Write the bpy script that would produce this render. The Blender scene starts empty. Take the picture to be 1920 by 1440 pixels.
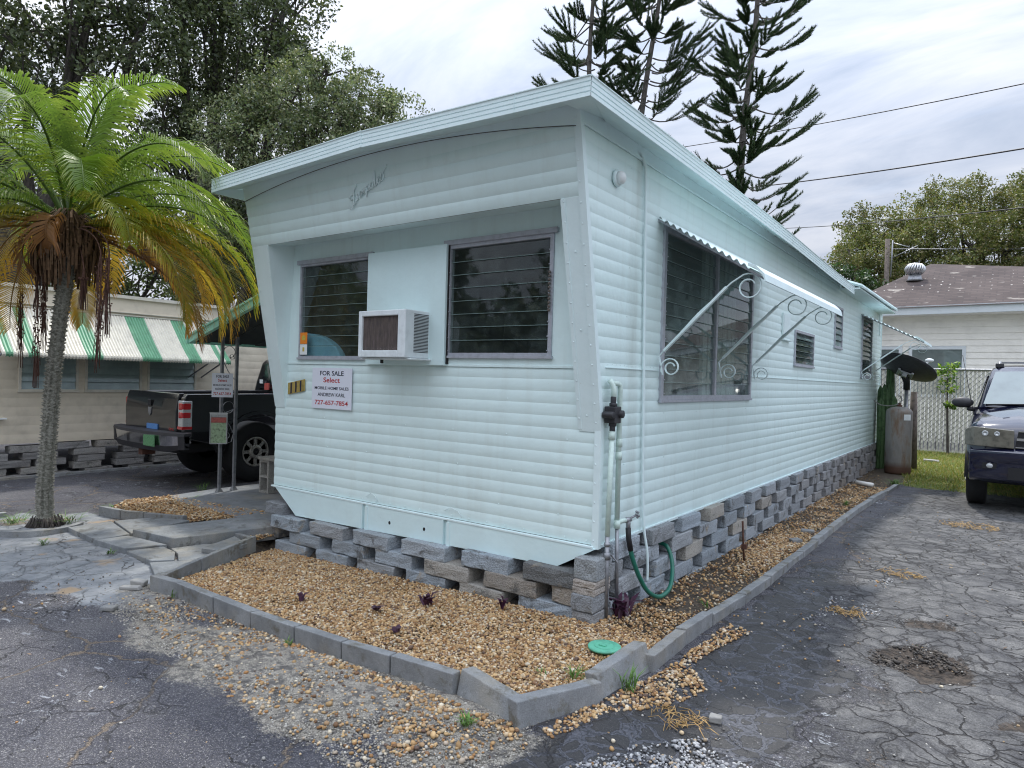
import bpy, math, random
import numpy as np
from mathutils import Vector, Matrix
S = 1.13                       # all coordinates below are in a site unit of 1.13 m
R = math.radians
sc = bpy.context.scene
COL = sc.collection
rnd = random.Random(7)
NR = np.random.default_rng(11)

# ---------------------------------------------------------------- camera
cam = bpy.data.cameras.new("camera")
cam.sensor_fit = 'HORIZONTAL'; cam.sensor_width = 36.0; cam.lens = 1270.0/1920.0*36.0
cam.clip_start = 0.05; cam.clip_end = 3000
camo = bpy.data.objects.new("camera", cam); COL.objects.link(camo)
yaw, pitch, roll = R(36.2), R(-0.45), R(1.64)
f = Vector((-math.sin(yaw)*math.cos(pitch), math.cos(yaw)*math.cos(pitch), math.sin(pitch)))
r0 = Vector((math.cos(yaw), math.sin(yaw), 0)); u0 = r0.cross(f)
rr = r0*math.cos(roll)+u0*math.sin(roll); uu = -r0*math.sin(roll)+u0*math.cos(roll)
m = Matrix((rr, uu, -f)).transposed().to_4x4(); m.translation = Vector((1.9727, -3.6095, 1.45))*S
camo.matrix_world = m
sc.camera = camo

# ---------------------------------------------------------------- light
sun_dir = Vector((-0.30, 0.62, 0.0)).normalized()*math.cos(R(60))+Vector((0, 0, math.sin(R(60))))
sl = bpy.data.lights.new("sun", 'SUN'); sl.energy = 2.1; sl.angle = R(3); sl.color = (1.0, 0.95, 0.87)
slo = bpy.data.objects.new("sun", sl); COL.objects.link(slo)
slo.rotation_euler = sun_dir.to_track_quat('Z', 'Y').to_euler(); slo.location = (0, 0, 30)
wd = bpy.data.worlds.new("World"); sc.world = wd; wd.use_nodes = True
wn = wd.node_tree.nodes; wl = wd.node_tree.links; wn.clear()
out = wn.new('ShaderNodeOutputWorld')
sky = wn.new('ShaderNodeTexSky'); sky.sky_type = 'NISHITA'; sky.sun_disc = False
sky.sun_elevation = R(60); sky.sun_rotation = math.atan2(sun_dir.x, sun_dir.y); sky.dust_density = 2.0
bg1 = wn.new('ShaderNodeBackground'); bg1.inputs[1].default_value = 0.12; wl.new(sky.outputs[0], bg1.inputs[0])
tc = wn.new('ShaderNodeTexCoord')
sep = wn.new('ShaderNodeSeparateXYZ'); wl.new(tc.outputs['Generated'], sep.inputs[0])
def wm(op, a, b=None, clamp=False):
    n = wn.new('ShaderNodeMath'); n.operation = op; n.use_clamp = clamp
    for i, v in enumerate((a, b)):
        if v is None: continue
        if isinstance(v, (int, float)): n.inputs[i].default_value = v
        else: wl.new(v, n.inputs[i])
    return n.outputs[0]
zc = wm('MAXIMUM', sep.outputs[2], 0.0); zd = wm('ADD', zc, 0.22)
cmb = wn.new('ShaderNodeCombineXYZ'); wl.new(wm('DIVIDE', sep.outputs[0], zd), cmb.inputs[0]); wl.new(wm('DIVIDE', sep.outputs[1], zd), cmb.inputs[1])
def wnoise(scale, det, rough, dist=0.0, vec=None):
    n = wn.new('ShaderNodeTexNoise'); n.inputs['Scale'].default_value = scale; n.inputs['Detail'].default_value = det
    n.inputs['Roughness'].default_value = rough; n.inputs['Distortion'].default_value = dist
    wl.new(vec or cmb.outputs[0], n.inputs['Vector']); return n.outputs[0]
def wramp(v, stops):
    n = wn.new('ShaderNodeValToRGB'); wl.new(v, n.inputs[0]); e = n.color_ramp.elements
    while len(e) > len(stops): e.remove(e[-1])
    while len(e) < len(stops): e.new(0.5)
    for q, (p, c) in zip(e, stops): q.position = p; q.color = (*c, 1) if len(c) == 3 else c
    return n.outputs[0]
mp = wn.new('ShaderNodeMapping'); mp.inputs['Rotation'].default_value = (0, 0, R(35)); mp.inputs['Scale'].default_value = (1.0, 2.4, 1)
wl.new(cmb.outputs[0], mp.inputs[0])
big = wnoise(0.55, 5, 0.55, 0.3); wisp = wnoise(1.5, 7, 0.6, 0.5, mp.outputs[0])
cloudcol = wramp(wm('ADD', wm('MULTIPLY', big, 0.45), wm('MULTIPLY', wisp, 0.55)), [(0.36, (0.36, 0.43, 0.56)), (0.47, (0.52, 0.575, 0.69)), (0.57, (0.66, 0.695, 0.78)), (0.66, (0.90, 0.92, 0.95))])
bg2 = wn.new('ShaderNodeBackground'); wl.new(cloudcol, bg2.inputs[0])
# an overcast sky is brighter overhead than at the horizon
wl.new(wm('ADD', wm('MULTIPLY', wm('POWER', zc, 2.0), 2.5), 0.70), bg2.inputs[1])
cover = wramp(wnoise(0.8, 6, 0.6, 0.4, mp.outputs[0]), [(0.28, (0.55, 0.55, 0.55)), (0.42, (1, 1, 1))])
mx = wn.new('ShaderNodeMixShader'); wl.new(cover, mx.inputs[0]); wl.new(bg1.outputs[0], mx.inputs[1]); wl.new(bg2.outputs[0], mx.inputs[2])
wl.new(mx.outputs[0], out.inputs[0])
sc.view_settings.view_transform = 'Standard'; sc.view_settings.look = 'None'; sc.view_settings.gamma = 1.0
sc.view_settings.exposure = 0.52
sc.render.engine = 'CYCLES'
sc.cycles.filter_width = 1.1; sc.cycles.max_bounces = 6; sc.cycles.diffuse_bounces = 3; sc.cycles.glossy_bounces = 3; sc.cycles.transparent_max_bounces = 12

# ---------------------------------------------------------------- materials
MATS = {}
class NT:
    def __init__(s, name):
        s.m = bpy.data.materials.new(name); s.m.use_nodes = True; s.t = s.m.node_tree; s.n = s.t.nodes; s.l = s.t.links
        s.b = s.n['Principled BSDF']; s.o = s.n['Material Output']
        g = s.n.new('ShaderNodeNewGeometry'); s.pos = g.outputs['Position']; s.geo = g
    def set(s, k, v):
        i = s.b.inputs[k]
        if isinstance(v, bpy.types.NodeSocket): s.l.new(v, i)
        else: i.default_value = (*v, 1) if isinstance(v, (tuple, list)) and len(v) == 3 and i.type == 'RGBA' else v
    def map(s, sx=1, sy=1, sz=1, rz=0):
        n = s.n.new('ShaderNodeMapping'); n.inputs['Scale'].default_value = (sx, sy, sz); n.inputs['Rotation'].default_value = (0, 0, rz)
        s.l.new(s.pos, n.inputs[0]); return n.outputs[0]
    def noise(s, scale, det=4, rough=.55, dist=0, vec=None, out=0):
        n = s.n.new('ShaderNodeTexNoise'); n.inputs['Scale'].default_value = scale; n.inputs['Detail'].default_value = det
        n.inputs['Roughness'].default_value = rough; n.inputs['Distortion'].default_value = dist
        s.l.new(vec or s.pos, n.inputs['Vector']); return n.outputs[out]
    def vor(s, scale, feature='F1', vec=None, out='Distance', rand=1.0):
        n = s.n.new('ShaderNodeTexVoronoi'); n.feature = feature; n.inputs['Scale'].default_value = scale; n.inputs['Randomness'].default_value = rand
        s.l.new(vec or s.pos, n.inputs['Vector']); return n.outputs[out]
    def ramp(s, v, stops, interp='LINEAR'):
        n = s.n.new('ShaderNodeValToRGB'); s.l.new(v, n.inputs[0]); e = n.color_ramp.elements; n.color_ramp.interpolation = interp
        while len(e) < len(stops): e.new(0.5)
        for q, (p, c) in zip(e, stops):
            q.position = p; q.color = (c, c, c, 1) if isinstance(c, (int, float)) else (*c, 1)
        return n.outputs[0]
    def mix(s, fac, a, b, mode='MIX'):
        n = s.n.new('ShaderNodeMix'); n.data_type = 'RGBA'; n.blend_type = mode; n.clamp_factor = True
        for k, v in ((0, fac), (6, a), (7, b)):
            i = n.inputs[k]
            if isinstance(v, bpy.types.NodeSocket): s.l.new(v, i)
            elif k == 0: i.default_value = v
            else: i.default_value = (*v, 1) if len(v) == 3 else v
        return n.outputs[2]
    def math(s, op, a, b=0.5, clamp=False):
        n = s.n.new('ShaderNodeMath'); n.operation = op; n.use_clamp = clamp
        for i, v in enumerate((a, b)):
            if isinstance(v, (int, float)): n.inputs[i].default_value = v
            else: s.l.new(v, n.inputs[i])
        return n.outputs[0]
    def attr(s, name, out='Color'):
        n = s.n.new('ShaderNodeAttribute'); n.attribute_name = name; return n.outputs[out]
    def bump(s, h, strength=.3, dist=.01):
        n = s.n.new('ShaderNodeBump'); n.inputs['Strength'].default_value = strength; n.inputs['Distance'].default_value = dist
        s.l.new(h, n.inputs['Height']); s.l.new(n.outputs[0], s.b.inputs['Normal'])
    def sepxyz(s, v=None):
        n = s.n.new('ShaderNodeSeparateXYZ'); s.l.new(v or s.pos, n.inputs[0]); return n.outputs

def simple(name, col, rough=.6, metal=0.0, var=.12, scale=6, bump=0.0, bscale=60, spec=.5, coat=0.0):
    k = NT(name)
    c2 = tuple(max(0, x*(1-var*2)) for x in col); c3 = tuple(min(1, x*(1+var)) for x in col)
    k.set('Base Color', k.ramp(k.noise(scale, 5, .6), [(.3, c2), (.5, col), (.75, c3)]) if var else col)
    k.set('Roughness', rough); k.set('Metallic', metal); k.set('Specular IOR Level', spec); k.set('Coat Weight', coat)
    if bump: k.bump(k.noise(bscale, 3, .6), bump, .01)
    MATS[name] = k.m; return k.m

def paint(name, col, dirt=(.50, .55, .50), amount=.35):
    k = NT(name)
    st = k.noise(1.0, 4, .6, vec=k.map(9, 9, .7)); st2 = k.noise(1.0, 5, .65, vec=k.map(3, 3, 1.6))
    d = k.math('MULTIPLY', k.ramp(st, [(.50, 0.0), (.74, 1.0)]), amount)
    c = k.mix(k.ramp(st2, [(.35, 0.0), (.7, 1.0)]), tuple(x*.955 for x in col), col)
    c = k.mix(d, c, dirt)
    sp = k.ramp(k.noise(45, 3, .6), [(.70, 0.0), (.78, .35)])
    c = k.mix(sp, c, (.42, .43, .38))
    k.set('Base Color', c); k.set('Roughness', k.ramp(st2, [(.3, .36), (.7, .5)])); k.bump(k.math('ADD', k.noise(3.2, 3, .5), k.math('MULTIPLY', k.noise(14, 3), .2)), .35, .03)
    MATS[name] = k.m; return k.m

paint('home_paint', (.73, .885, .88), amount=.2)
k = NT('home_paint_side')       # same paint; the long side carries rain streaks below the cable
sx = k.sepxyz(); 
st = k.noise(1.0, 4, .6, vec=k.map(9, 9, .7)); st2 = k.noise(1.0, 5, .65, vec=k.map(3, 3, 1.6))
yy = k.math('ADD', sx[1], k.math('MULTIPLY', k.math('SUBTRACT', k.noise(1.3, 3), .5), .12))
band = k.ramp(k.math('ABSOLUTE', k.math('SUBTRACT', yy, .40*S)), [(.0, 1.0), (.10, 0.0)])
band2 = k.ramp(k.math('ABSOLUTE', k.math('SUBTRACT', yy, 10.2*S)), [(.0, .8), (.9, 0.0)])
streak = k.math('MULTIPLY', k.math('ADD', band, band2, True), k.ramp(st, [(.30, .25), (.62, .8)]))
c = k.mix(k.ramp(st2, [(.35, 0.0), (.7, 1.0)]), (.705, .86, .85), (.735, .89, .88))
c = k.mix(k.math('MULTIPLY', k.ramp(st, [(.52, 0.0), (.76, 1.0)]), .25), c, (.5, .56, .52))
c = k.mix(k.math('MULTIPLY', streak, .55), c, (.40, .46, .41))
k.set('Base Color', c); k.set('Roughness', .40); k.bump(k.math('ADD', k.noise(3.2, 3, .5), k.math('MULTIPLY', k.noise(14, 3), .2)), .35, .03); MATS['home_paint_side'] = k.m
paint('trim_paint', (.76, .90, .91), amount=.08)
paint('panel_paint', (.70, .875, .885), amount=.06)
simple('sill_metal', (.43, .45, .50), .45, .25, .10, 20, .15, 120)
simple('flat_white', (.80, .84, .84), .5, 0, .05, 8)
simple('ac_white', (.72, .78, .80), .45, 0, .06, 14)
simple('black_rubber', (.018, .018, .02), .6, 0, .15, 20)
simple('dark_gap', (.02, .02, .022), .9, 0, 0)
simple('interior', (.16, .14, .12), .8, 0, .2, 3)
simple('curtain', (.42, .45, .42), .9, 0, .12, 5)
simple('green_trim', (.36, .76, .58), .5, 0, .08, 6)
simple('carport_under', (.05, .06, .055), .8, 0, .2, 5)
simple('seam_grey', (.10, .105, .10), .7, 0, .3, 30)
simple('glass_edge', (.20, .28, .27), .3, 0, .1, 20)
simple('galv', (.30, .31, .33), .42, .6, .15, 20)
simple('chrome', (.62, .62, .64), .12, 1.0, .05, 8)
simple('plastic_black', (.03, .03, .035), .5, 0, .1, 10)
simple('hose_green', (.02, .16, .11), .35, 0, .08, 20)
simple('lid_green', (.12, .45, .30), .55, 0, .12, 14, .3, 80)
simple('pipe_paint', (.60, .74, .68), .45, 0, .08, 20)
simple('sign_white', (.74, .77, .86), .45, 0, 0)
simple('ink_dark', (.012, .014, .04), .6, 0, 0)
simple('ink_red', (.42, .012, .02), .6, 0, 0)
simple('gold', (.50, .38, .12), .35, .5, .2, 30)
simple('orange', (.85, .25, .02), .5, 0, .05, 30)
simple('sticker_yellow', (.55, .45, .08), .5, 0, .1, 60)
simple('form_blue', (.28, .56, .75), .8, 0, .06, 6)
simple('beige', (.68, .605, .48), .6, 0, .09, 4, .1, 30)
simple('beige_trim', (.64, .60, .51), .55, 0, .1, 6)
simple('awning_cream', (.68, .64, .54), .5, 0, .08, 9)
simple('awning_green', (.13, .33, .19), .45, 0, .12, 9)
simple('house_white', (.88, .87, .82), .6, 0, .05, 3)
simple('fascia_blue', (.66, .72, .76), .5, 0, .05, 3)
simple('slat_white', (.72, .71, .64), .6, 0, .12, 5)
simple('wood_post', (.14, .115, .10), .85, 0, .3, 14, .4, 60)
simple('dish_grey', (.055, .055, .062), .55, 0, .15, 20)
simple('alu', (.60, .61, .63), .35, .7, .1, 10)
simple('cactus', (.09, .17, .07), .6, 0, .25, 18)
simple('purple_leaf', (.05, .012, .035), .5, 0, .2, 30)
simple('weed_green', (.09, .19, .03), .6, 0, .25, 20)
simple('straw', (.52, .34, .14), .8, 0, .2, 20)
simple('red_lens', (.45, .01, .015), .12, 0, .05, 40, coat=1)
simple('clear_lens', (.55, .57, .58), .15, .3, .1, 60, coat=1)
simple('hazy_lens', (.15, .14, .11), .25, 0, .25, 14, coat=.6)
simple('car_glass', (.16, .20, .20), .06, 0, .1, 3, coat=1)
simple('tinted_glass', (.012, .012, .014), .08, 0, 0, coat=1)
simple('tyre', (.016, .016, .017), .75, 0, .15, 30, .3, 90)
simple('rim', (.50, .47, .42), .35, .7, .15, 30)
simple('black_paint', (.012, .012, .014), .16, 0, 0, coat=1)
simple('navy_paint', (.010, .012, .034), .12, .0, 0, coat=1)
simple('blue_sticker', (.10, .25, .55), .5, 0, .1, 40)
simple('plate_green', (.12, .30, .14), .5, 0, .3, 60)
simple('pale_stone', (.30, .295, .28), .8, 0, .15, 12, .4, 40)
simple('white_pvc', (.75, .74, .70), .4, 0, .05, 10)
simple('rebar', (.10, .045, .03), .85, 0, .3, 30)
simple('cable_black', (.02, .02, .025), .6, 0, 0)
simple('paper_green', (.38, .50, .32), .7, 0, .35, 35)
simple('paper_red', (.50, .10, .08), .7, 0, .2, 35)
k = NT('rust_tank')
n1 = k.noise(1.0, 5, .65, vec=k.map(7, 7, 1.8)); n2 = k.noise(12, 5, .7)
zz = k.sepxyz()[2]
c = k.ramp(n1, [(.3, (.22, .21, .20)), (.5, (.29, .28, .265)), (.64, (.24, .175, .13)), (.78, (.18, .10, .06))])
c = k.mix(k.ramp(zz, [(.12, 1.0), (.24, 0.0)]), c, (.12, .065, .045))
c = k.mix(k.ramp(k.math('ADD', zz, k.math('MULTIPLY', n2, .12)), [(1.27, 0.0), (1.36, .8)]), c, (.36, .27, .19))
c = k.mix(k.ramp(n2, [(.62, 0.0), (.75, .6)]), c, (.08, .05, .04))
k.set('Base Color', c); k.set('Roughness', .7); k.set('Metallic', .2); k.bump(n2, .3, .01); MATS['rust_tank'] = k.m
k = NT('ac_coil')
c = k.ramp(k.noise(1.0, 4, .6, vec=k.map(40, 40, 8)), [(.35, (.055, .045, .045)), (.55, (.095, .075, .065)), (.7, (.12, .09, .10))])
zz = k.sepxyz()[2]
sp = k.math('MULTIPLY', k.ramp(k.noise(70, 4, .7), [(.56, 0.0), (.64, 1.0)]), k.ramp(k.math('SUBTRACT', zz, 1.60*S), [(0.0, 1.0), (.06, .03)]))
c = k.mix(sp, c, (.42, .40, .38)); k.set('Base Color', c); k.set('Roughness', .85)
k.bump(k.noise(1.0, 2, .5, vec=k.map(300, 300, 30)), .4, .01); MATS['ac_coil'] = k.m
def glass(name, tint, mixf=.0):
    k = NT(name); k.n.remove(k.b)
    tr = k.n.new('ShaderNodeBsdfTransparent'); tr.inputs[0].default_value = (*tint, 1)
    gl = k.n.new('ShaderNodeBsdfGlossy'); gl.inputs['Roughness'].default_value = .03; gl.inputs[0].default_value = (.9, .95, .95, 1)
    df = k.n.new('ShaderNodeBsdfDiffuse'); df.inputs[0].default_value = (.36, .45, .44, 1)
    m0 = k.n.new('ShaderNodeMixShader'); k.l.new(k.ramp(k.noise(5, 6, .65), [(.45, mixf*(.4 if mixf < .8 else .9)), (.7, min(1, mixf*1.6))]), m0.inputs[0])
    k.l.new(tr.outputs[0], m0.inputs[1]); k.l.new(df.outputs[0], m0.inputs[2])
    fr = k.n.new('ShaderNodeFresnel'); fr.inputs[0].default_value = 1.5
    m1 = k.n.new('ShaderNodeMixShader'); k.l.new(k.math('MULTIPLY', fr.outputs[0], k.math('SUBTRACT', 1.0, k.geo.outputs['Backfacing'])), m1.inputs[0]); k.l.new(m0.outputs[0], m1.inputs[1]); k.l.new(gl.outputs[0], m1.inputs[2])
    k.l.new(m1.outputs[0], k.o.inputs[0]); MATS[name] = k.m
glass('glass', (.84, .88, .86), .05)
glass('glass_clear', (.96, .97, .96), .0)
glass('glass_dusty', (.82, .88, .86), .22)
glass('glass_frosted', (.45, .50, .50), .85)
def block_mat():
    k = NT('concrete_block')
    oi = k.n.new('ShaderNodeObjectInfo'); rd = oi.outputs['Random']
    a = k.attr('tint')
    base = k.mix(k.ramp(k.noise(3.5, 5, .65), [(.35, 0.0), (.65, 1.0)]), a, (.24, .245, .245))
    base = k.mix(.62, base, a)
    stain = k.ramp(k.noise(5, 6, .7, 1.0), [(.56, 0.0), (.66, .85)])
    base = k.mix(stain, base, (.09, .09, .085))
    tan = k.ramp(k.noise(4.3, 5, .65, .6, vec=k.map(1, 1, 1, 1.2)), [(.60, 0.0), (.68, .8)])
    base = k.mix(tan, base, (.33, .285, .22))
    sp = k.ramp(k.vor(95), [(.2, 0.72), (.55, 1.12)])
    base = k.mix(1.0, base, sp, 'MULTIPLY')
    k.set('Base Color', base); k.set('Roughness', .95)
    k.bump(k.math('ADD', k.noise(28, 5, .7), k.vor(80)), .5, .012); MATS['concrete_block'] = k.m
block_mat()
def slab_mat(name, c1, c2, st=(.10, .10, .09)):
    k = NT(name)
    n = k.noise(3.1, 8, .75); c = k.ramp(n, [(.32, tuple(x*.72 for x in c1)), (.5, c1), (.68, c2)])
    c = k.mix(k.ramp(k.noise(1.3, 5, .7), [(.50, 0.0), (.66, .55)]), c, (.29, .26, .20))
    c = k.mix(k.ramp(k.noise(7, 6, .7), [(.54, 0.0), (.64, .8)]), c, st)
    c = k.mix(1.0, c, k.ramp(k.noise(160, 2, .5), [(.3, .82), (.7, 1.12)]), 'MULTIPLY')
    k.set('Base Color', c); k.set('Roughness', .9); k.bump(k.math('ADD', k.noise(40, 5, .65), k.noise(150, 2)), .35, .008); MATS[name] = k.m
slab_mat('edging_concrete', (.23, .24, .245), (.33, .34, .34), (.13, .12, .09))
slab_mat('paver', (.20, .215, .225), (.30, .315, .32))
slab_mat('patio', (.19, .205, .22), (.24, .255, .27), (.15, .155, .16))
def bark(name, c1, c2, s=14, zs_=.35):
    k = NT(name); n = k.noise(1.0, 5, .7, vec=k.map(s, s, s*zs_)); k.set('Base Color', k.ramp(n, [(.35, c1), (.65, c2)])); k.set('Roughness', .95)
    k.bump(n, .8, .03); MATS[name] = k.m
bark('bark_dark', (.035, .03, .028), (.09, .08, .07)); bark('bark_pine', (.07, .06, .055), (.17, .155, .145)); bark('palm_trunk', (.14, .14, .11), (.42, .41, .36), 34, 1.5)
def leafmat(name, trans=.35, rough=.45, spec=.5):
    k = NT(name); a = k.attr('tint'); k.set('Base Color', a); k.set('Roughness', rough); k.set('Specular IOR Level', spec)
    tr = k.n.new('ShaderNodeBsdfTranslucent'); k.l.new(k.mix(1.0, a, (1.25, 1.3, .7), 'MULTIPLY'), tr.inputs[0])
    mx = k.n.new('ShaderNodeMixShader'); mx.inputs[0].default_value = trans
    k.l.new(k.b.outputs[0], mx.inputs[1]); k.l.new(tr.outputs[0], mx.inputs[2]); k.l.new(mx.outputs[0], k.o.inputs[0]); MATS[name] = k.m
leafmat('leaf', .25); leafmat('frond', .45, .36, .6); leafmat('needle', .15, .6)
k = NT('tinted'); k.set('Base Color', k.mix(1.0, k.attr('tint'), k.ramp(k.noise(90, 3), [(.3, .8), (.7, 1.15)]), 'MULTIPLY')); k.set('Roughness', .75); MATS['tinted'] = k.m
k = NT('roof_shingle')
pz = k.sepxyz()
br = k.n.new('ShaderNodeTexBrick'); br.offset = .5; br.inputs['Scale'].default_value = 1.0; br.inputs['Mortar Size'].default_value = .018
br.inputs['Brick Width'].default_value = .34; br.inputs['Row Height'].default_value = .115
br.inputs['Color1'].default_value = (.055, .040, .038, 1); br.inputs['Color2'].default_value = (.09, .068, .064, 1); br.inputs['Mortar'].default_value = (.05, .04, .04, 1)
cb = k.n.new('ShaderNodeCombineXYZ'); k.l.new(pz[0], cb.inputs[0]); k.l.new(k.math('MULTIPLY', pz[2], 1.6), cb.inputs[1]); k.l.new(cb.outputs[0], br.inputs['Vector'])
c = br.outputs[0]
bare = k.ramp(k.noise(1.0, 3, .5, vec=k.map(1.3, .6, 7)), [(.66, 0.0), (.69, 1.0)])
c = k.mix(k.math('MULTIPLY', bare, .7), c, (.38, .35, .31)); c = k.mix(k.ramp(k.noise(.9, 4), [(.4, 0.0), (.7, .4)]), c, (.14, .11, .10))
dots = k.ramp(k.vor(3.6, 'F1', k.map(1, .05, 1.7), rand=.25), [(.085, 1.0), (.11, 0.0)])
c = k.mix(k.math('MULTIPLY', dots, k.ramp(k.noise(.7, 2), [(.4, .25), (.6, .9)])), c, (.55, .52, .48))
k.set('Base Color', c); k.set('Roughness', .95); MATS['roof_shingle'] = k.m

# ---------------------------------------------------------------- mesh builder
def origin_of(o):
    v = Vector((0, 0, 0))
    while o: v += o.location; o = o.parent
    return v
class MB:
    def __init__(s):
        s.v = []; s.f = []; s.mi = []; s.t = []; s.fr = None; s.tint = (1, 1, 1); s.cm = 0; s.sm = []; s.smooth = False
    def add(s, vs, fs):
        b = len(s.v)
        for p in vs:
            if s.fr is not None:
                o, a, c, d = s.fr; p = [o[i]+a[i]*p[0]+c[i]*p[1]+d[i]*p[2] for i in range(3)]
            s.v.append((p[0], p[1], p[2])); s.t.append(s.tint)
        for q in fs: s.f.append([b+i for i in q]); s.mi.append(s.cm); s.sm.append(s.smooth)
    def box(s, x0, x1, y0, y1, z0, z1):
        s.add([(x0, y0, z0), (x1, y0, z0), (x1, y1, z0), (x0, y1, z0), (x0, y0, z1), (x1, y0, z1), (x1, y1, z1), (x0, y1, z1)],
              [(0, 3, 2, 1), (4, 5, 6, 7), (0, 1, 5, 4), (1, 2, 6, 5), (2, 3, 7, 6), (3, 0, 4, 7)])
    def hexa(s, b, t):
        s.add(list(b)+list(t), [(3, 2, 1, 0), (4, 5, 6, 7), (0, 1, 5, 4), (1, 2, 6, 5), (2, 3, 7, 6), (3, 0, 4, 7)])
    def prism(s, poly, axis, a, b):      # poly of 2D points extruded along axis from a to b
        def P(p, w): return {0: (w, p[0], p[1]), 1: (p[0], w, p[1]), 2: (p[0], p[1], w)}[axis]
        n = len(poly)
        s.add([P(p, a) for p in poly]+[P(p, b) for p in poly],
              [list(range(n))[::-1], list(range(n, 2*n))]+[(i, (i+1) % n, n+(i+1) % n, n+i) for i in range(n)])
    def tube(s, pts, rad, n=8, cap=True, flat=None):
        pts = [Vector(p) for p in pts]; rs = rad if isinstance(rad, (list, tuple)) else [rad]*len(pts)
        vs = []; fs = []; up = Vector((0, 0, 1)); prev = None
        for i, p in enumerate(pts):
            d = (pts[min(i+1, len(pts)-1)]-pts[max(i-1, 0)])
            d = d.normalized() if d.length > 1e-9 else Vector((0, 0, 1))
            if prev is None:
                a = d.cross(up); a = a.normalized() if a.length > 1e-3 else Vector((1, 0, 0))
            else:
                a = prev-d*prev.dot(d); a = a.normalized() if a.length > 1e-6 else prev
            prev = a; b = d.cross(a)
            for k_ in range(n):
                t = 2*math.pi*k_/n
                vs.append(p+a*math.cos(t)*rs[i]+b*math.sin(t)*rs[i])
        for i in range(len(pts)-1):
            for k_ in range(n): fs.append((i*n+k_, i*n+(k_+1) % n, (i+1)*n+(k_+1) % n, (i+1)*n+k_))
        if cap: fs += [list(range(n))[::-1], list(range((len(pts)-1)*n, len(pts)*n))]
        s.smooth, o = True, s.smooth; s.add(vs, fs); s.smooth = o
    def bar(s, pts, nrm, w, t):          # flat bar: width w along nrm, thickness t
        pts = [Vector(p) for p in pts]; nrm = Vector(nrm).normalized(); vs = []
        for i, p in enumerate(pts):
            d = (pts[min(i+1, len(pts)-1)]-pts[max(i-1, 0)]).normalized(); q = d.cross(nrm).normalized()
            vs += [p-nrm*w/2-q*t/2, p+nrm*w/2-q*t/2, p+nrm*w/2+q*t/2, p-nrm*w/2+q*t/2]
        fs = [(i*4+k_, i*4+(k_+1) % 4, i*4+4+(k_+1) % 4, i*4+4+k_) for i in range(len(pts)-1) for k_ in range(4)]
        s.add(vs, fs+[(3, 2, 1, 0), tuple(len(vs)-4+i for i in range(4))])
    def lathe(s, c, prof, n=24, axis=2):
        vs = []; fs = []
        for (r, h) in prof:
            for k_ in range(n):
                t = 2*math.pi*k_/n; a, b = r*math.cos(t), r*math.sin(t)
                vs.append({2: (c[0]+a, c[1]+b, c[2]+h), 1: (c[0]+a, c[1]+h, c[2]+b), 0: (c[0]+h, c[1]+a, c[2]+b)}[axis])
        for i in range(len(prof)-1):
            for k_ in range(n): fs.append((i*n+k_, i*n+(k_+1) % n, (i+1)*n+(k_+1) % n, (i+1)*n+k_))
        if prof[0][0] > 1e-4: fs.append(list(range(n))[::-1])
        if prof[-1][0] > 1e-4: fs.append(list(range((len(prof)-1)*n, len(prof)*n)))
        s.smooth, o = True, s.smooth; s.add(vs, fs); s.smooth = o
    def ball(s, c, r, n=10, sq=(1, 1, 1)):
        vs = []; fs = []; m_ = max(4, n//2)
        for i in range(m_+1):
            a = math.pi*i/m_
            for k_ in range(n):
                t = 2*math.pi*k_/n
                vs.append((c[0]+r*sq[0]*math.sin(a)*math.cos(t), c[1]+r*sq[1]*math.sin(a)*math.sin(t), c[2]+r*sq[2]*math.cos(a)))
        for i in range(m_):
            for k_ in range(n): fs.append((i*n+k_, (i+1)*n+k_, (i+1)*n+(k_+1) % n, i*n+(k_+1) % n))
        s.smooth, o = True, s.smooth; s.add(vs, fs); s.smooth = o
    def rivet(s, p, n, r=.007):
        n = Vector(n); a = n.orthogonal().normalized(); b = n.cross(a); p = Vector(p)
        vs = [p+a*math.cos(t)*r+b*math.sin(t)*r for t in (0, 1.05, 2.1, 3.14, 4.2, 5.25)]+[p+a*math.cos(t)*r*.6+b*math.sin(t)*r*.6+n*r*.55 for t in (0, 1.05, 2.1, 3.14, 4.2, 5.25)]
        s.add(vs, [(i, (i+1) % 6, 6+(i+1) % 6, 6+i) for i in range(6)]+[tuple(range(6, 12))])
    def build(s, name, mats, parent=None, bevel=0.0, solid=0.0, sub=0, recalc=True, seg=2):
        if not isinstance(mats, (list, tuple)): mats = [mats]
        V = np.array(s.v, float)*S
        if parent is None:
            lo = V.min(0); hi = V.max(0); loc = Vector(((lo[0]+hi[0])/2, (lo[1]+hi[1])/2, lo[2]))
        else: loc = Vector((0, 0, 0))
        V -= np.array(origin_of(parent)+loc)
        me = bpy.data.meshes.new(name); me.from_pydata(V.tolist(), [], s.f); me.update()
        for q in mats: me.materials.append(MATS[q])
        if len(mats) > 1: me.polygons.foreach_set('material_index', s.mi)
        me.polygons.foreach_set('use_smooth', s.sm)
        at = me.color_attributes.new('tint', 'FLOAT_COLOR', 'POINT')
        at.data.foreach_set('color', np.hstack([np.array(s.t, float), np.ones((len(s.t), 1))]).astype('f4').ravel())
        if recalc:
            import bmesh
            bm = bmesh.new(); bm.from_mesh(me); bmesh.ops.recalc_face_normals(bm, faces=bm.faces); bm.to_mesh(me); bm.free()
        o = bpy.data.objects.new(name, me); o.location = loc; COL.objects.link(o)
        if parent is not None: o.parent = parent
        if solid: md = o.modifiers.new('solid', 'SOLIDIFY'); md.thickness = solid*S; md.offset = 0
        if bevel: md = o.modifiers.new('bevel', 'BEVEL'); md.width = bevel*S; md.segments = seg; md.limit_method = 'ANGLE'
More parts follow.
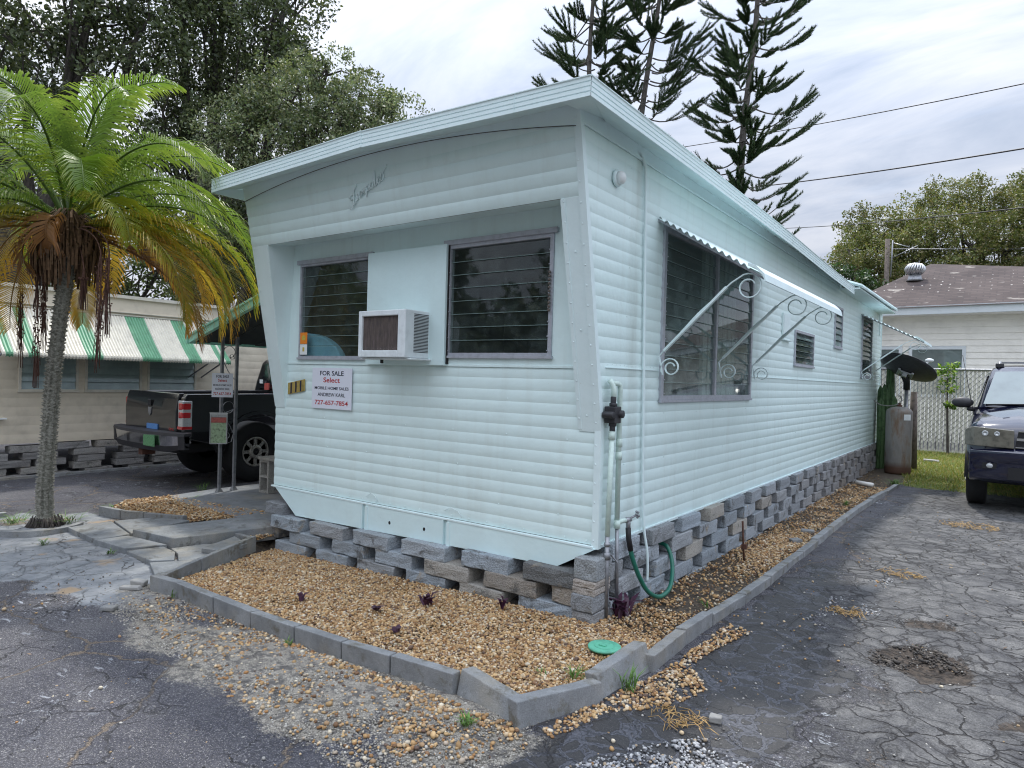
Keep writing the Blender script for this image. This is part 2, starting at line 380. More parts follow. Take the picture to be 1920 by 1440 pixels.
        if sub: md = o.modifiers.new('sub', 'SUBSURF'); md.levels = sub; md.render_levels = sub
        return o
def fast(name, V, F, tint, mat, parent=None, smooth=False):   # big arrays; V (n,3) F (m,k)
    V = np.asarray(V, float)*S
    if parent is None:
        lo = V.min(0); hi = V.max(0); loc = Vector(((lo[0]+hi[0])/2, (lo[1]+hi[1])/2, lo[2]))
    else: loc = Vector((0, 0, 0))
    V = V-np.array(origin_of(parent)+loc)
    me = bpy.data.meshes.new(name); n, k_ = F.shape
    me.vertices.add(len(V)); me.vertices.foreach_set('co', V.astype('f4').ravel())
    me.loops.add(n*k_); me.loops.foreach_set('vertex_index', F.astype('i4').ravel())
    me.polygons.add(n); me.polygons.foreach_set('loop_start', np.arange(0, n*k_, k_, dtype='i4'))
    me.polygons.foreach_set('loop_total', np.full(n, k_, dtype='i4'))
    me.polygons.foreach_set('use_smooth', np.full(n, smooth, dtype=bool))
    me.update(calc_edges=True)
    me.materials.append(MATS[mat])
    if tint is not None:
        at = me.color_attributes.new('tint', 'FLOAT_COLOR', 'POINT')
        at.data.foreach_set('color', np.hstack([tint, np.ones((len(tint), 1))]).astype('f4').ravel())
    o = bpy.data.objects.new(name, me); o.location = loc; COL.objects.link(o)
    if parent is not None: o.parent = parent
    return o
def tag(o, label, cat, group=None):
    o['label'] = label; o['category'] = cat
    if group: o['group'] = group
    return o
def thing(name, label, cat, loc, group=None):
    o = bpy.data.objects.new(name, None); o.location = Vector(loc)*S; o.empty_display_size = .2; COL.objects.link(o)
    return tag(o, label, cat, group)
def struct(o, kind='structure'): o['kind'] = kind; return o
def copy_tree(o, delta, parent=None):
    c = o.copy(); COL.objects.link(c)
    if parent is not None: c.parent = parent
    else: c.location = o.location+Vector(delta)*S
    for ch in list(o.children): copy_tree(ch, delta, c)
    return c
def text(mb, s, c, u, v, h, w=None, depth=.001):
    """write s centred at c, reading along u with up v, letter height h, total width w"""
    cu = bpy.data.curves.new('t', 'FONT'); cu.body = s; cu.resolution_u = 3; cu.offset = 0.02
    ob = bpy.data.objects.new('t', cu); COL.objects.link(ob)
    dg = bpy.context.evaluated_depsgraph_get(); me = ob.evaluated_get(dg).to_mesh()
    P = [tuple(q.co) for q in me.vertices]; F = [list(q.vertices) for q in me.polygons]
    ob.evaluated_get(dg).to_mesh_clear(); bpy.data.objects.remove(ob); bpy.data.curves.remove(cu)
    xs = [p[0] for p in P]; ys = [p[1] for p in P]; x0, x1 = min(xs), max(xs); y0, y1 = min(ys), max(ys)
    ky = h/(y1-y0); kx = (w/(x1-x0)) if w else ky
    c = Vector(c); u = Vector(u); v = Vector(v)
    mb.add([c+u*((p[0]-(x0+x1)/2)*kx)+v*((p[1]-(y0+y1)/2)*ky) for p in P], F)

# ================================================================ GROUND
def poly_mask(X, Y, poly, soft):
    """1 inside the polygon, 0 outside, soft edge of the given width"""
    inside = np.zeros(X.shape, bool); dist = np.full(X.shape, 1e9); n = len(poly)
    for i in range(n):
        x1, y1 = poly[i]; x2, y2 = poly[(i+1) % n]
        c = ((y1 > Y) != (y2 > Y)) & (X < (x2-x1)*(Y-y1)/((y2-y1) or 1e-9)+x1); inside ^= c
        dx, dy = x2-x1, y2-y1; t = np.clip(((X-x1)*dx+(Y-y1)*dy)/(dx*dx+dy*dy), 0, 1)
        dist = np.minimum(dist, np.hypot(X-x1-t*dx, Y-y1-t*dy))
    return np.clip(.5+np.where(inside, dist, -dist)/soft, 0, 1)
def vnoise(X, Y, sc_, seed=0):
    """smooth value noise in 0..1"""
    g = np.random.default_rng(seed).random((256, 256)); x = X*sc_+1000; y = Y*sc_+1000
    xi = np.floor(x).astype(int); yi = np.floor(y).astype(int); fx = x-xi; fy = y-yi; fx = fx*fx*(3-2*fx); fy = fy*fy*(3-2*fy)
    a = g[xi % 256, yi % 256]; b = g[(xi+1) % 256, yi % 256]; c = g[xi % 256, (yi+1) % 256]; d = g[(xi+1) % 256, (yi+1) % 256]
    return (a*(1-fx)+b*fx)*(1-fy)+(c*(1-fx)+d*fx)*fy
APRON = [(-5.6, -1.2), (-4.9, -1.6), (-4.5, -1.85), (-3.6, -1.98), (-2.95, -1.82), (-2.3, -1.78), (-2.25, -1.45), (-2.6, -1.38), (-2.95, -1.0), (-4.6, -1.0), (-4.75, -.6), (-5.2, -.62)]
STRIP = [(-2.75, -1.5), (-2.35, -1.75), (-1.75, -1.85), (-1.1, -1.88), (-.4, -1.95), (.15, -1.95), (.5, -1.68), (.5, -1.2), (.35, -1.05), (-2.55, -1.3)]
GREY = [(1.5, -1.6), (1.42, -.4), (1.3, .1), (1.02, .6), (1.15, 1.4), (.98, 2.3), (.85, 3.0), (.80, 3.9), (.95, 5.5), (.9, 8), (6, 8), (6, -1.6)]
SEAL = [(.2, -2.4), (.45, -1.1), (.62, -.6), (.62, 1.7), (.95, 2.4), (1.1, 1.6), (1.0, .8), (1.3, .1), (1.35, -.8), (1.3, -2.6)]
BEDS = [[(-2.52, -1.33), (-.03, -1.24), (.4, -1.24), (.5, -.6), (.57, 1.9), (.6, 5.0), (.66, 7.9), (.66, 9.9), (0, 10.9), (-.1, 0), (-3.3, 0), (-3.05, -.35), (-2.9, -.9)],
        [(-5.15, -.58), (-4.2, -.3), (-3.9, .45), (-5.35, .25), (-5.5, .35), (-5.6, -.2)], [(-3.75, .02), (-3.55, .18), (-3.2, .1), (-3.12, -.3), (-3.25, -.32)]]
GRASS = [(.75, 8.1), (1.6, 8.05), (3.6, 8.3), (6, 8.3), (6, 15.2), (-.6, 15.2), (-.6, 11), (.4, 10.6), (.66, 9.0)]
RING = (-5.15, -1.25)
def axis(lo, hi, step, far):
    a = np.arange(lo, hi+step/2, step); o = []; d = step
    x = hi
    while x < far: d *= 1.35; x += d; o.append(x)
    p = []; d = step; x = lo
    while x > -far: d *= 1.35; x -= d; p.append(x)
    return np.array(p[::-1]+list(a)+o)
gx = axis(-9.2, 4.2, .03, 900); gy = axis(-3.0, 9.0, .03, 900)
X, Y = np.meshgrid(gx, gy, indexing='ij')
n1 = vnoise(X, Y, 3.1, 1); n2 = vnoise(X, Y, 9.0, 2); n3 = vnoise(X, Y, 27.0, 3); wob = (n1-.5)*.30+(n2-.5)*.14+(n3-.5)*.06
def zone(p, soft=.12, w=1.0): return poly_mask(X+wob*w, Y+(vnoise(X, Y, 4.3, 9)-.5)*.25*w, p, soft)
apron = zone(APRON, .16, .9)*np.clip(.5+vnoise(X, Y, 3.3, 19), 0, 1); strip = zone(STRIP, .22); grey = zone(GREY, .5, 1.4); seal = zone(SEAL, .12, .9)
strip = strip*np.clip(.35+1.5*(vnoise(X, Y, 2.7, 14)*.6+vnoise(X, Y, 8, 15)*.4-.22), 0, 1)
beds = np.maximum.reduce([poly_mask(X, Y, p, .05) for p in BEDS]); grass = zone(GRASS, .3)
far_grass = np.clip((np.hypot(X+2, Y-3)-26)/6, 0, 1)
grass = np.maximum(grass, far_grass)
pot = np.maximum(poly_mask(X+wob*.5, Y+wob*.4, [(1.38, .5), (1.62, .30), (1.95, .52), (1.85, .86), (1.62, .93), (1.42, .7)], .12),
                 poly_mask(X+wob*.5, Y+wob*.4, [(2.0, 0.05), (2.3, .1), (2.4, .4), (2.15, .3)], .1))
pot = np.maximum(pot, .7*poly_mask(X+wob*.5, Y+wob*.4, [(1.45, 1.15), (1.75, 1.3), (1.7, 1.5), (1.5, 1.4)], .1))
Z = (n2-.5)*.008+(n1-.5)*.012-pot*.022*(.4+n3)+grass*.012-beds*.012-.085*poly_mask(X, Y, BEDS[0], .1)*np.clip(-X/3, 0, 1)*np.clip((Y+1.25)/1.1, 0, 1)*(Y < .3)
Z = np.where((X > -9.2) & (X < 4.2) & (Y > -3) & (Y < 9), Z, -.004)
V = np.stack([X, Y, Z], -1).reshape(-1, 3); nx, ny = X.shape
ii, jj = np.meshgrid(np.arange(nx-1), np.arange(ny-1), indexing='ij'); q = (ii*ny+jj).ravel()
F = np.stack([q, q+ny, q+ny+1, q+1], -1)
NT_ = NT('ground_mix'); k = NT_
z1 = k.sepxyz(k.attr('tint', 'Vector')); z2 = k.sepxyz(k.attr('zone2', 'Vector'))
warp = k.n.new('ShaderNodeVectorMath'); warp.operation = 'ADD'
nz = k.n.new('ShaderNodeTexNoise'); nz.inputs['Scale'].default_value = 2.6; nz.inputs['Detail'].default_value = 5; k.l.new(k.pos, nz.inputs['Vector'])
sub_ = k.n.new('ShaderNodeVectorMath'); sub_.operation = 'SCALE'; sub_.inputs['Scale'].default_value = .28; k.l.new(nz.outputs['Color'], sub_.inputs[0])
nz2 = k.n.new('ShaderNodeTexNoise'); nz2.inputs['Scale'].default_value = 14; nz2.inputs['Detail'].default_value = 4; k.l.new(k.pos, nz2.inputs['Vector'])
sub2 = k.n.new('ShaderNodeVectorMath'); sub2.operation = 'SCALE'; sub2.inputs['Scale'].default_value = .075; k.l.new(nz2.outputs['Color'], sub2.inputs[0])
wa = k.n.new('ShaderNodeVectorMath'); wa.operation = 'ADD'; k.l.new(sub_.outputs[0], wa.inputs[0]); k.l.new(sub2.outputs[0], wa.inputs[1])
k.l.new(k.pos, warp.inputs[0]); k.l.new(wa.outputs[0], warp.inputs[1]); wp = warp.outputs[0]
speck = k.noise(170, 2, .6); fine = k.noise(60, 4, .7); midn = k.noise(7, 6, .65); bign = k.noise(1.1, 5, .6)
asph = k.ramp(bign, [(.3, (.030, .031, .042)), (.5, (.050, .050, .062)), (.70, (.095, .092, .098))])
asph = k.mix(k.ramp(midn, [(.35, .0), (.7, .45)]), asph, (.10, .098, .105))
asph = k.mix(k.ramp(speck, [(.58, 0.0), (.66, .6)]), asph, (.26, .25, .23))
asph = k.mix(1.0, asph, k.ramp(k.noise(85, 3, .7), [(.35, .62), (.5, 1.0), (.66, 1.7)]), 'MULTIPLY')
asph = k.mix(k.ramp(k.noise(24, 5, .75), [(.62, 0.0), (.66, .8)]), asph, (.16, .16, .155))
paintm = k.math('MULTIPLY', k.ramp(k.noise(1.0, 5, .72, .6, vec=k.map(8, 14, 8, .9)), [(.60, 0.0), (.625, 1.0)]), k.ramp(k.noise(.8, 3), [(.48, 0.0), (.6, 1.0)]))
asph = k.mix(paintm, asph, (.38, .40, .43))
ck1 = k.vor(.85, 'DISTANCE_TO_EDGE', wp); ck2 = k.vor(3.6, 'DISTANCE_TO_EDGE', wp); ck3 = k.vor(6.2, 'DISTANCE_TO_EDGE', wp)
cr1 = k.ramp(k.math('ADD', ck1, k.math('MULTIPLY', k.math('SUBTRACT', fine, .5), .022)), [(.003, 1.0), (.011, 0.0)])
asph = k.mix(k.math('MULTIPLY', cr1, k.math('MULTIPLY', k.ramp(speck, [(.40, .15), (.56, 1.0)]), k.ramp(k.noise(1.3, 3), [(.36, .15), (.55, 1.0)]))), asph, (.36, .28, .20))
asph = k.mix(k.math('MULTIPLY', k.ramp(ck1, [(.0, .75), (.006, 0.0)]), .8), asph, (.03, .028, .026))
crs = k.math('MULTIPLY', k.ramp(ck2, [(.004, 1.0), (.02, 0.0)]), k.ramp(k.noise(1.7, 3), [(.46, 0.0), (.58, 1.0)]))
asph = k.mix(k.math('MULTIPLY', crs, .8), asph, (.02, .02, .02))
# light worn concrete apron
apc = k.ramp(midn, [(.3, (.15, .165, .18)), (.5, (.24, .255, .27)), (.7, (.32, .33, .335))])
apc = k.mix(k.ramp(k.noise(1.6, 4), [(.60, 0.0), (.66, 1.0)]), apc, (.36, .27, .18))
apc = k.mix(k.math('MULTIPLY', k.ramp(ck2, [(.004, 1.0), (.022, 0.0)]), k.ramp(k.noise(2.0, 3), [(.44, .1), (.58, .9)])), apc, (.06, .055, .05))
apc = k.mix(k.ramp(k.noise(5, 6, .75), [(.55, 0.0), (.66, .55)]), apc, (.20, .21, .22))
apc = k.mix(k.ramp(fine, [(.60, 0.0), (.70, .6)]), apc, (.17, .16, .15))
# crushed shell and sand strip
stc = k.ramp(speck, [(.34, (.13, .12, .10)), (.5, (.27, .245, .205)), (.64, (.44, .41, .35))])
stc = k.mix(k.ramp(k.noise(16, 5, .7), [(.47, 0.0), (.58, .85)]), stc, (.085, .08, .078))
# old grey asphalt with alligator cracks
gyc = k.ramp(k.noise(2.0, 8, .78), [(.34, (.055, .055, .06)), (.48, (.105, .105, .105)), (.60, (.17, .168, .162)), (.72, (.27, .265, .255))])
gyc = k.mix(1.0, gyc, k.ramp(k.math('ADD', k.math('MULTIPLY', speck, .4), k.math('MULTIPLY', k.noise(80, 3, .7), .6)), [(.36, .5), (.5, 1.0), (.64, 1.6)]), 'MULTIPLY')
gyc = k.mix(k.ramp(ck3, [(.0, 0.0), (.10, 0.0), (.35, .22)]), gyc, (.28, .275, .26))
gyc = k.mix(k.ramp(k.noise(38, 4, .7), [(.58, 0.0), (.68, .5)]), gyc, (.05, .05, .05))
cr3 = k.math('MAXIMUM', k.math('MULTIPLY', k.ramp(ck2, [(.004, 1.0), (.026, 0.0)]), k.ramp(k.noise(1.5, 3), [(.36, .25), (.52, 1.0)])), k.math('MULTIPLY', k.ramp(ck3, [(.006, 1.0), (.045, 0.0)]), k.ramp(k.noise(1.2, 3), [(.42, .05), (.58, .9)])))
gyc = k.mix(k.math('MULTIPLY', cr3, .9), gyc, (.028, .025, .024))
# peeling black sealer: rounded plates over blue grey base
slv = k.vor(7.5, 'F1', wp); 
sle = k.vor(7.0, 'DISTANCE_TO_EDGE', wp)
slp = k.ramp(k.math('ADD', sle, k.math('MULTIPLY', k.math('SUBTRACT', k.noise(3.5, 4), .5), .34)), [(.060, 0.0), (.075, 1.0)])
slc = k.mix(slp, k.ramp(fine, [(.35, (.045, .048, .060)), (.65, (.115, .12, .14))]), k.ramp(fine, [(.3, (.030, .030, .033)), (.7, (.050, .049, .050))]))
slc = k.mix(k.ramp(sle, [(.0, .85), (.022, 0.0)]), slc, (.010, .010, .011))
slc = k.mix(k.ramp(k.noise(22, 5, .7), [(.60, 0.0), (.66, .55)]), slc, (.11, .11, .12))
slc = k.mix(k.ramp(speck, [(.64, 0.0), (.70, .6)]), slc, (.25, .24, .22))
soil = k.ramp(k.noise(30, 5, .75), [(.35, (.045, .036, .028)), (.55, (.10, .08, .06)), (.7, (.22, .17, .11))])
grc = k.ramp(k.noise(5, 6, .7), [(.3, (.05, .08, .02)), (.5, (.11, .14, .035)), (.7, (.20, .17, .06))])
col = asph
thr = lambda v, e=.5: k.ramp(k.math('ADD', v, k.math('ADD', k.math('MULTIPLY', k.math('SUBTRACT', fine, .5), 1.2), k.math('MULTIPLY', k.math('SUBTRACT', midn, .5), .9))), [(e-.12, 0.0), (e+.12, 1.0)])
mg = thr(z1[2]); ms = thr(z2[0]); ma = thr(z1[0]); mt = thr(z1[1])
gyc = k.mix(1.0, gyc, (.80, .80, .82), 'MULTIPLY'); col = k.mix(mg, col, gyc); col = k.mix(ms, col, slc); col = k.mix(ma, col, apc); col = k.mix(mt, col, stc)
z3 = k.sepxyz(k.attr('zone3', 'Vector'))
col = k.mix(thr(z3[0]), col, k.mix(k.ramp(k.noise(22, 5, .7), [(.4, 0.0), (.6, 1.0)]), (.020, .017, .015), (.075, .058, .045)))
col = k.mix(z2[1], col, soil); col = k.mix(thr(z2[2]), col, grc)
k.set('Base Color', col); k.set('Roughness', k.mix(ms, (.86, .86, .86), (.5, .5, .5))); k.set('Specular IOR Level', .4)
h = k.math('ADD', k.math('MULTIPLY', fine, .35), k.math('MULTIPLY', speck, .25))
h = k.math('SUBTRACT', h, k.math('MULTIPLY', k.math('ADD', k.math('MULTIPLY', cr3, mg), k.math('ADD', cr1, crs)), .9))
h = k.math('ADD', h, k.math('MULTIPLY', k.math('MULTIPLY', ms, slp), .8))
h = k.math('ADD', h, k.math('MULTIPLY', k.math('MULTIPLY', mg, k.ramp(ck3, [(0.0, 0.0), (.25, 1.0)])), .7))
k.bump(h, .8, .022); MATS['ground_mix'] = k.m
gobj = fast('ground', V, F, np.stack([apron, strip, grey], -1).reshape(-1, 3), 'ground_mix', smooth=True); struct(gobj)
for nm, arr in (('zone2', (seal, beds, grass)), ('zone3', (pot, pot*0, pot*0))):
    at = gobj.data.color_attributes.new(nm, 'FLOAT_COLOR', 'POINT')
    a = np.stack([*arr, np.ones_like(X)], -1).reshape(-1, 4); at.data.foreach_set('color', a.astype('f4').ravel())

# ================================================================ MOBILE HOME
HX0 = -3.25; BZ = 1.15; FL = .1965; COURSE = .0785
home = thing('mobile_home', 'pale mint white vintage mobile home with ribbed metal siding and flared front end', 'mobile home', (-1.6, 5.4, 0))
def fy(z): return -max(0.0, z-BZ)*FL
def courses(mb, P, z0, z1, holes_cols, D=.0046, nseg=6):
    """horizontal bowed siding; P(a, z, d) gives a point at run a, height z, bulge d; holes_cols = [(a0,a1,[(h0,h1),..])]"""
    n = max(1, round((z1-z0)/COURSE)); ch = (z1-z0)/n
    for c in range(n):
        for (a0, a1, hs) in holes_cols:
            vs = []; fs = []
            for i in range(nseg):
                t0, t1 = i/nseg, (i+1)/nseg; za = z0+ch*(c+t0); zb = z0+ch*(c+t1); zm = (za+zb)/2
                if any(h0 < zm < h1 for h0, h1 in hs): continue
                d0 = D*math.sin(math.pi*t0)**.7 if 0 < t0 < 1 else 0; d1 = D*math.sin(math.pi*t1)**.7 if 0 < t1 < 1 else 0
                b = len(vs); vs += [P(a0, za, d0), P(a1, za, d0), P(a1, zb, d1), P(a0, zb, d1)]; fs.append((b, b+1, b+2, b+3))
            if vs:
                # weld inside the course so it shades smooth, crease between courses stays sharp
                key = {}; nv = []; rm = []
                for p in vs:
                    kk = (round(p[0], 5), round(p[1], 5), round(p[2], 5))
                    if kk not in key: key[kk] = len(nv); nv.append(p)
                    rm.append(key[kk])
                mb.smooth = True; mb.add(nv, [[rm[i] for i in f_] for f_ in fs]); mb.smooth = False
# long side wall
mb = MB()
def PS(a, z, d):
    return (d, a if a > .02 else fy(z), z)
LEN = 10.92
W_BIG = (.82, 2.88, 1.33, 2.56); W_2 = (4.47, 5.40, 1.70, 2.10); W_3 = (6.62, 7.15, 2.02, 2.60); W_4 = (8.80, 9.82, 1.64, 2.66)
cols = [(0, .5, []), (.5, W_BIG[0], []), (W_BIG[0], W_BIG[1], [W_BIG[2:]]), (W_BIG[1], W_2[0], []), (W_2[0], W_2[1], [W_2[2:]]), (W_2[1], W_3[0], []),
        (W_3[0], W_3[1], [W_3[2:]]), (W_3[1], W_4[0], []), (W_4[0], W_4[1], [W_4[2:]]), (W_4[1], LEN, [])]
courses(mb, PS, .458, 2.90, cols)
for y in np.arange(.3, LEN, .62):
    for z in np.arange(.61, 2.9, .314):
        if any(a-.05 < y < b+.05 and c-.05 < z < d+.05 for a, b, c, d in (W_BIG, W_2, W_3, W_4)): continue
        mb.rivet((.003, y+(int(z*10) % 2)*.02, z), (1, 0, 0), .005)
for y in np.arange(.06, LEN, .055):
    if not any(a-.05 < y < b+.05 for a, b in ((.82, 2.88),)): mb.rivet((.006, y, 1.555), (1, 0, 0), .0035)
mb.build('side_wall', 'home_paint_side', home, recalc=False)
mb = MB()     # seam strip half way up, base strip, frieze, corner trims
for (a, b) in ((.03, .80), (2.92, LEN)): mb.box(.0, .0135, a, b, 1.532, 1.5365)
mb.hexa([(.0, fy(2.9), 2.90), (.006, fy(2.9), 2.90), (.006, LEN, 2.90), (0, LEN, 2.90)], [(0, fy(2.9)-.01, 3.0), (.006, fy(2.9)-.01, 3.0), (.006, LEN, 3.0), (0, LEN, 3.0)])
mb.hexa([(.006, fy(2.9), 2.893), (.018, fy(2.9), 2.893), (.018, LEN, 2.893), (.006, LEN, 2.893)], [(.006, fy(2.9), 2.908), (.018, fy(2.9), 2.908), (.018, LEN, 2.908), (.006, LEN, 2.908)])
for s0, s1 in ((.438, BZ), (BZ, 3.0)):     # angle trim on near corner, following the flare
    y0, y1 = fy(s0), fy(s1)
    mb.hexa([(-.030, y0-.016, s0), (.016, y0-.016, s0), (.016, y0+.022, s0), (-.030, y0-.008, s0)], [(-.030, y1-.016, s1), (.016, y1-.016, s1), (.016, y1+.022, s1), (-.030, y1-.008, s1)])
    for z in np.arange(s0+.05, s1, .115): mb.rivet((-.018, fy(z)-.016, z), (0, -1, 0), .006)
mb.box(-.02, .014, LEN-.005, LEN+.02, .44, 3.0)
mb.hexa([(.0, .03, .44), (.010, .03, .44), (.010, LEN, .44), (0, LEN, .44)], [(0, .03, .458), (.012, .03, .458), (.012, LEN, .458), (0, LEN, .458)])
mb.build('corner_trim', 'trim_paint', home)
# front wall (vertical plane y=0)
mb = MB()
def PF(a, z, d): return (a, -d, z)
courses(mb, PF, .455, 1.53, [(HX0, -.018, [])])
for x in np.arange(HX0+.15, -.1, .47):
    for z in np.arange(.61, 1.45, .236): mb.rivet((x+(int(z*10) % 3)*.05, -.003, z), (0, -1, 0), .0055)
for x in np.arange(HX0+.08, -.05, .155): mb.rivet((x, -.008, .478), (0, -1, 0), .006)
mb.build('front_wall', 'home_paint', home, recalc=False)
WL = (-2.93, -2.05, 1.58, 2.37); WR = (-1.25, -.36, 1.60, 2.38)
mb = MB()
mb.box(HX0+.1, WL[0], -.006, .03, 1.534, 2.55); mb.box(WL[1], WR[0], -.006, .03, 1.534, 2.55); mb.box(WR[1], -.06, -.006, .03, 1.534, 2.55)
mb.box(WL[0], WL[1], -.006, .03, WL[3], 2.55); mb.box(WL[0], WL[1], -.006, .03, 1.534, WL[2])
mb.box(WR[0], WR[1], -.006, .03, WR[3], 2.55); mb.box(WR[0], WR[1], -.006, .03, 1.534, WR[2])
mb.box(HX0+.05, -.05, -.012, -.0062, 1.524, 1.540)
for x in np.arange(HX0+.25, -.2, .12): mb.rivet((x, -.012, 1.532), (0, -1, 0), .0035)
mb.build('window_wall', 'home_paint', home, bevel=.001)
# flared fins at both ends and the header above the recess
mb = MB()
def fin(xo0, xi0, xo1, xi1, zt):      # outer/inner edge at bottom (z=BZ) and top (zt)
    yb, yt = -.004, fy(zt)
    mb.hexa([(xo0, yb-.004, BZ-.01), (xi0, yb-.004, BZ-.01), (xi0, .0, BZ-.01), (xo0, .0, BZ-.01)], [(xo1, yt-.006, zt), (xi1, yt-.006, zt), (xi1, 0.0, zt+.043), (xo1, 0.0, zt+.043)])
fin(-.018, -.145, -.018, -.155, 2.505); fin(HX0+.004, HX0+.14, HX0+.004, -3.03, 2.505)
for z in np.arange(1.22, 2.5, .115):
    mb.rivet((-.135, fy(z)-.012, z), (0, -1, 0), .006); mb.rivet((HX0+.03, fy(z)-.012, z), (0, -1, 0), .006)
    mb.rivet((HX0+.14+(z-1.15)*.055, fy(z)-.012, z), (0, -1, 0), .005)
for z in (1.24, 1.75, 2.2): mb.rivet((-.08, fy(z)-.012, z), (0, -1, 0), .006)
mb.hexa([(-.148, fy(1.15)-.012, 1.15), (-.122, fy(1.15)-.012, 1.15), (-.122, .0, 1.15), (-.148, .0, 1.15)], [(-.158, fy(2.5)-.012, 2.5), (-.128, fy(2.5)-.012, 2.5), (-.128, fy(2.5)-.004, 2.5), (-.158, fy(2.5)-.004, 2.5)])
# left side wall (mostly unseen) closes the flare
mb.hexa([(HX0-.006, .002, .44), (HX0+.004, .002, .44), (HX0+.004, LEN, .44), (HX0-.006, LEN, .44)], [(HX0-.006, .002, BZ), (HX0+.004, .002, BZ), (HX0+.004, LEN, BZ), (HX0-.006, LEN, BZ)])
mb.hexa([(HX0-.006, -.008, BZ), (HX0+.004, -.008, BZ), (HX0+.004, LEN, BZ), (HX0-.006, LEN, BZ)], [(HX0-.006, fy(3)-.004, 3.0), (HX0+.004, fy(3)-.004, 3.0), (HX0+.004, LEN, 3.0), (HX0-.006, LEN, 3.0)])
mb.box(HX0-.008, -.018, -.028, .002, .44, .452)
mb.build('end_fin', 'trim_paint', home, bevel=.0015)
mb = MB()
def PH(a, z, d): return (a, fy(z)-d-.004, z)
def arch(x): t = (x+1.625)/1.625; return 3.008-.125*t*t
courses(mb, PH, 2.505, 2.905, [(HX0, -.03, [])], .008)
mb.add([(HX0, fy(2.505), 2.504), (-.02, fy(2.505), 2.504), (-.02, -.002, 2.545), (HX0, -.002, 2.545)], [(0, 1, 2, 3)])
mb.build('header', 'home_paint', home, recalc=False)
mb = MB()     # plain flashing from the arched seam up to the roof
xs = np.linspace(HX0, -.016, 25)
lo = [(x, fy(arch(x))-.013-.0, arch(x)-.008) for x in xs]; hi = [(x, fy(3.10)-.013, 3.10) for x in xs]
lo2 = [(x, fy(2.84)-.0085, 2.84) for x in xs]
for i in range(len(xs)-1):
    mb.hexa([lo[i], lo[i+1], (lo[i+1][0], lo[i+1][1]+.012, lo[i+1][2]), (lo[i][0], lo[i][1]+.012, lo[i][2])], [hi[i], hi[i+1], (hi[i+1][0], hi[i+1][1]+.012, hi[i+1][2]), (hi[i][0], hi[i][1]+.012, hi[i][2])])
    mb.add([lo2[i], lo2[i+1], (lo[i+1][0], fy(lo[i+1][2])-.0085, lo[i+1][2]+.02), (lo[i][0], fy(lo[i][2])-.0085, lo[i][2]+.02)], [(0, 1, 2, 3)])
for i in range(1, 25, 3): mb.rivet((lo[i][0], lo[i][1], lo[i][2]+.015), (0, -1, 0), .004)
mb.build('flashing', 'trim_paint', home)
mb = MB(); mb.tube([(p[0], p[1]-.0005, p[2]-.001) for p in lo], .0028, 5); mb.build('seam_line', 'seam_grey', home)
# tow panel below the siding, with two notches
mb = MB()
zt = lambda x: .444
zb = lambda x: .228+(x+2.9)/(2.63)*.058
def tp(poly): mb.prism(poly, 1, -.024, -.010)
xa, xb = -2.045, -1.20; g = .022
tp([(HX0+.05, .44), (-2.9, zb(-2.9)), (xa-g, zb(xa-g)), (xa-g, .44)]); tp([(xa+g, .44), (xa+g, zb(xa)), (xb-g, zb(xb)), (xb-g, .44)])
tp([(xb+g, .44), (xb+g, zb(xb)), (-.27, zb(-.27)), (.005, .44)])
for x in (xa, xb): mb.box(x-g, x+g, -.005, .09, zb(x)-.01, .43); mb.box(x-g-.002, x-g+.006, -.030, .08, zb(x)-.012, .435); mb.box(x+g-.006, x+g+.022, -.030, -.008, zb(x)-.012, .43)
mb.build('tow_panel', 'panel_paint', home, bevel=.001)
for x, z in ((-1.758, .338), (-1.401, .345)):
    mb = MB(); mb.prism([(x+.011*math.cos(t), z+.013*math.sin(t)) for t in np.linspace(0, 6.28, 11)[:-1]], 1, -.0262, -.0235); mb.build('bolt_hole', 'dark_gap', home)
for x0, d in ((-2.0, .07), (-1.19, .1)):
    mb = MB(); mb.tube([(x0-.03, -.014, .50), (x0+d*.3, -.016, .535), (x0+d, -.016, .515), (x0+d*1.35, -.014, .475)], .0022, 5); mb.build('wire_loop', 'trim_paint', home)
# roof over: fascia with grooves, soffit, deck
RX1 = .20; RX0 = -3.36; RY = -.58; RYE = 6.85
def rz(x): return 2.912+.05*(1-abs(x+1.54)/1.80)
mb = MB()
prof = [(0, .0), (.006, .0), (.006, .020), (.0015, .022), (.0015, .026), (.006, .028), (.006, .046), (.0015, .048), (.0015, .052), (.006, .054), (.006, .072), (.0015, .074), (.0015, .078), (.006, .080), (.006, .098), (.012, .102), (.012, .107), (0, .107)]
def strip_prof(mb, stations, outn):
    """sweep fascia profile along stations (points at fascia bottom)"""
    n = len(prof); vs = []
    for p in stations:
        for d, h_ in prof: vs.append((p[0]+outn[0]*d, p[1]+outn[1]*d, p[2]+h_))
    fs = [(i*n+j, i*n+(j+1) % n, (i+1)*n+(j+1) % n, (i+1)*n+j) for i in range(len(stations)-1) for j in range(n)]
    fs += [list(range(n)), list(range((len(stations)-1)*n, len(stations)*n))[::-1]]
    mb.add(vs, fs)
strip_prof(mb, [(RX0, RY, rz(RX0)), (-1.54, RY, rz(-1.54))], (0, -1)); strip_prof(mb, [(-1.54, RY, rz(-1.54)-.003), (RX1+.006, RY, rz(RX1))], (0, -1.03))
zE = 2.80
ys = [RY-.006, 1.2, 3.4, 5.2, RYE]; zs = [rz(RX1), 2.895, 2.855, 2.80, 2.765]
strip_prof(mb, [(RX1, y, z) for y, z in zip(ys, zs)], (1, 0)); strip_prof(mb, [(RX0, y, rz(RX0)) for y in (RY-.006, RYE)], (-1, 0))
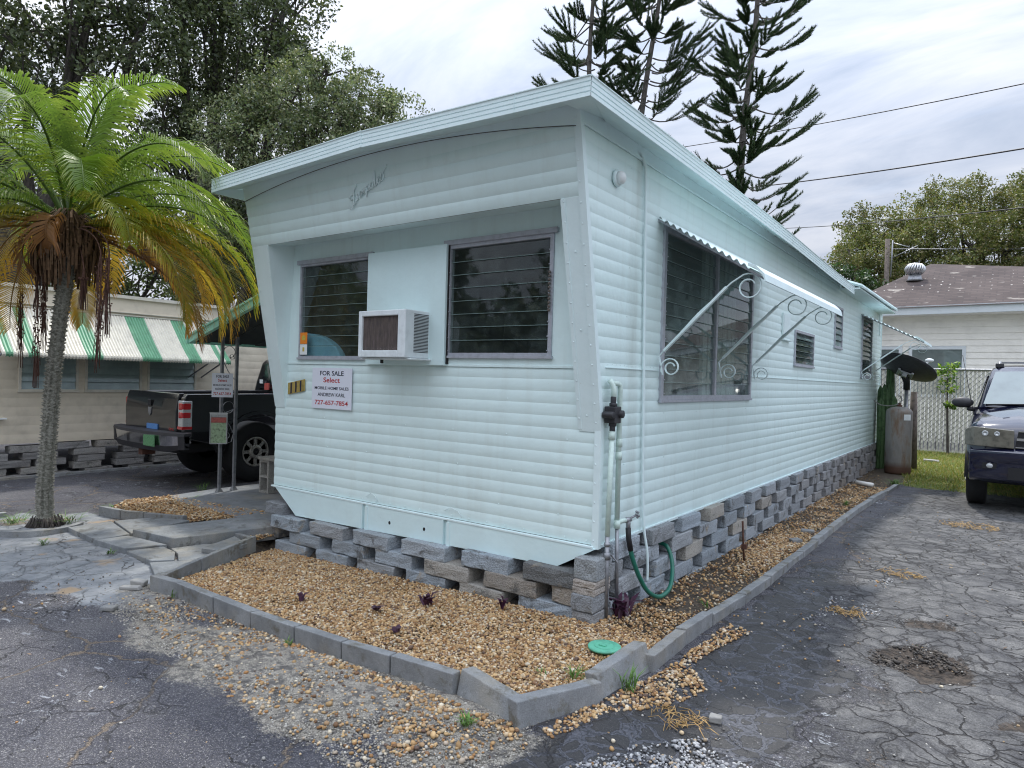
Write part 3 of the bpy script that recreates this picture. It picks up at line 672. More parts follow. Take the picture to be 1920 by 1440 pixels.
for x in (-1.54, -.28): mb.box(x-.001, x+.001, RY-.010, RY-.005, rz(x)+.002, rz(x)+.104)
mb.build('fascia', 'trim_paint', home)
mb = MB()
for xa_, xb_, zb0, zb1 in ((RX0+.004, -1.54, 3.085, 3.10), (-1.54, -.002, 3.085, 3.10), (0, RX1-.004, 3.0, 3.012)):
    mb.hexa([(xa_, RY+.004, rz(xa_)+.012), (xb_, RY+.004, rz(xb_)+.012), (xb_, fy(3)+.3, zb0), (xa_, fy(3)+.3, zb0)],
            [(xa_, RY+.004, rz(xa_)+.10), (xb_, RY+.004, rz(xb_)+.10), (xb_, fy(3)+.3, zb1), (xa_, fy(3)+.3, zb1)])
for i in range(len(ys)-1):
    mb.hexa([(.0, max(ys[i], -.05), 2.99), (RX1-.003, max(ys[i], RY+.01), zs[i]+.012), (RX1-.003, ys[i+1], zs[i+1]+.012), (0, ys[i+1], 2.99)], [(.0, max(ys[i], -.05), 3.01), (RX1-.003, max(ys[i], RY+.01), zs[i]+.080), (RX1-.003, ys[i+1], zs[i+1]+.080), (0, ys[i+1], 3.01)])
mb.box(RX0+.004, 0, -.04, LEN+.05, 2.985, 3.012); mb.box(RX0+.004, HX0, -.04, LEN+.05, 2.93, 2.999)
mb.build('soffit', 'home_paint', home)
mb = MB()     # corrugated end of the roof
n = 36
for i in range(n):
    y0 = RYE+.01+(10.62-RYE)*i/n; y1 = RYE+.01+(10.62-RYE)*(i+.5)/n; y2 = RYE+.01+(10.62-RYE)*(i+1)/n
    for (ya, yb, dz) in ((y0, y1, .022), (y1, y2, 0)):
        za = 2.87+(ya-RYE)/(10.62-RYE)*.03
        mb.hexa([(-.0, ya, za+.10+dz), (.30, ya, za+dz-.01), (.30, yb, za+dz-.01), (-.0, yb, za+.10+dz)], [(-.0, ya, za+.125+dz), (.30, ya, za+.014+dz), (.30, yb, za+.014+dz), (-.0, yb, za+.125+dz)])
mb.build('corrugated_roof', 'trim_paint', home)
mb = MB(); mb.box(.0, .27, RYE+.02, 10.6, 2.845, 2.862); mb.box(-.01, .02, RYE, 10.9, 2.86, 3.02)
mb.build('roof_edge', 'home_paint', home)
mb = MB(); mb.box(HX0+.05, HX0+.08, .3, LEN-.05, -.03, .45); mb.box(HX0+.08, -.15, LEN-.08, LEN-.05, -.03, .45); mb.build('hidden_baffle', 'dark_gap', home)  # unseen panels added at left and back to keep the underfloor dark
# body shell: floor, dark rooms inside, back wall
mb = MB()
x0, x1, y0, y1, z0, z1 = HX0+.03, -.05, .06, LEN-.05, .46, 2.96
def inner(a0, a1, b0, b1, c0, c1):
    t = .02
    mb.box(a0, a1, b0, b1, c0-t, c0); mb.box(a0, a1, b0, b1, c1, c1+t)
inner(x0, x1, y0, y1, z0, z1)
mb.box(HX0+.005, x1+.02, LEN-.03, LEN, .44, 3.0)
mb.box(x0, x1, 3.25, 3.28, z0, z1); mb.box(x0, x1, 7.8, 7.83, z0, z1)
mb.box(x0, x0+.02, y0, y1, z0, z1)
mb.box(-1.9, -1.6, 2.6, 3.2, .5, 2.3); mb.box(-2.6, -2.2, 2.7, 3.2, .5, 1.9)
mb.build('room_interior', 'interior', home)
mb = MB()
for i in range(14): mb.box(-.16-.012*(i % 2), -.13-.012*(i % 2), 2.0+i*.062, 2.062+i*.062, 1.25, 2.60)
mb.build('curtain', 'curtain', home); mb = MB()
for i in range(5): mb.box(-.16-.012*(i % 2), -.13-.012*(i % 2), .86+i*.062, .922+i*.062, 1.25, 2.60)
mb.build('curtain', 'curtain', home)
mb = MB(); mb.hexa([(-.5, 1.30, 1.0), (-.44, 1.30, 1.0), (-.44, 1.45, 1.0), (-.5, 1.45, 1.0)], [(-.5, 1.75, 2.6), (-.44, 1.75, 2.6), (-.44, 1.86, 2.6), (-.5, 1.86, 2.6)])
mb.box(-.9, -.25, 1.1, 2.7, 1.28, 1.33); mb.box(-.7, -.35, 2.2, 2.5, 1.33, 1.55)
mb.build('shelf', 'wood_post', home)

def jalousie(root, o, u, n, w, h, ns, fw=.03, mull=(), tilt=12, hood=False, sill=True, gm='glass', fm='sill_metal', glassw=.004):
    """louvred window; o = lower near corner on the wall plane, u = along, n = outward"""
    fr = (o, u, n, (0, 0, 1)); p = .012
    m1 = MB(); m1.fr = fr
    m1.box(0, fw, -.03, p, 0, h); m1.box(w-fw, w, -.03, p, 0, h); m1.box(fw, w-fw, -.03, p, h-fw, h); m1.box(fw, w-fw, -.03, p, 0, fw*.7)
    for a in mull: m1.box(a-.02, a+.02, -.03, p+.004, fw*.7, h-fw)
    if hood: m1.box(-.03, w+.03, 0, .026, h-.002, h+.032)
    if sill: m1.box(-.01, w+.01, 0, .022, -.018, 0)
    sl_ = (h-fw*1.7)/ns
    edges = [fw]+[e for a in mull for e in (a-.02, a+.02)]+[w-fw]
    for i in range(ns):
        for e in edges: m1.box(e-.004, e+.004, p-.012, p+.006, fw*.7+sl_*(i+.12), fw*.7+sl_*(i+.2))
    for i in range(8): m1.rivet(o_pt(fr, fw*.4, p, h*(i+.5)/8, m1), (0, 1, 0), .003)
    wdw = m1.build('window', fm, root, bevel=.0015)
    m2 = MB(); m2.fr = fr; ct, st_ = math.cos(R(tilt)), math.sin(R(tilt))
    for j in range(len(edges)//2):
        a0, a1 = edges[2*j]+.003, edges[2*j+1]-.003
        for i in range(ns):
            zc = fw*.7+sl_*(i+.5); L = sl_*.545
            b0, c0 = L*st_, -L*ct; b1, c1 = -L*st_, L*ct; t = glassw/2
            m2.hexa([(a0, b0-t-.006, zc+c0), (a1, b0-t-.006, zc+c0), (a1, b0+t-.006, zc+c0), (a0, b0+t-.006, zc+c0)], [(a0, b1-t-.006, zc+c1), (a1, b1-t-.006, zc+c1), (a1, b1+t-.006, zc+c1), (a0, b1+t-.006, zc+c1)])
    m2.build('pane', gm, wdw)
    m3 = MB(); m3.fr = fr
    for j in range(len(edges)//2):
        for i in range(ns):
            zc = fw*.7+sl_*(i+.5)-sl_*.545*ct; bb = sl_*.545*st_-.006
            m3.box(edges[2*j]+.003, edges[2*j+1]-.003, bb-.0035, bb+.0035, zc-.0014, zc+.0016)
    m3.build('pane_edges', 'glass_edge', wdw)
    return wdw
def o_pt(fr, a, b, c, mb_): return (a, b, c)
jalousie(home, (WL[0], -.006, WL[2]), (1, 0, 0), (0, -1, 0), WL[1]-WL[0], WL[3]-WL[2], 9, hood=True, fw=.020, tilt=5)
jalousie(home, (WR[0], -.006, WR[2]), (1, 0, 0), (0, -1, 0), WR[1]-WR[0], WR[3]-WR[2], 8, hood=True, fw=.028, tilt=5)
jalousie(home, (.008, W_BIG[0], W_BIG[2]), (0, 1, 0), (1, 0, 0), W_BIG[1]-W_BIG[0], W_BIG[3]-W_BIG[2], 12, fw=.045, mull=(1.08,), gm='glass_dusty', tilt=5)
jalousie(home, (.008, W_2[0], W_2[2]), (0, 1, 0), (1, 0, 0), W_2[1]-W_2[0], W_2[3]-W_2[2], 5, tilt=28, gm='glass_dusty')
jalousie(home, (.008, W_3[0], W_3[2]), (0, 1, 0), (1, 0, 0), W_3[1]-W_3[0], W_3[3]-W_3[2], 6, tilt=14, gm='glass_frosted')
jalousie(home, (.008, W_4[0], W_4[2]), (0, 1, 0), (1, 0, 0), W_4[1]-W_4[0], W_4[3]-W_4[2], 11, tilt=16, gm='glass_dusty', fw=.05)
mb = MB(); mb.box(.004, .022, 3.93, 4.22, 1.96, 2.24); mb.box(.022, .026, 3.95, 4.20, 1.98, 2.22); mb.box(.004, .04, 3.94, 4.24, 1.945, 1.958)
mb.build('access_hatch', 'trim_paint', home, bevel=.002)
# beaded chain hanging beside the right front window
mb = MB()
for i in range(11): mb.ball((WR[1]-.018, -.030, 2.13-i*.024), .010, 6)
mb.build('bead_chain', 'wood_post', home)
# awnings: corrugations run along the wall, scroll brackets
def awning(y0, y1, z0, z1, dx, arms, armz, rust=False):
    mb = MB(); nw = 13; top = []; N = nw*6
    for i in range(N+1):
        t = i/N*.86; top.append((.012+dx*t, z0+(z1-z0)*t+.011*math.sin(2*math.pi*i/6)))
    low = [(p[0], p[1]-.004) for p in top[::-1]]
    mb.prism(top+low, 1, y0, y1)
    aw = mb.build('awning', 'trim_paint', home)
    mb = MB(); a = (dx*.86, z0+(z1-z0)*.86)
    P_ = [(a[0], a[1]+.03), (a[0]+.05, a[1]+.012), (dx+.0, z1+.022), (dx+.012, z1-.028), (dx+.006, z1-.03), (dx-.01, z1+.010), (a[0]+.045, a[1]-.006), (a[0], a[1]+.012)]
    mb.prism(P_, 1, y0-.01, y1+.01); mb.build('awning_lip', 'trim_paint', aw)
    mb = MB(); mb.hexa([(0, y0+.01, z0-.02), (0, y0+.025, z0-.02), (0, y0+.025, z0-.005), (0, y0+.01, z0-.005)], [(dx, y0+.01, z1-.02), (dx, y0+.025, z1-.02), (dx, y0+.025, z1-.005), (dx, y0+.01, z1-.005)])
    mb.build('awning_edge', 'galv', aw)
    for y in arms:
        mb = MB(); pts = []
        bx, bz = .025, armz; tx, tz = dx*.58, z1+(dx*.42/dx)*(z0-z1)*.0-.0
        pts = []
        cx, cz, r0_ = bx+.10, bz-.015, .062
        for i in range(30):
            t = i/29; an = R(20)+R(560)*t; r_ = .030+.032*t if t < .5 else .046+(t-.5)*.06
            pts.append((cx-.012+r_*math.cos(an), y, cz+r_*math.sin(an)))
        pts = [p for p in pts if True]
        pts += [(bx+.002, y, bz+.065)]
        ex, ez = dx*.74, z1-.0+.0
        pts += [(bx+.035, y, bz+.10), (dx*.40, y, bz+(z1-bz)*.62), (dx*.62, y, bz+(z1-bz)*.87), (dx*.70, y, bz+(z1-bz)*.965)]
        for i in range(24):
            t = i/23; an = R(115)-R(450)*t; r_ = .088*(1-.52*t)
            pts.append((dx*.855+r_*math.cos(an), y, z1-.052+r_*math.sin(an)))
        mb.bar(pts, (0, 1, 0), .018, .007)
        st0 = Vector((bx+.035, y, bz+.10)); st1 = Vector((dx*.66, y, bz+(z1-bz)*.92))
        mb.bar([st0, st1], (0, 1, 0), .030, .016)
        mb.build('awning_bracket', 'trim_paint' if not rust else 'trim_paint', aw, bevel=.001)
awning(.72, 3.12, 2.585, 2.13, .73, (.76, 1.95, 2.88), 1.57)
awning(8.72, 9.95, 2.675, 2.21, .90, (8.77, 9.86), 1.66)
# script emblem
mb = MB()
em = [[(0, .50), (.03, .62), (.10, .66), (.17, .60)], [(.02, .44), (.10, .40), (.17, .46)], [(.24, .92), (.20, .78), (.18, .50), (.16, .2), (.12, .0), (.05, -.08), (-.02, -.05)], [(.18, .70), (.26, .86), (.34, .98)], [(.10, -.02), (.24, .14), (.34, .18)],
      [(.34, .20), (.30, .34), (.33, .46), (.40, .44), (.40, .22), (.46, .16)], [(.46, .16), (.48, .44), (.50, .20)], [(.50, .22), (.54, .46), (.57, .42), (.57, .20), (.62, .44), (.66, .40), (.66, .18), (.72, .18)], [(.72, .48), (.70, -.06)], [(.72, .44), (.80, .48), (.82, .32), (.76, .20), (.72, .22)],
      [(.82, .18), (.90, .46), (.98, .44), (.98, .20), (.90, .16), (.86, .30), (.90, .46)], [(.98, .20), (1.06, .14), (1.10, .90), (1.06, .92), (1.04, .30), (1.10, .12)], [(1.10, .12), (1.20, .34), (1.24, .48), (1.18, .52), (1.15, .30), (1.20, .12), (1.28, .16)],
      [(1.28, .20), (1.34, .50), (1.42, .48), (1.43, .24), (1.36, .12), (1.29, .2)], [(1.40, .46), (1.50, .62), (1.58, .72)]]
for st_ in em:
    pts = []
    for (a, b) in st_:
        x = -1.945+a*.262; z = 2.665+b*.125+a*.093
        pts.append((x, fy(z)-.020, z))
    mb.tube(pts, .0052, 5)
mb.build('script_emblem', 'trim_paint', home)

# air conditioner, its panel belongs to the home
mb = MB(); mb.box(-2.045, -1.236, -.050, -.0065, 1.53, 2.385)
for z in np.arange(1.56, 2.38, .14):
    for x in (-2.03, -1.247): mb.rivet((x, -.050, z), (0, -1, 0), .005)
mb.build('cover_panel', 'panel_paint', home, bevel=.003)
mb = MB(); mb.box(-1.2355, -1.2275, -.030, -.0065, 1.54, 2.385); mb.build('panel_gap', 'dark_gap', home)
ac = thing('air_conditioner', 'white window air conditioner with rusty brown coil jutting from the front wall', 'air conditioner', (-1.6, -.15, 1.57))
mb = MB(); A0, A1, AY, AZ0, AZ1 = -1.865, -1.385, -.285, 1.575, 1.910
gx0, gx1, gz0, gz1 = A0+.035, A1-.075, 1.625, 1.870
mb.box(A0, gx0, AY, -.04, AZ0, AZ1); mb.box(gx1, A1, AY, -.04, AZ0, AZ1); mb.box(gx0, gx1, AY, -.04, gz1, AZ1); mb.box(gx0, gx1, AY, -.04, AZ0, gz0)
mb.box(A0-.004, A1+.03, AY+.03, -.04, AZ0-.014, AZ0-.002)
mb.build('casing', 'ac_white', ac, bevel=.006)
mb = MB(); mb.box(gx0, gx1, AY+.018, AY+.03, gz0, gz1); mb.build('coil', 'ac_coil', ac)
mb = MB()
for i in range(27): z = 1.615+i*.0102; mb.box(A1-.004, A1+.0015, -.20, -.055, z, z+.0052)
mb.build('side_vent', 'dark_gap', ac)
mb = MB(); mb.lathe((-1.70, -.2, 1.535), [(.012, 0), (.012, .03)], 10); mb.build('drain_plug', 'black_rubber', ac)

# porch light, white plastic dome
lt = thing('wall_light', 'small round white light fitting high on the side wall near the corner', 'wall light', (.02, .09, 2.62))
mb = MB(); mb.lathe((.010, .09, 2.69), [(.052, 0), (.052, .012), (.046, .02)], 22, 0); mb.build('mount_ring', 'trim_paint', lt)
mb = MB(); mb.lathe((.030, .09, 2.69), [(.040, 0), (.039, .02), (.028, .034), (.0001, .040)], 22, 0); mb.build('dome', 'flat_white', lt)

# signs
def sale_sign(name, label, o, u, n, w, h):
    t = thing(name, label, 'sign', o)
    v = Vector((0, 0, 1)); u = Vector(u).normalized(); n = Vector(n).normalized(); o = Vector(o)
    mb = MB(); mb.fr = (o, u, n, v); mb.box(-w/2, w/2, 0, .006, 0, h); mb.build('board', 'sign_white', t, bevel=.001)
    d = 'ink_dark'; r_ = 'ink_red'; p = n*.0066
    for mbx, s_, zc, hh, ww in ((d, 'FOR SALE', .87, .115, .60), (r_, 'Select', .705, .125, .42), (d, 'MOBILE HOME SALES', .505, .075, .86), (d, 'ANDREW KARL', .345, .09, .70), (r_, '727-657-7854', .15, .115, .84)):
        mb = MB(); text(mb, s_, o+p+v*h*zc, u, v, h*hh, w*ww); mb.build('lettering', mbx, t, recalc=False)
    return t
sale_sign('sale_sign', 'white for sale sign stuck flat on the front wall of the home', (-2.478, -.015, 1.160), (1, 0, 0), (0, -1, 0), .495, .335)
t = thing('number_plaque', 'small tilted gold house number plaque left of the wall sign', 'house number', (-2.95, -.014, 1.27))
u_ = Vector((.23, 0, .038)).normalized(); v_ = Vector((0, 0, 1))
mb = MB(); mb.fr = (Vector((-3.062, -.012, 1.258)), u_, Vector((0, -1, 0)), v_); mb.box(0, .232, 0, .006, 0, .10); mb.build('plate', 'gold', t, bevel=.001)
mb = MB()
for i, ch in enumerate('111'): text(mb, ch, Vector((-3.062, -.019, 1.258))+u_*(.048+i*.066)+v_*.05, u_, v_, .092, .020)
mb.build('digits', 'ink_dark', t, recalc=False)
t = thing('window_stickers', 'orange and white square alarm stickers in the corner of the left front window', 'stickers', (-2.86, -.03, 1.6))
mb = MB(); mb.box(-2.895, -2.80, -.0275, -.0265, 1.695, 1.79); mb.build('orange_sticker', 'orange', t)
mb = MB(); mb.box(-2.895, -2.80, -.0275, -.0265, 1.603, 1.69); mb.build('white_sticker', 'flat_white', t)
mb = MB(); mb.prism([(-2.87, 1.725), (-2.825, 1.725), (-2.825, 1.755), (-2.8475, 1.772), (-2.87, 1.755)], 1, -.0283, -.0277); mb.build('house_symbol', 'sticker_yellow', t); mb = MB(); mb.box(-2.86, -2.835, -.0283, -.0277, 1.63, 1.665); mb.build('house_symbol', 'sticker_yellow', t)
mb = MB(); N = 16
P_ = [(-2.92, .5)]+[(-2.92+.50*math.sin(a), 1.5+.29*math.cos(a)) for a in np.linspace(0, math.pi/2, N)]+[(-2.42, .5)]  # rounded blue form set close behind the window panes
mb.prism(P_, 1, .035, .10); tag(mb.build('blue_form', 'form_blue', bevel=.01), 'pale blue rounded form behind the glass of the left front window', 'form')

# ================================================================ BLOCK SKIRTING
BT = [(.32, .37, .415), (.35, .395, .435), (.29, .335, .375), (.36, .385, .405), (.28, .30, .315), (.38, .36, .32)]
def block(parent, c, size, tint, rz_=0.0, jit=.006, name='block'):
    """rough concrete block, softened and slightly out of square"""
    mb = MB(); mb.tint = tint
    sx_, sy_, sz_ = size; ca, sa = math.cos(rz_), math.sin(rz_); vs = []
    N = (5, 2, 3)
    def P(a, b, c_):
        x = (a-.5)*sx_; y = (b-.5)*sy_; z = (c_-.5)*sz_
        x += rnd.uniform(-jit, jit)*.6; y += rnd.uniform(-jit, jit); z += rnd.uniform(-jit, jit)*.35
        return (c[0]+x*ca-y*sa, c[1]+x*sa+y*ca, c[2]+z)
    idx = {}
    def vid(i, j, k_):
        if (i, j, k_) not in idx: idx[(i, j, k_)] = len(vs); vs.append(P(i/N[0], j/N[1], k_/N[2]))
        return idx[(i, j, k_)]
    fs = []
    for i in range(N[0]):
        for j in range(N[1]): fs += [(vid(i, j, 0), vid(i, j+1, 0), vid(i+1, j+1, 0), vid(i+1, j, 0)), (vid(i, j, N[2]), vid(i+1, j, N[2]), vid(i+1, j+1, N[2]), vid(i, j+1, N[2]))]
        for k_ in range(N[2]): fs += [(vid(i, 0, k_), vid(i+1, 0, k_), vid(i+1, 0, k_+1), vid(i, 0, k_+1)), (vid(i, N[1], k_), vid(i, N[1], k_+1), vid(i+1, N[1], k_+1), vid(i+1, N[1], k_))]
    for j in range(N[1]):
        for k_ in range(N[2]): fs += [(vid(0, j, k_), vid(0, j, k_+1), vid(0, j+1, k_+1), vid(0, j+1, k_)), (vid(N[0], j, k_), vid(N[0], j+1, k_), vid(N[0], j+1, k_+1), vid(N[0], j, k_+1))]
    mb.add(vs, fs)
    o = mb.build(name, 'concrete_block', parent, bevel=.006, recalc=False)
    return o
def tnt(lo=.9, hi=1.1, pal=BT): c = rnd.choices(pal, [4, 4, 3, 2, 1.2, 1.2])[0]; q = rnd.uniform(lo, hi); return tuple(x*q for x in c)
fw_ = thing('block_wall', 'dry stacked grey block wall under the front end of the mobile home', 'block wall', (-1.6, -.05, 0))
for row, (ztop_l, off) in enumerate(((.213, 0), (.106, .24), (0.0, .06), (-.105, .3))):
    x = -3.14+off; i = 0
    while x < -.14:
        L = rnd.uniform(.37, .42); L = min(L, -.085-x)
        if L < .10: break
        zt_ = ztop_l+(x+3.14+L/2)*.0285
        t_ = tnt()
        if row == 0 and x > -.7: t_ = (.11, .115, .115)
        if row == 1 and x > -.9: t_ = (.27, .24, .20)
        if zt_ > -.10: block(fw_, (x+L/2, .005+rnd.uniform(-.012, .012), zt_-.053), (L, .19, .103), t_, rnd.uniform(-.02, .02))
        x += L+rnd.uniform(.11, .15); i += 1
block(fw_, (-3.155, .03, .262), (.24, .19, .098), (.22, .235, .25)); block(fw_, (-3.19, .03, .06), (.2, .17, .10), (.2, .19, .18))
for z, h, t_ in ((.155, .045, (.34, .31, .27)), (.112, .042, (.33, .29, .25))): block(fw_, (-.165, .0, z), (.15, .17, h), t_)
sw_ = thing('block_wall', 'long dry stacked grey block wall with square gaps under the side of the home', 'block wall', (.05, 5.2, 0))
for z, h, y_, t_ in ((.035, .09, -.02, (.25, .255, .26)), (.135, .098, -.03, (.23, .245, .26)), (.203, .040, -.02, (.33, .295, .26)), (.245, .042, -.015, (.35, .31, .27)), (.33, .125, .0, (.27, .29, .30)), (-.03, .06, -.02, (.3, .3, .3))):
    block(sw_, (-.020, y_, z), (.150, .20, h), t_)
far = MB(); cnt = 0
rows = [(.452, .42), (.340, .20), (.229, .46), (.118, .26), (.008, .5)]
allb = []
for zt_, off in rows:
    y = off-.30
    while y < 10.85:
        L = rnd.uniform(.34, .39)
        if y > .02 or zt_ < .45: allb.append((y, zt_, L))
        y += L+rnd.uniform(.17, .21)
allb.sort()
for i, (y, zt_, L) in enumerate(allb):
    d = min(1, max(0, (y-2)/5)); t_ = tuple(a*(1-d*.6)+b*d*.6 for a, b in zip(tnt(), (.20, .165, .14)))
    yy0 = max(y, .085); L2 = y+L-yy0
    if L2 < .08: continue
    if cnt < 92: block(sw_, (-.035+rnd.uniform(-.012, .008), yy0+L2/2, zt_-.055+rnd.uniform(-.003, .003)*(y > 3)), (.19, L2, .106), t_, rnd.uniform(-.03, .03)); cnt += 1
    else:
        far.tint = t_; c_ = (-.035+rnd.uniform(-.02, .012), yy0+L2/2, zt_-.055)
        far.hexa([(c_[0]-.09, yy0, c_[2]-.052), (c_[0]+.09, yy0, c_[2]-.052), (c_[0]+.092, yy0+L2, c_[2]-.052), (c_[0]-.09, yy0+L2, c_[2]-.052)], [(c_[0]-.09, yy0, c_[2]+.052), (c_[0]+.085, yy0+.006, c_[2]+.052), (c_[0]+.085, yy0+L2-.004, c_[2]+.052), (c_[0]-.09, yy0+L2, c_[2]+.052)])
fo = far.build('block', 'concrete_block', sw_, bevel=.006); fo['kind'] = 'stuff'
# clay coloured odd block

# ================================================================ EDGING AND PAVING
ORD = ['first', 'second', 'third', 'fourth', 'fifth', 'sixth', 'seventh', 'eighth', 'ninth', 'tenth', 'eleventh', 'twelfth', 'thirteenth', 'fourteenth', 'fifteenth', 'sixteenth']
def edging(p0, p1, h0, h1, w=.065, lean=0.0, label='', group=None, tint=1.0, z0=-.04, name='edging_slab'):
    a = Vector((*p0, 0)); b = Vector((*p1, 0)); d = (b-a).normalized(); n = Vector((-d.y, d.x, 0)); mb = MB()
    a = a+d*.004; b = b-d*.004; N = 7; vs = []
    for i in range(N+1):
        t = i/N; p = a.lerp(b, t); h = (h0+(h1-h0)*t)*.84; j = rnd.uniform(-.002, .002)
        vs += [p+n*(-w/2+j)+Vector((0, 0, z0)), p+n*(w/2)+Vector((0, 0, z0)), p+n*(w/2+lean)+Vector((0, 0, h-.006+j)), p+n*(-w/2+lean+j)+Vector((0, 0, h))]
    fs = [(i*4+k_, i*4+(k_+1) % 4, i*4+4+(k_+1) % 4, i*4+4+k_) for i in range(N) for k_ in range(4)]+[(3, 2, 1, 0), tuple(4*N+q_ for q_ in range(4))]
    mb.add(vs, fs)
    return tag(mb.build(name, 'edging_concrete', None, bevel=.005), label, 'edging slab', group)
fr_pts = [(-2.53, -1.385), (-2.25, -1.345), (-1.83, -1.345), (-1.44, -1.345), (-1.07, -1.325), (-.72, -1.30), (-.41, -1.262), (-.035, -1.225)]
for i in range(7):
    edging(fr_pts[i], fr_pts[i+1], .112 if i else .115, .112, lean=rnd.uniform(-.012, .006), label='grey concrete edging slab, %s from the left end of the front gravel border' % ORD[i], group='edging slabs along the front of the gravel bed')
edging((-.03, -1.205), (.355, -1.265), .125, .085, .075, .035, 'grey edging slab leaning over, last of the front border before the corner piece', 'edging slabs along the front of the gravel bed')
edging((.345, -1.31), (.515, -.87), .125, .105, .07, .02, 'diagonal grey edging slab forming the near corner of the gravel bed', 'edging slabs along the side of the gravel bed')
edging((.500, -.86), (.535, -.40), .118, .150, .07, .05, 'raised tilted edging slab just past the near corner, beside the green lid', 'edging slabs along the side of the gravel bed')
sy = [(.55, -.44), (.535, .02), (.545, .42), (.575, .95), (.585, 1.50), (.578, 1.96), (.58, 2.5), (.575, 3.1), (.572, 3.8), (.57, 4.5), (.575, 5.2), (.60, 6.1), (.64, 7.0), (.665, 7.9)]
for i in range(13):
    edging(sy[i], sy[i+1], .100-.02*(i > 1)-.015*(i > 4)+rnd.uniform(-.006, .006), .094-.018*(i > 1)-.015*(i > 4), .065, rnd.uniform(-.01, .01), 'grey edging slab beside the driveway, %s of the straight side border counted from the front' % ORD[i], 'edging slabs along the side of the gravel bed')
dg = [(-2.50, -1.365), (-2.86, -.78), (-3.06, -.40)]
edging((-2.53, -1.33), (-2.72, -.98), .10, .10, .05, 0, 'nearer of the two diagonal edging slabs between pavers and gravel bed', 'diagonal edging slabs')
edging((-2.725, -.97), (-3.03, -.33), .10, .11, .05, 0, 'farther of the two diagonal edging slabs between pavers and gravel bed', 'diagonal edging slabs')
edging((-3.36, -.345), (-3.06, -.33), .10, .09, .05, 0, 'short edging slab behind the small loose paver', 'diagonal edging slabs')
lb = [(-5.19, -.60), (-4.84, -.56), (-4.60, -.46), (-4.18, -.30)]
for i, w_ in enumerate(('leftmost', 'middle', 'rightmost')): edging(lb[i], lb[i+1], .10, .105, .06, 0, '%s grey edging slab of the small gravel bed beside the patio' % w_, 'edging slabs of the small bed')
edging((-5.56, .30), (-5.60, -.25), .02, .03, .05, 0, 'low thin edging slab sunk along the back of the small gravel bed', 'edging slabs of the small bed')
# pavers
def paver(poly, z0, z1, label, dz=(0, 0, 0, 0, 0), mat='paver', name='paver', group='pavers of the stepped walk'):
    mb = MB(); n = len(poly)
    mb.add([(p[0], p[1], z0) for p in poly]+[(p[0], p[1], z1+dz[i%len(dz)]) for i, p in enumerate(poly)], [list(range(n))[::-1], list(range(n, 2*n))]+[(i, (i+1) % n, n+(i+1) % n, n+i) for i in range(n)])
    o = mb.build(name, mat, None, bevel=.006); return tag(o, label, 'paver', group)
big = [(-3.83, -.85), (-3.36, -.80), (-3.28, -.16), (-3.40, .30), (-3.78, .22), (-3.88, -.10), (-4.05, .03)]
def G(*pts): return [tuple(p) for p in pts]
paver(G((-3.90, -.90), (-3.36, -.83), (-3.17, -.02), (-3.68, .16)), -.02, .100, 'large raised grey slab leading onto the patio, biggest of the walk')
paver(G((-4.60, -1.12), (-3.98, -1.15), (-3.94, -.90), (-4.57, -.78)), -.02, .045, 'light edged paver at the front left corner of the walk', (0, .0, .01, .01, 0))
paver(G((-4.56, -.76), (-3.96, -.88), (-4.10, -.30), (-4.42, -.36)), -.02, .055, 'paver between the small gravel bed edge and the big raised slab')
paver(G((-3.96, -1.16), (-3.52, -1.13), (-3.40, -.86), (-3.92, -.92)), -.02, .050, 'paver lying directly in front of the big raised slab')
paver(G((-3.49, -1.13), (-3.08, -1.14), (-2.98, -1.02), (-3.20, -.90), (-3.42, -.88)), -.02, .035, 'broken front paver next to the diagonal border')
paver(G((-3.34, -.86), (-3.16, -.90), (-2.96, -1.00), (-2.80, -.80), (-3.18, -.56), (-3.28, -.6)), -.02, .03, 'cracked paver surrounded by the others near the diagonal border')
paver(G((-3.26, -.58), (-3.14, -.55), (-2.98, -.62), (-3.12, -.36), (-3.22, -.34)), -.02, .028, 'paver half under the small loose slab')
paver(G((-3.06, -1.16), (-2.74, -1.28), (-2.62, -1.10), (-2.84, -.84), (-2.94, -.98)), -.02, .03, 'bluish paver squeezed against the diagonal border')
paver(G((-3.04, -.78), (-2.86, -.72), (-2.92, -.46), (-3.20, -.40)), .03, .068, 'small loose slab lying on top of the walk', (0, .0, .0, .004, 0))
pt = MB(); P_ = [(-5.50, .22), (-5.12, .13), (-4.2, .12), (-3.2, .06), (-3.0, .1), (-3.0, 4.5), (-5.42, 4.5), (-5.58, .8)]
pt.prism(P_, 2, -.03, .045); struct(pt.build('patio', 'patio', None, bevel=.005))
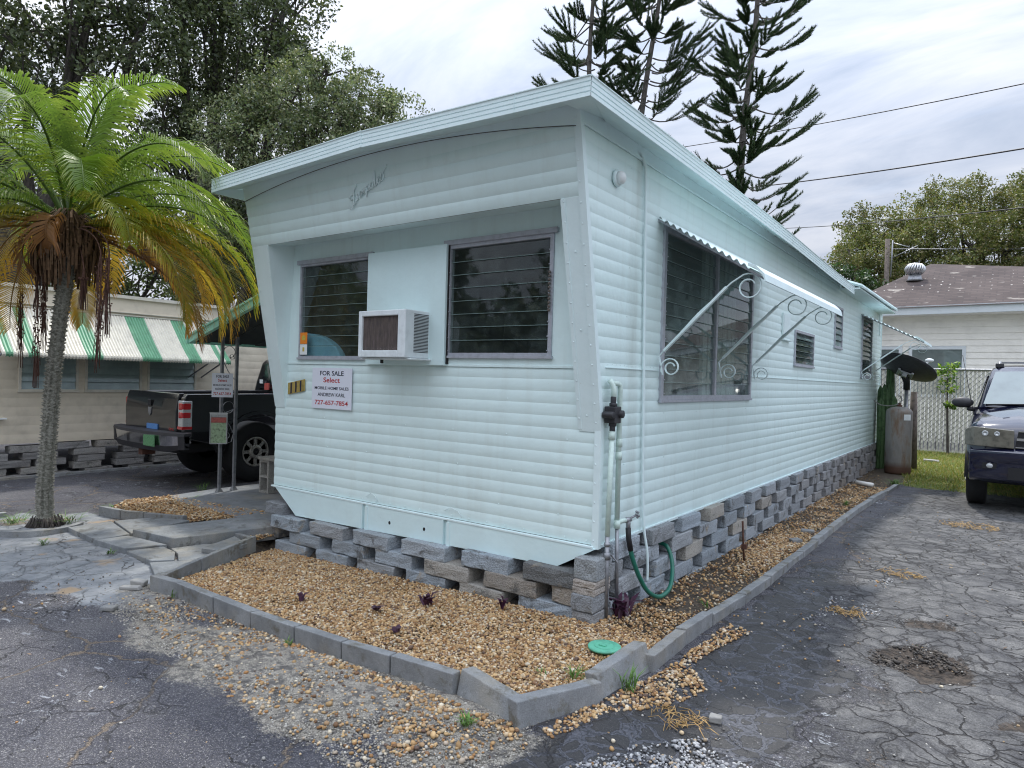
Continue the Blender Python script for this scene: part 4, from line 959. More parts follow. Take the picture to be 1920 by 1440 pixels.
def tub_edge():
    mb = MB(); c = (-5.13, -1.22); r1, r2 = .47, .53; N = 26; a0, a1 = R(-175), R(40)
    for i in range(N):
        t0 = a0+(a1-a0)*i/N; t1 = a0+(a1-a0)*(i+1)/N
        mb.hexa([(c[0]+r1*math.cos(t0)*1.05, c[1]+r1*math.sin(t0)*.78, -.02), (c[0]+r2*math.cos(t0)*1.05, c[1]+r2*math.sin(t0)*.78, -.02), (c[0]+r2*math.cos(t1)*1.05, c[1]+r2*math.sin(t1)*.78, -.02), (c[0]+r1*math.cos(t1)*1.05, c[1]+r1*math.sin(t1)*.78, -.02)],
                [(c[0]+r1*math.cos(t0)*1.05, c[1]+r1*math.sin(t0)*.78, .05), (c[0]+r2*math.cos(t0)*1.05, c[1]+r2*math.sin(t0)*.78, .05), (c[0]+r2*math.cos(t1)*1.05, c[1]+r2*math.sin(t1)*.78, .05), (c[0]+r1*math.cos(t1)*1.05, c[1]+r1*math.sin(t1)*.78, .05)])
    tag(mb.build('tree_ring', 'edging_concrete', None), 'low curved grey edging around the foot of the palm', 'edging')
tub_edge()
def chunk(c, s_, label, mat='pale_stone', rz_=0, name='loose_stone', cat='stone', group=None):
    mb = MB(); ca, sa = math.cos(rz_), math.sin(rz_); r2 = random.Random(hash(label) % 999)
    v = []
    for z in (0, 1):
        for x, y in ((-1, -1), (1, -1), (1, 1), (-1, 1)):
            x *= s_[0]/2*r2.uniform(.75, 1.05); y *= s_[1]/2*r2.uniform(.75, 1.05); v.append((c[0]+x*ca-y*sa, c[1]+x*sa+y*ca, c[2]+z*s_[2]*r2.uniform(.85, 1.1)))
    mb.hexa(v[:4], v[4:]); return tag(mb.build(name, mat, None, bevel=min(s_)*.25, seg=3), label, cat, group)
chunk((-2.31, -1.755, 0), (.10, .06, .035), 'small grey broken block lying alone on the pale shell in front of the bed', 'edging_concrete', .5)
chunk((-2.62, -1.49, 0), (.14, .05, .025), 'flat pale concrete fragment beside the front left corner of the border', 'pale_stone', .6)
chunk((-2.66, -1.42, .0), (.12, .06, .04), 'rounded concrete fragment behind the flat one at the front left corner', 'pale_stone', .4)
chunk((1.0, -.73, 0), (.055, .045, .03), 'pale pebble sized stone on the asphalt near the bottom of the photo', 'pale_stone', .2)
chunk((.15, 15.1-2.2, 0), (.32, .2, .05), 'flat pale rock in the grass near the fence, left one', 'pale_stone', .1); chunk((.75, 12.6, 0), (.30, .2, .05), 'flat pale rock in the grass near the fence, right one', 'pale_stone', -.1)
chunk((.42, 3.05, 0), (.12, .07, .04), 'grey rubble piece in the dirt strip beside the block wall, nearer one', 'edging_concrete', .9); chunk((.40, 3.6, 0), (.14, .09, .03), 'grey rubble piece in the dirt strip beside the block wall, farther one', 'edging_concrete', .3)

# ================================================================ PEBBLES
ico_v = []; ph = (1+5**.5)/2
for a in (-1, 1):
    for b in (-ph, ph): ico_v += [(0, a, b), (a, b, 0), (b, 0, a)]
ico_v = np.array(ico_v, float); ico_v /= np.linalg.norm(ico_v[0])
from itertools import combinations
el = min(np.linalg.norm(ico_v[i]-ico_v[j]) for i, j in combinations(range(12), 2))*1.01
ico_f = []
for i, j, k_ in combinations(range(12), 3):
    if all(np.linalg.norm(ico_v[a]-ico_v[b]) < el for a, b in ((i, j), (j, k_), (i, k_))):
        n = np.cross(ico_v[j]-ico_v[i], ico_v[k_]-ico_v[i]); ico_f.append((i, j, k_) if n @ ico_v[i] > 0 else (i, k_, j))
ico_f = np.array(ico_f)
PAL = np.array([(.44, .27, .12), (.55, .37, .18), (.60, .46, .29), (.34, .18, .07), (.22, .12, .06), (.64, .56, .42), (.40, .26, .14), (.14, .09, .065), (.50, .41, .31)])
PALW = np.array([.22, .18, .14, .12, .07, .08, .10, .06, .03])
GPAL = np.array([(.36, .36, .37), (.25, .26, .27), (.14, .14, .15), (.50, .50, .49), (.36, .28, .19)])
def pebbles(name, P, size, pal, w, label=None, parent=None, zoff=.3, layer=0.0):
    n = len(P); s_ = size*np.exp(NR.normal(0, .28, n))
    sc3 = s_[:, None]*NR.uniform(.72, 1.25, (n, 3)); sc3[:, 2] *= .72
    V = ico_v[None]*sc3[:, None, :]/2*(1+NR.normal(0, .09, (n, 12, 1)))
    a = NR.uniform(0, 6.28, n); ca, sa = np.cos(a), np.sin(a)
    x = V[..., 0]*ca[:, None]-V[..., 1]*sa[:, None]; y = V[..., 0]*sa[:, None]+V[..., 1]*ca[:, None]
    z = V[..., 2]; b = NR.uniform(-.5, .5, n); z = z+x*b[:, None]*.6
    W_ = np.stack([x+P[:, 0:1], y+P[:, 1:2], z+(P[:, 2]+sc3[:, 2]*zoff)[:, None]], -1).reshape(-1, 3)
    F_ = (ico_f[None]+(np.arange(n)*12)[:, None, None]).reshape(-1, 3)
    c = pal[NR.choice(len(pal), n, p=w)]*NR.uniform(.72, 1.12, (n, 1)); c = np.repeat(c, 12, 0)
    o = fast(name, W_, F_, np.clip(c, 0, 1), 'tinted', smooth=True); o['kind'] = 'stuff'; o['label'] = label; return o
def sample(poly, n, dens=None):
    P = np.array(poly); lo, hi = P.min(0), P.max(0); out_ = []
    pts = NR.uniform(lo, hi, (n, 2)); m_ = poly_mask(pts[:, 0], pts[:, 1], poly, .01)
    if dens is not None: m_ = m_*dens(pts[:, 0], pts[:, 1])
    return pts[NR.random(n) < m_]
def withz(p, base=0.0): return np.column_stack([p, np.full(len(p), base)])
front = [(-2.50, -1.31), (-.03, -1.19), (.36, -1.22), (.47, -.86), (.50, -.40), (.50, 0.45), (.08, .45), (.06, -.10), (-3.06, -.10), (-3.0, -.34), (-2.68, -.98)]
p = sample(front, 125000)
hgt = lambda q: .006+.018*vnoise(q[:, 0], q[:, 1], 2.2, 21)-.085*np.clip(-q[:, 0]/3, 0, 1)*np.clip((q[:, 1]+1.25)/1.1, 0, 1)
dk = vnoise(p[:, 0], p[:, 1], 3.0, 5); keep = NR.random(len(p)) < np.where((p[:, 0] > .08) & (p[:, 1] > -.05), .25, np.where(dk > .78, .55, 1.0)); p = p[keep]
pebbles('gravel', np.column_stack([p, hgt(p)+NR.uniform(-.010, .006, len(p))]), .0134, PAL, PALW, 'tan and honey coloured river pebbles filling the bed in front of the home')
side = [(.06, .3), (.50, .3), (.54, 2), (.54, 5), (.60, 7.7), (.06, 7.7)]
def sd_(x, y):
    b = np.exp(-((y-2.75)/.75)**2)*np.clip(1.2-np.abs(x-.33)/.22, 0, 1); return np.clip(.05+.80*b*np.clip(.3+vnoise(x, y, 6, 28), 0, 1)+.12*(vnoise(x, y, 3, 8) > .66)+.5*np.clip(vnoise(x, y, 5, 18)-.62, 0, 1), 0, 1)
p = sample(side, 52000, sd_)
pebbles('gravel', withz(p, .002), .0158, PAL, PALW, 'sparse tan pebbles along the dirt strip beside the long block wall')
for poly, n, lb_ in ((BEDS[1], 17000, 'sunlit tan pebbles in the small bed by the patio'), (BEDS[2], 3500, 'tan pebbles in the tiny corner between patio and block wall')):
    p = sample(poly, n); pebbles('gravel', withz(p, .02)+np.column_stack([np.zeros((len(p), 2)), NR.uniform(-.01, .02, len(p))]), .016, PAL, PALW, lb_)
# spill outside the border
spill = [(.53, -1.3), (.60, -.95), (.80, -.72), (.86, -.45), (.70, -.25), (.72, .05), (.80, .45), (.64, .5), (.62, -.35), (.60, -.5), (.45, -1.25)]
def dsp(x, y): return np.clip(1.6*(vnoise(x, y, 5, 31)-.28)+.2*vnoise(x, y, 18, 32), 0, 1)
pa = sample(spill, 7000, lambda x, y: dsp(x, y)*np.clip(.15+vnoise(x, y, 14, 77), 0, 1)); pb = sample([(.05, -1.75), (.45, -1.9), (.62, -1.45), (.50, -1.34), (.32, -1.42)], 5200, lambda x, y: np.clip(2.2*(vnoise(x, y, 4, 33)-.30), 0, 1))
pd = sample([(-2.5, -1.6), (-1.0, -1.9), (.2, -1.95), (.5, -1.4), (.34, -1.30), (-2.5, -1.43)], 19000, lambda x, y: np.clip(.07+1.5*np.clip(vnoise(x, y, 3.2, 34)-.62, 0, 1)+.5*np.exp(-((y+1.36)/.05)**2), 0, 1))
pc = sample([(-4, -2.6), (.9, -2.6), (2.4, -.2), (1.6, 2.6), (.62, 5), (.62, -1.3), (-2.5, -1.5)], 9000, lambda x, y: np.clip(.05+.5*(vnoise(x, y, 2.5, 35) > .66), 0, 1)*np.where(x > .6, np.exp(-(x-.6)/.35), .35))
al = np.vstack([pa, pb, pd, pc]); pebbles('spilled_gravel', withz(al, .0), .0142, PAL, PALW, 'tan pebbles scattered over the asphalt outside the border', zoff=.35)
pe = sample([(.55, -1.75), (.80, -1.15), (1.02, -.86), (1.25, -.90), (1.2, -1.8)], 9000, lambda x, y: np.clip(2.0*(vnoise(x, y, 3.5, 41)*.6+vnoise(x, y, 13, 44)*.4-.34), 0, 1))
pf = sample([(1.0, .9), (1.35, 1.3), (1.3, 2.3), (1.05, 2.0)], 3000, lambda x, y: np.clip(1.2*(vnoise(x, y, 4, 42)-.4), 0, 1))
pg = sample([(1.9, -.2), (2.6, .1), (2.5, .5), (2.0, .2)], 1500, lambda x, y: np.clip(1.6*(vnoise(x, y, 4, 43)-.4), 0, 1))
pebbles('crushed_stone', withz(np.vstack([pe, pf, pg]), 0), .0115, GPAL, np.array([.3, .3, .15, .15, .1]), 'loose grey and white crushed stone on the broken asphalt')
ps = sample(STRIP, 45000, lambda x, y: np.clip(.35+.9*(vnoise(x, y, 4, 51)-.4), 0, 1))
pebbles('crushed_shell', withz(ps, -.002), .0075, np.array([(.36, .33, .28), (.27, .25, .21), (.46, .44, .39), (.16, .15, .13)]), np.array([.35, .3, .2, .15]), 'fine pale crushed shell between border and asphalt')
ph_ = sample([(1.38, .45), (1.62, .28), (1.97, .5), (1.87, .88), (1.62, .95), (1.40, .7)], 3200, lambda x, y: np.clip(1.8*(vnoise(x, y, 6, 52)-.35), 0, 1))
pebbles('asphalt_crumbs', withz(ph_, -.014), .015, np.array([(.05, .042, .036), (.10, .085, .07), (.028, .025, .023)]), np.array([.4, .25, .35]), 'crumbled dark asphalt in the potholes')
pgr = sample([(-6, -2.0), (-2, -3.0), (1.6, -2.2), (3.4, .2), (3.0, 4.5), (.62, 6.5), (.60, -1.3), (-2.5, -1.45), (-4, -1.3)], 62000, lambda x, y: np.clip(.10+.9*np.clip(vnoise(x, y, 1.9, 71)*.5+vnoise(x, y, 7, 72)*.5-.38, 0, 1)+.25*(vnoise(x, y, 11, 73) > .80), 0, 1))
pebbles('grit', withz(pgr, -.001), .0078, np.array([(.30, .29, .27), (.16, .155, .15), (.06, .06, .06), (.48, .46, .42), (.36, .26, .15)]), np.array([.30, .26, .22, .12, .10]), 'fine loose grit strewn over the worn asphalt')
# dry leaf litter
def litter(name, P, s_, cols, label):
    n = len(P); a = NR.uniform(0, 6.28, n); b = NR.normal(0, .35, n); c_ = NR.normal(0, .35, n); L = s_*NR.uniform(.6, 1.4, n); w = L*.35
    u = np.stack([np.cos(a), np.sin(a), b], -1); v = np.stack([-np.sin(a), np.cos(a), c_], -1); O = np.column_stack([P, NR.uniform(.003, .012, n)])
    V = np.stack([O-u*L[:, None]/2, O+v*w[:, None]/2, O+u*L[:, None]/2, O-v*w[:, None]/2], 1).reshape(-1, 3); V[:, 2] = np.maximum(V[:, 2], .001)
    t = np.repeat(cols[NR.integers(0, len(cols), n)]*NR.uniform(.7, 1.2, (n, 1)), 4, 0)
    o = fast(name, V, np.arange(4*n).reshape(-1, 4), t, 'leaf'); o['kind'] = 'stuff'; o['label'] = label; return o
BR = np.array([(.16, .09, .05), (.26, .17, .09), (.10, .07, .05), (.33, .24, .13)])
p1 = sample([(.07, .3), (.5, .3), (.6, 7.8), (.06, 10)], 5200, lambda x, y: np.clip(.8*vnoise(x, y, 3, 61)+.15, 0, 1)); p2 = sample([(-7, -2.6), (2.4, -2.6), (2.4, 7), (.6, 7), (.6, -1.3), (-2.5, -1.5), (-4.5, -1.2), (-7, 1)], 2600, lambda x, y: .35*vnoise(x, y, 2, 62))
p3 = sample(front, 2600, lambda x, y: np.clip(1.5*(vnoise(x, y, 2.6, 63)-.45), 0, 1))
litter('leaf_litter', p3, .026, BR, 'brown leaf flecks caught in the front gravel').location.z += .02
litter('leaf_litter', np.vstack([p1, p2]), .03, BR, 'dry brown leaves and twigs')
# straw coloured dry grass
for j, (x, y, r_, lb_) in enumerate(((1.70, 5.2, .28, 'bright rusty pile of dry needles on the driveway nearest the dark vehicle'), (1.33, 2.5, .17, 'tuft of dry orange grass in the middle of the driveway'), (.87, -.80, .12, 'dry straw strands by the near corner of the border'), (1.17, 1.2, .12, 'thin patch of dry straw on grey asphalt'))):
    mb = MB()
    for i in range(120 if j == 0 else 60):
        a = rnd.uniform(0, 6.28); rr_ = r_*math.sqrt(rnd.random()); cx, cy = x+rr_*math.cos(a), y+rr_*math.sin(a)*.7; b_ = rnd.uniform(0, 6.28); L = rnd.uniform(.03, .09)
        mb.tube([(cx, cy, .004), (cx+math.cos(b_)*L*.5, cy+math.sin(b_)*L*.5, rnd.uniform(.006, .03)), (cx+math.cos(b_+.4)*L, cy+math.sin(b_+.4)*L, .004)], .0018, 3)
    tag(mb.build('dry_grass', 'straw', None, recalc=False), lb_, 'dry grass', 'dry straw patches')

# ================================================================ SMALL PLANTS
def tuft(name, x, y, n, h, mat, label, cat, w=.006, spread=.06, group=None, z=0.0, leafy=False):
    mb = MB()
    for i in range(n):
        a = rnd.uniform(0, 6.28); r_ = rnd.uniform(0, spread*.4); px, py = x+r_*math.cos(a), y+r_*math.sin(a); b_ = rnd.uniform(0, 6.28)
        L = h*rnd.uniform(.5, 1.1); o_ = spread*rnd.uniform(.3, 1.1); s1 = (-math.sin(b_)*w, math.cos(b_)*w)
        q0 = (px, py, z); q1 = (px+math.cos(b_)*o_*.4, py+math.sin(b_)*o_*.4, z+L*.65); q2 = (px+math.cos(b_)*o_*1.1, py+math.sin(b_)*o_*1.1, z+L*(.75 if leafy else .95))
        k1 = .8 if not leafy else 1.5
        mb.add([(q0[0]-s1[0]*.4, q0[1]-s1[1]*.4, q0[2]), (q0[0]+s1[0]*.4, q0[1]+s1[1]*.4, q0[2]), (q1[0]+s1[0]*k1, q1[1]+s1[1]*k1, q1[2]), (q1[0]-s1[0]*k1, q1[1]-s1[1]*k1, q1[2]), q2], [(0, 1, 2, 3), (3, 2, 4)])
    return tag(mb.build(name, mat, None, recalc=False), label, cat, group)
for (x, y, n, h, sp, lb_) in ((-1.56, -.94, 5, .07, .06, 'leftmost small purple leaved plant in the front gravel'), (-1.09, -.76, 8, .05, .07, 'purple leaved seedling lying low in the middle of the front gravel'), (-.93, -.48, 12, .09, .09, 'purple leaved plant close below the front block wall, left of centre'),
                              (-.52, -.24, 9, .10, .05, 'purple leaved plant touching the front block wall'), (-.73, -.93, 5, .04, .05, 'tiny purple sprig nearest the front border'), (.10, .14, 34, .15, .15, 'bushy purple leaved plant at the foot of the water pipes')):
    tuft('purple_plant', x, y, n, h, 'purple_leaf', lb_, 'plant', .010, sp, 'purple leaved plants in the gravel', .02, True)
for (x, y, n, h, sp, lb_) in ((.19, -1.43, 30, .05, .06, 'round green weed on the pale shell in front of the border'), (-1.06, -1.40, 12, .05, .04, 'green weed against the outside of the front border near its middle'), (-2.25, -1.41, 9, .07, .04, 'thin green weed at the front left corner of the border'),
                              (.33, -.80, 22, .09, .08, 'spreading green grass inside the bed behind the diagonal corner slab'), (.42, -.62, 20, .12, .08, 'green grass between the corner slab and the green lid'), (.58, -.72, 30, .12, .09, 'tall green grass tuft outside the tilted slab'), (.20, -.86, 10, .05, .07, 'faint green shoots in the gravel left of the corner slab'),
                              (-5.0, -1.0, 60, .10, .28, 'green and dry weeds around the right of the palm foot'), (-5.3, -1.3, 60, .08, .26, 'green weeds left of the palm foot'), (-5.2, .30, 34, .07, .2, 'grass tuft on the corner of the patio slab'), (-5.75, .75, 26, .10, .15, 'grass tuft beyond the low slab behind the small bed'), (-5.35, -.42, 30, .06, .14, 'grass at the left end of the small gravel bed'),
                              (.62, 8.1, 60, .10, .2, 'grass where the side border ends'), (.40, 5.6, 30, .08, .12, 'green weed in the dirt strip beside the far part of the border'), (.43, .70, 14, .06, .06, 'small green weed in the dirt near the hose'), (-3.52, .10, 24, .05, .14, 'green weeds in the joint between slab and patio'), (-3.25, .0, 20, .05, .10, 'green weeds at the far corner of the big slab'), (-4.25, -1.42, 24, .06, .08, 'green weed in the cracked concrete apron'), (-3.60, -1.2, 20, .05, .07, 'green weed along the front edge of the pavers')):
    tuft('weed', x, y, n, h, 'weed_green', lb_, 'weed', .004, sp, 'weeds around the mobile home')
# lawn by the fence
p = sample(GRASS, 60000); n = len(p); a = NR.uniform(0, 6.28, n); h_ = NR.uniform(.02, .07, n); w_ = .006*np.ones(n); b_ = NR.normal(0, .03, (n, 2))
O = np.column_stack([p, np.zeros(n)]); u_ = np.stack([np.cos(a)*w_, np.sin(a)*w_, np.zeros(n)], -1)
V = np.stack([O-u_, O+u_, O+np.column_stack([b_, h_])], 1).reshape(-1, 3)
gp = np.array([(.20, .26, .05), (.30, .32, .07), (.42, .32, .12), (.13, .19, .04)])
t = np.repeat(gp[NR.integers(0, 4, n)]*NR.uniform(.8, 1.2, (n, 1)), 3, 0)
o = fast('grass', V, np.arange(3*n).reshape(-1, 3), t, 'leaf'); o['kind'] = 'stuff'; o['label'] = 'patchy yellow green lawn in front of the slatted fence'

# ================================================================ PIPES, HOSE, CABLE
wp_ = thing('water_pipe', 'painted water pipes with black valve running down beside the front corner', 'water pipe', (.05, .06, 0))
mb = MB()
mb.tube([(.03, .04, 1.46), (.045, .05, 1.435), (.055, .055, 1.40), (.055, .055, 1.34)], .017, 10)
mb.tube([(.045, .05, 1.440), (.055, .10, 1.438), (.058, .125, 1.430), (.058, .13, 1.40), (.058, .14, .55)], .016, 10)
mb.tube([(.055, .048, 1.16), (.055, .025, .52)], .016, 10)
for z in (1.10, 1.02): mb.tube([(.058, .137, z), (.058, .137, z-.05)], .0205, 10)
mb.tube([(.055, .046, 1.15), (.055, .044, 1.10)], .0205, 10); mb.tube([(.058, .14, .60), (.058, .141, .55)], .0205, 10)
mb.build('painted_pipe', 'pipe_paint', wp_)
mb = MB(); mb.tube([(.055, .052, 1.36), (.055, .05, 1.31)], .017, 12); mb.tube([(.055, .052, 1.32), (.055, .05, 1.30)], .024, 12)
mb.box(.018, .092, .008, .088, 1.20, 1.30); mb.tube([(.06, .07, 1.255), (.115, .075, 1.255)], .024, 12); mb.tube([(.02, -.005, 1.25), (.09, -.005, 1.25)], .022, 12)
mb.tube([(.055, .05, 1.205), (.055, .049, 1.18)], .024, 12); mb.tube([(.055, .049, 1.19), (.055, .048, 1.145)], .017, 12)
mb.build('valve_body', 'plastic_black', wp_, bevel=.005)
mb = MB(); mb.tube([(.055, .025, .53), (.057, .03, .03)], .014, 10); mb.tube([(.058, .14, .56), (.06, .165, .05)], .0115, 10)
mb.tube([(.055, .026, .42), (.055, .027, .38)], .022, 10); mb.tube([(.055, .026, .48), (.055, .027, .46)], .019, 10); mb.build('bare_pipe', 'galv', wp_)
mb = MB(); mb.bar([(.075, .04, .41), (.10, .075, .36), (.105, .085, .27)], (1, 0, 0), .010, .006); mb.build('lever', 'galv', wp_)
fa = thing('faucet', 'metal garden faucet with round handle sticking out from the painted pipe', 'faucet', (.08, .17, .54))
mb = MB(); mb.tube([(.058, .14, .585), (.065, .20, .588), (.068, .245, .585)], .014, 10); mb.build('stub_pipe', 'pipe_paint', fa)
mb = MB(); mb.tube([(.068, .235, .585), (.075, .28, .585)], .017, 10); mb.tube([(.073, .262, .60), (.075, .262, .52)], .015, 10); mb.tube([(.073, .275, .59), (.10, .315, .61)], .007, 8); mb.build('spout', 'galv', fa)
mb = MB()
for i in range(5):
    a = i*1.257; c_ = Vector((.105, .325, .615)); uu_ = Vector((-.5, .3, .8)).normalized(); vv_ = Vector((.6, .8, 0)).cross(uu_).normalized()
    mb.ball(c_+uu_*.018*math.cos(a)+vv_*.018*math.sin(a), .009, 8)
mb.ball((.103, .32, .613), .009, 8); mb.build('handle', 'galv', fa)
ho = thing('garden_hose', 'green garden hose hanging from the faucet and looping into the block wall', 'hose', (.07, .6, 0))
mb = MB(); mb.tube([(.075, .262, .535), (.078, .265, .47), (.085, .285, .39)], .0175, 12); mb.build('hose_collar', 'black_rubber', ho)
mb = MB(); P0 = [(.083, .28, .41), (.092, .30, .34), (.11, .36, .22), (.13, .46, .10), (.15, .60, .035), (.15, .76, .05), (.12, .88, .13), (.08, .945, .22), (.03, .97, .285), (-.05, .98, .30)]
# smooth curve
def cr(P, n=8):
    P = [Vector(p) for p in P]; o_ = []
    for i in range(len(P)-1):
        a, b, c, d = P[max(i-1, 0)], P[i], P[i+1], P[min(i+2, len(P)-1)]
        for j in range(n):
            t = j/n; o_.append(.5*((2*b)+(c-a)*t+(2*a-5*b+4*c-d)*t*t+(-a+3*b-3*c+d)*t**3))
    return o_+[P[-1]]
mb.tube(cr(P0), .0145, 12); mb.build('hose_tube', 'hose_green', ho)
mb = MB(); mb.tube(cr([(.0, .38, 2.945), (.012, .42, 2.93), (.02, .455, 2.87), (.021, .475, 2.78), (.021, .52, 1.8), (.022, .56, .9), (.03, .585, .5), (.055, .60, .30), (.06, .60, .12)]), .0095, 8)
tag(mb.build('white_cable', 'trim_paint', None), 'thin white painted cable running down the side wall from the eave to the gravel', 'cable')
mb = MB(); mb.tube(cr([(.0, 10.38, 2.90), (.02, 10.55, 2.80), (.02, 10.6, 2.45)]), .010, 6)
tag(mb.build('white_cable', 'trim_paint', None), 'short white cable bending out under the far end of the roof', 'cable')
ld = thing('valve_lid', 'round green plastic valve box lid lying in the gravel', 'lid', (.286, -.408, .03))
mb = MB(); mb.lathe((.286, -.408, .038), [(.088, 0), (.088, .010), (.080, .013), (.0001, .013)], 30); mb.lathe((.286, -.408, .05), [(.055, 0), (.055, .003), (.050, .003), (.050, 0)], 30); mb.build('lid_plate', 'lid_green', ld)
mb = MB(); mb.box(.262, .300, -.43, -.412, .051, .058); mb.build('grip', 'lid_green', ld)
mb = MB(); mb.tube([(.255, 2.05, 0), (.24, 2.03, .33)], .008, 6); mb.box(.235, .275, 2.03, 2.06, .10, .14)
tag(mb.build('iron_stake', 'rebar', None), 'rusty iron stake standing in the pebbles beside the block wall', 'stake')
mb = MB(); mb.tube([(.18, 7.62, .05), (.42, 7.55, .04)], .032, 12); tag(mb.build('drain_pipe', 'white_pvc', None), 'short white plastic pipe lying at the foot of the far block wall', 'pipe')

# ================================================================ CARPORT ROOF, POSTS, SIGN, BOX, BENCH
cp = thing('carport_roof', 'sloping carport roof with mint green edge beside the left wall of the home', 'carport roof', (-4.4, 2.5, 1.8))
def cz(x): return 1.80+(x+5.62)*.292
mb = MB()
for yy_, t_ in ((.47, .05),):
    mb.hexa([(-5.64, yy_, cz(-5.64)-.045), (HX0-.01, yy_, cz(HX0)-.045), (HX0-.01, yy_+.05, cz(HX0)-.045), (-5.64, yy_+.05, cz(-5.64)-.045)], [(-5.64, yy_, cz(-5.64)+.045), (HX0-.01, yy_, cz(HX0)+.045), (HX0-.01, yy_+.05, cz(HX0)+.045), (-5.64, yy_+.05, cz(-5.64)+.045)])
    mb.hexa([(-5.645, yy_-.014, cz(-5.64)+.028), (HX0-.01, yy_-.014, cz(HX0)+.028), (HX0-.01, yy_, cz(HX0)+.028), (-5.645, yy_, cz(-5.64)+.028)], [(-5.645, yy_-.014, cz(-5.64)+.055), (HX0-.01, yy_-.014, cz(HX0)+.055), (HX0-.01, yy_, cz(HX0)+.055), (-5.645, yy_, cz(-5.64)+.055)])
mb.box(-5.67, -5.642, .456, 5.4, cz(-5.64)-.045, cz(-5.64)+.055)
mb.build('green_fascia', 'green_trim', cp, bevel=.004)
mb = MB()
for i in range(24):
    a = .52+i*.2; mb.hexa([(-5.63, a, cz(-5.63)-.03+.012*(i % 2)), (HX0-.01, a, cz(HX0)-.03+.012*(i % 2)), (HX0-.01, a+.2, cz(HX0)-.03+.012*(i % 2)), (-5.63, a+.2, cz(-5.63)-.03+.012*(i % 2))], [(-5.63, a, cz(-5.63)+.03), (HX0-.01, a, cz(HX0)+.03), (HX0-.01, a+.2, cz(HX0)+.03), (-5.63, a+.2, cz(-5.63)+.03)])
mb.build('roof_deck', 'carport_under', cp)
po = thing('porch_post', 'pair of thin grey iron posts with scroll work holding the carport edge', 'post', (-5.35, .81, .045))
for y in (.722, .905):
    mb = MB(); mb.box(-5.366, -5.334, y-.016, y+.016, .045, cz(-5.35)-.03); mb.hexa([(-5.385, y-.035, .045), (-5.315, y-.035, .045), (-5.315, y+.035, .045), (-5.385, y+.035, .045)], [(-5.368, y-.018, .085), (-5.332, y-.018, .085), (-5.332, y+.018, .085), (-5.368, y+.018, .085)])
    mb.build('post', 'galv', po, bevel=.002)
mb = MB()
def spiral(cy, cz_, r, a0, turns, sgn=1, shrink=.6, n=24): return [(-5.35, cy+sgn*r*(1-shrink*i/n)*math.cos(a0+turns*6.283*i/n), cz_+r*(1-shrink*i/n)*math.sin(a0+turns*6.283*i/n)) for i in range(n+1)]
mb.bar(spiral(.815, 1.66, .082, R(180), -.75, 1, .3)+spiral(.845, 1.615, .035, R(0), -1.0, 1, .4), (1, 0, 0), .012, .004)
mb.bar([(-5.35, .735, 1.56), (-5.35, .80, 1.44), (-5.35, .89, 1.34), (-5.35, .895, 1.22), (-5.35, .82, 1.16), (-5.35, .745, 1.17)], (1, 0, 0), .012, .004)
mb.bar(spiral(.812, 1.02, .070, R(0), .95, 1, .05), (1, 0, 0), .012, .004)
mb.bar([(-5.35, .74, .93), (-5.35, .80, .97), (-5.35, .89, 1.0)], (1, 0, 0), .012, .004)
mb.bar([(-5.35, .74, .95), (-5.35, .84, .80), (-5.35, .885, .71), (-5.35, .86, .62), (-5.35, .80, .60), (-5.35, .74, .64)], (1, 0, 0), .012, .004)
mb.bar(spiral(.80, .69, .045, R(180), -.9, 1, .4), (1, 0, 0), .010, .004)
mb.build('scroll', 'galv', po)
nrm = Vector((7.27, -4.33, 0)).normalized()
sale_sign('sale_sign', 'white for sale sign hung on the thin iron post by the carport', (-5.295, .700, 1.142), (.62, .785, 0), (.785, -.62, 0), .225, .275)
fb = thing('flyer_box', 'clear plastic flyer box full of leaflets strapped to the iron post', 'flyer box', (-5.29, .68, .60))
fu = Vector((.62, .785, 0)).normalized(); fn = Vector((.785, -.62, 0)).normalized(); fo_ = Vector((-5.30, .675, .612))
mb = MB(); mb.fr = (fo_, fu, fn, (0, 0, 1)); w_, h_, d_ = .092, .335, .055
for (a, b, c, d, e, f_) in ((-w_, -w_+.008, 0, d_, 0, h_), (w_-.008, w_, 0, d_, 0, h_), (-w_, w_, 0, d_, 0, .008), (-w_, w_, 0, d_, h_, h_+.012), (-w_, w_, 0, .005, 0, h_)): mb.box(a, b, c, d, e, f_)
mb.box(-w_-.006, w_+.006, .0, d_+.004, h_+.013, h_+.022); mb.build('box_frame', 'clear_lens', fb)
mb = MB(); mb.fr = (fo_, fu, fn, (0, 0, 1)); mb.box(-w_+.012, w_-.012, .012, .0495, .012, .24); mb.build('leaflets', 'paper_green', fb)
mb = MB(); mb.fr = (fo_, fu, fn, (0, 0, 1)); mb.box(-w_+.014, w_-.014, .012, .0495, .242, .30); mb.build('leaflet_heading', 'paper_red', fb)
mb = MB(); mb.fr = (fo_, fu, fn, (0, 0, 1)); mb.box(-w_, w_, d_-.004, d_, .010, h_); mb.build('front_cover', 'glass_clear', fb)
be = thing('block_bench', 'bench of upright hollow concrete blocks on the patio behind the left corner of the home', 'bench', (-4.9, 1.15, .045))
mb = MB()
def hollow(x0, x1, y0, y1, z0, z1):
    t_ = .028; zm = (z0+z1)/2
    mb.box(x0, x0+t_, y0, y1, z0, z1); mb.box(x1-t_, x1, y0, y1, z0, z1); mb.box(x0+t_, x1-t_, y0, y1, z0, z0+t_); mb.box(x0+t_, x1-t_, y0, y1, z1-t_, z1); mb.box(x0+t_, x1-t_, y0, y1, zm-t_/2, zm+t_/2)
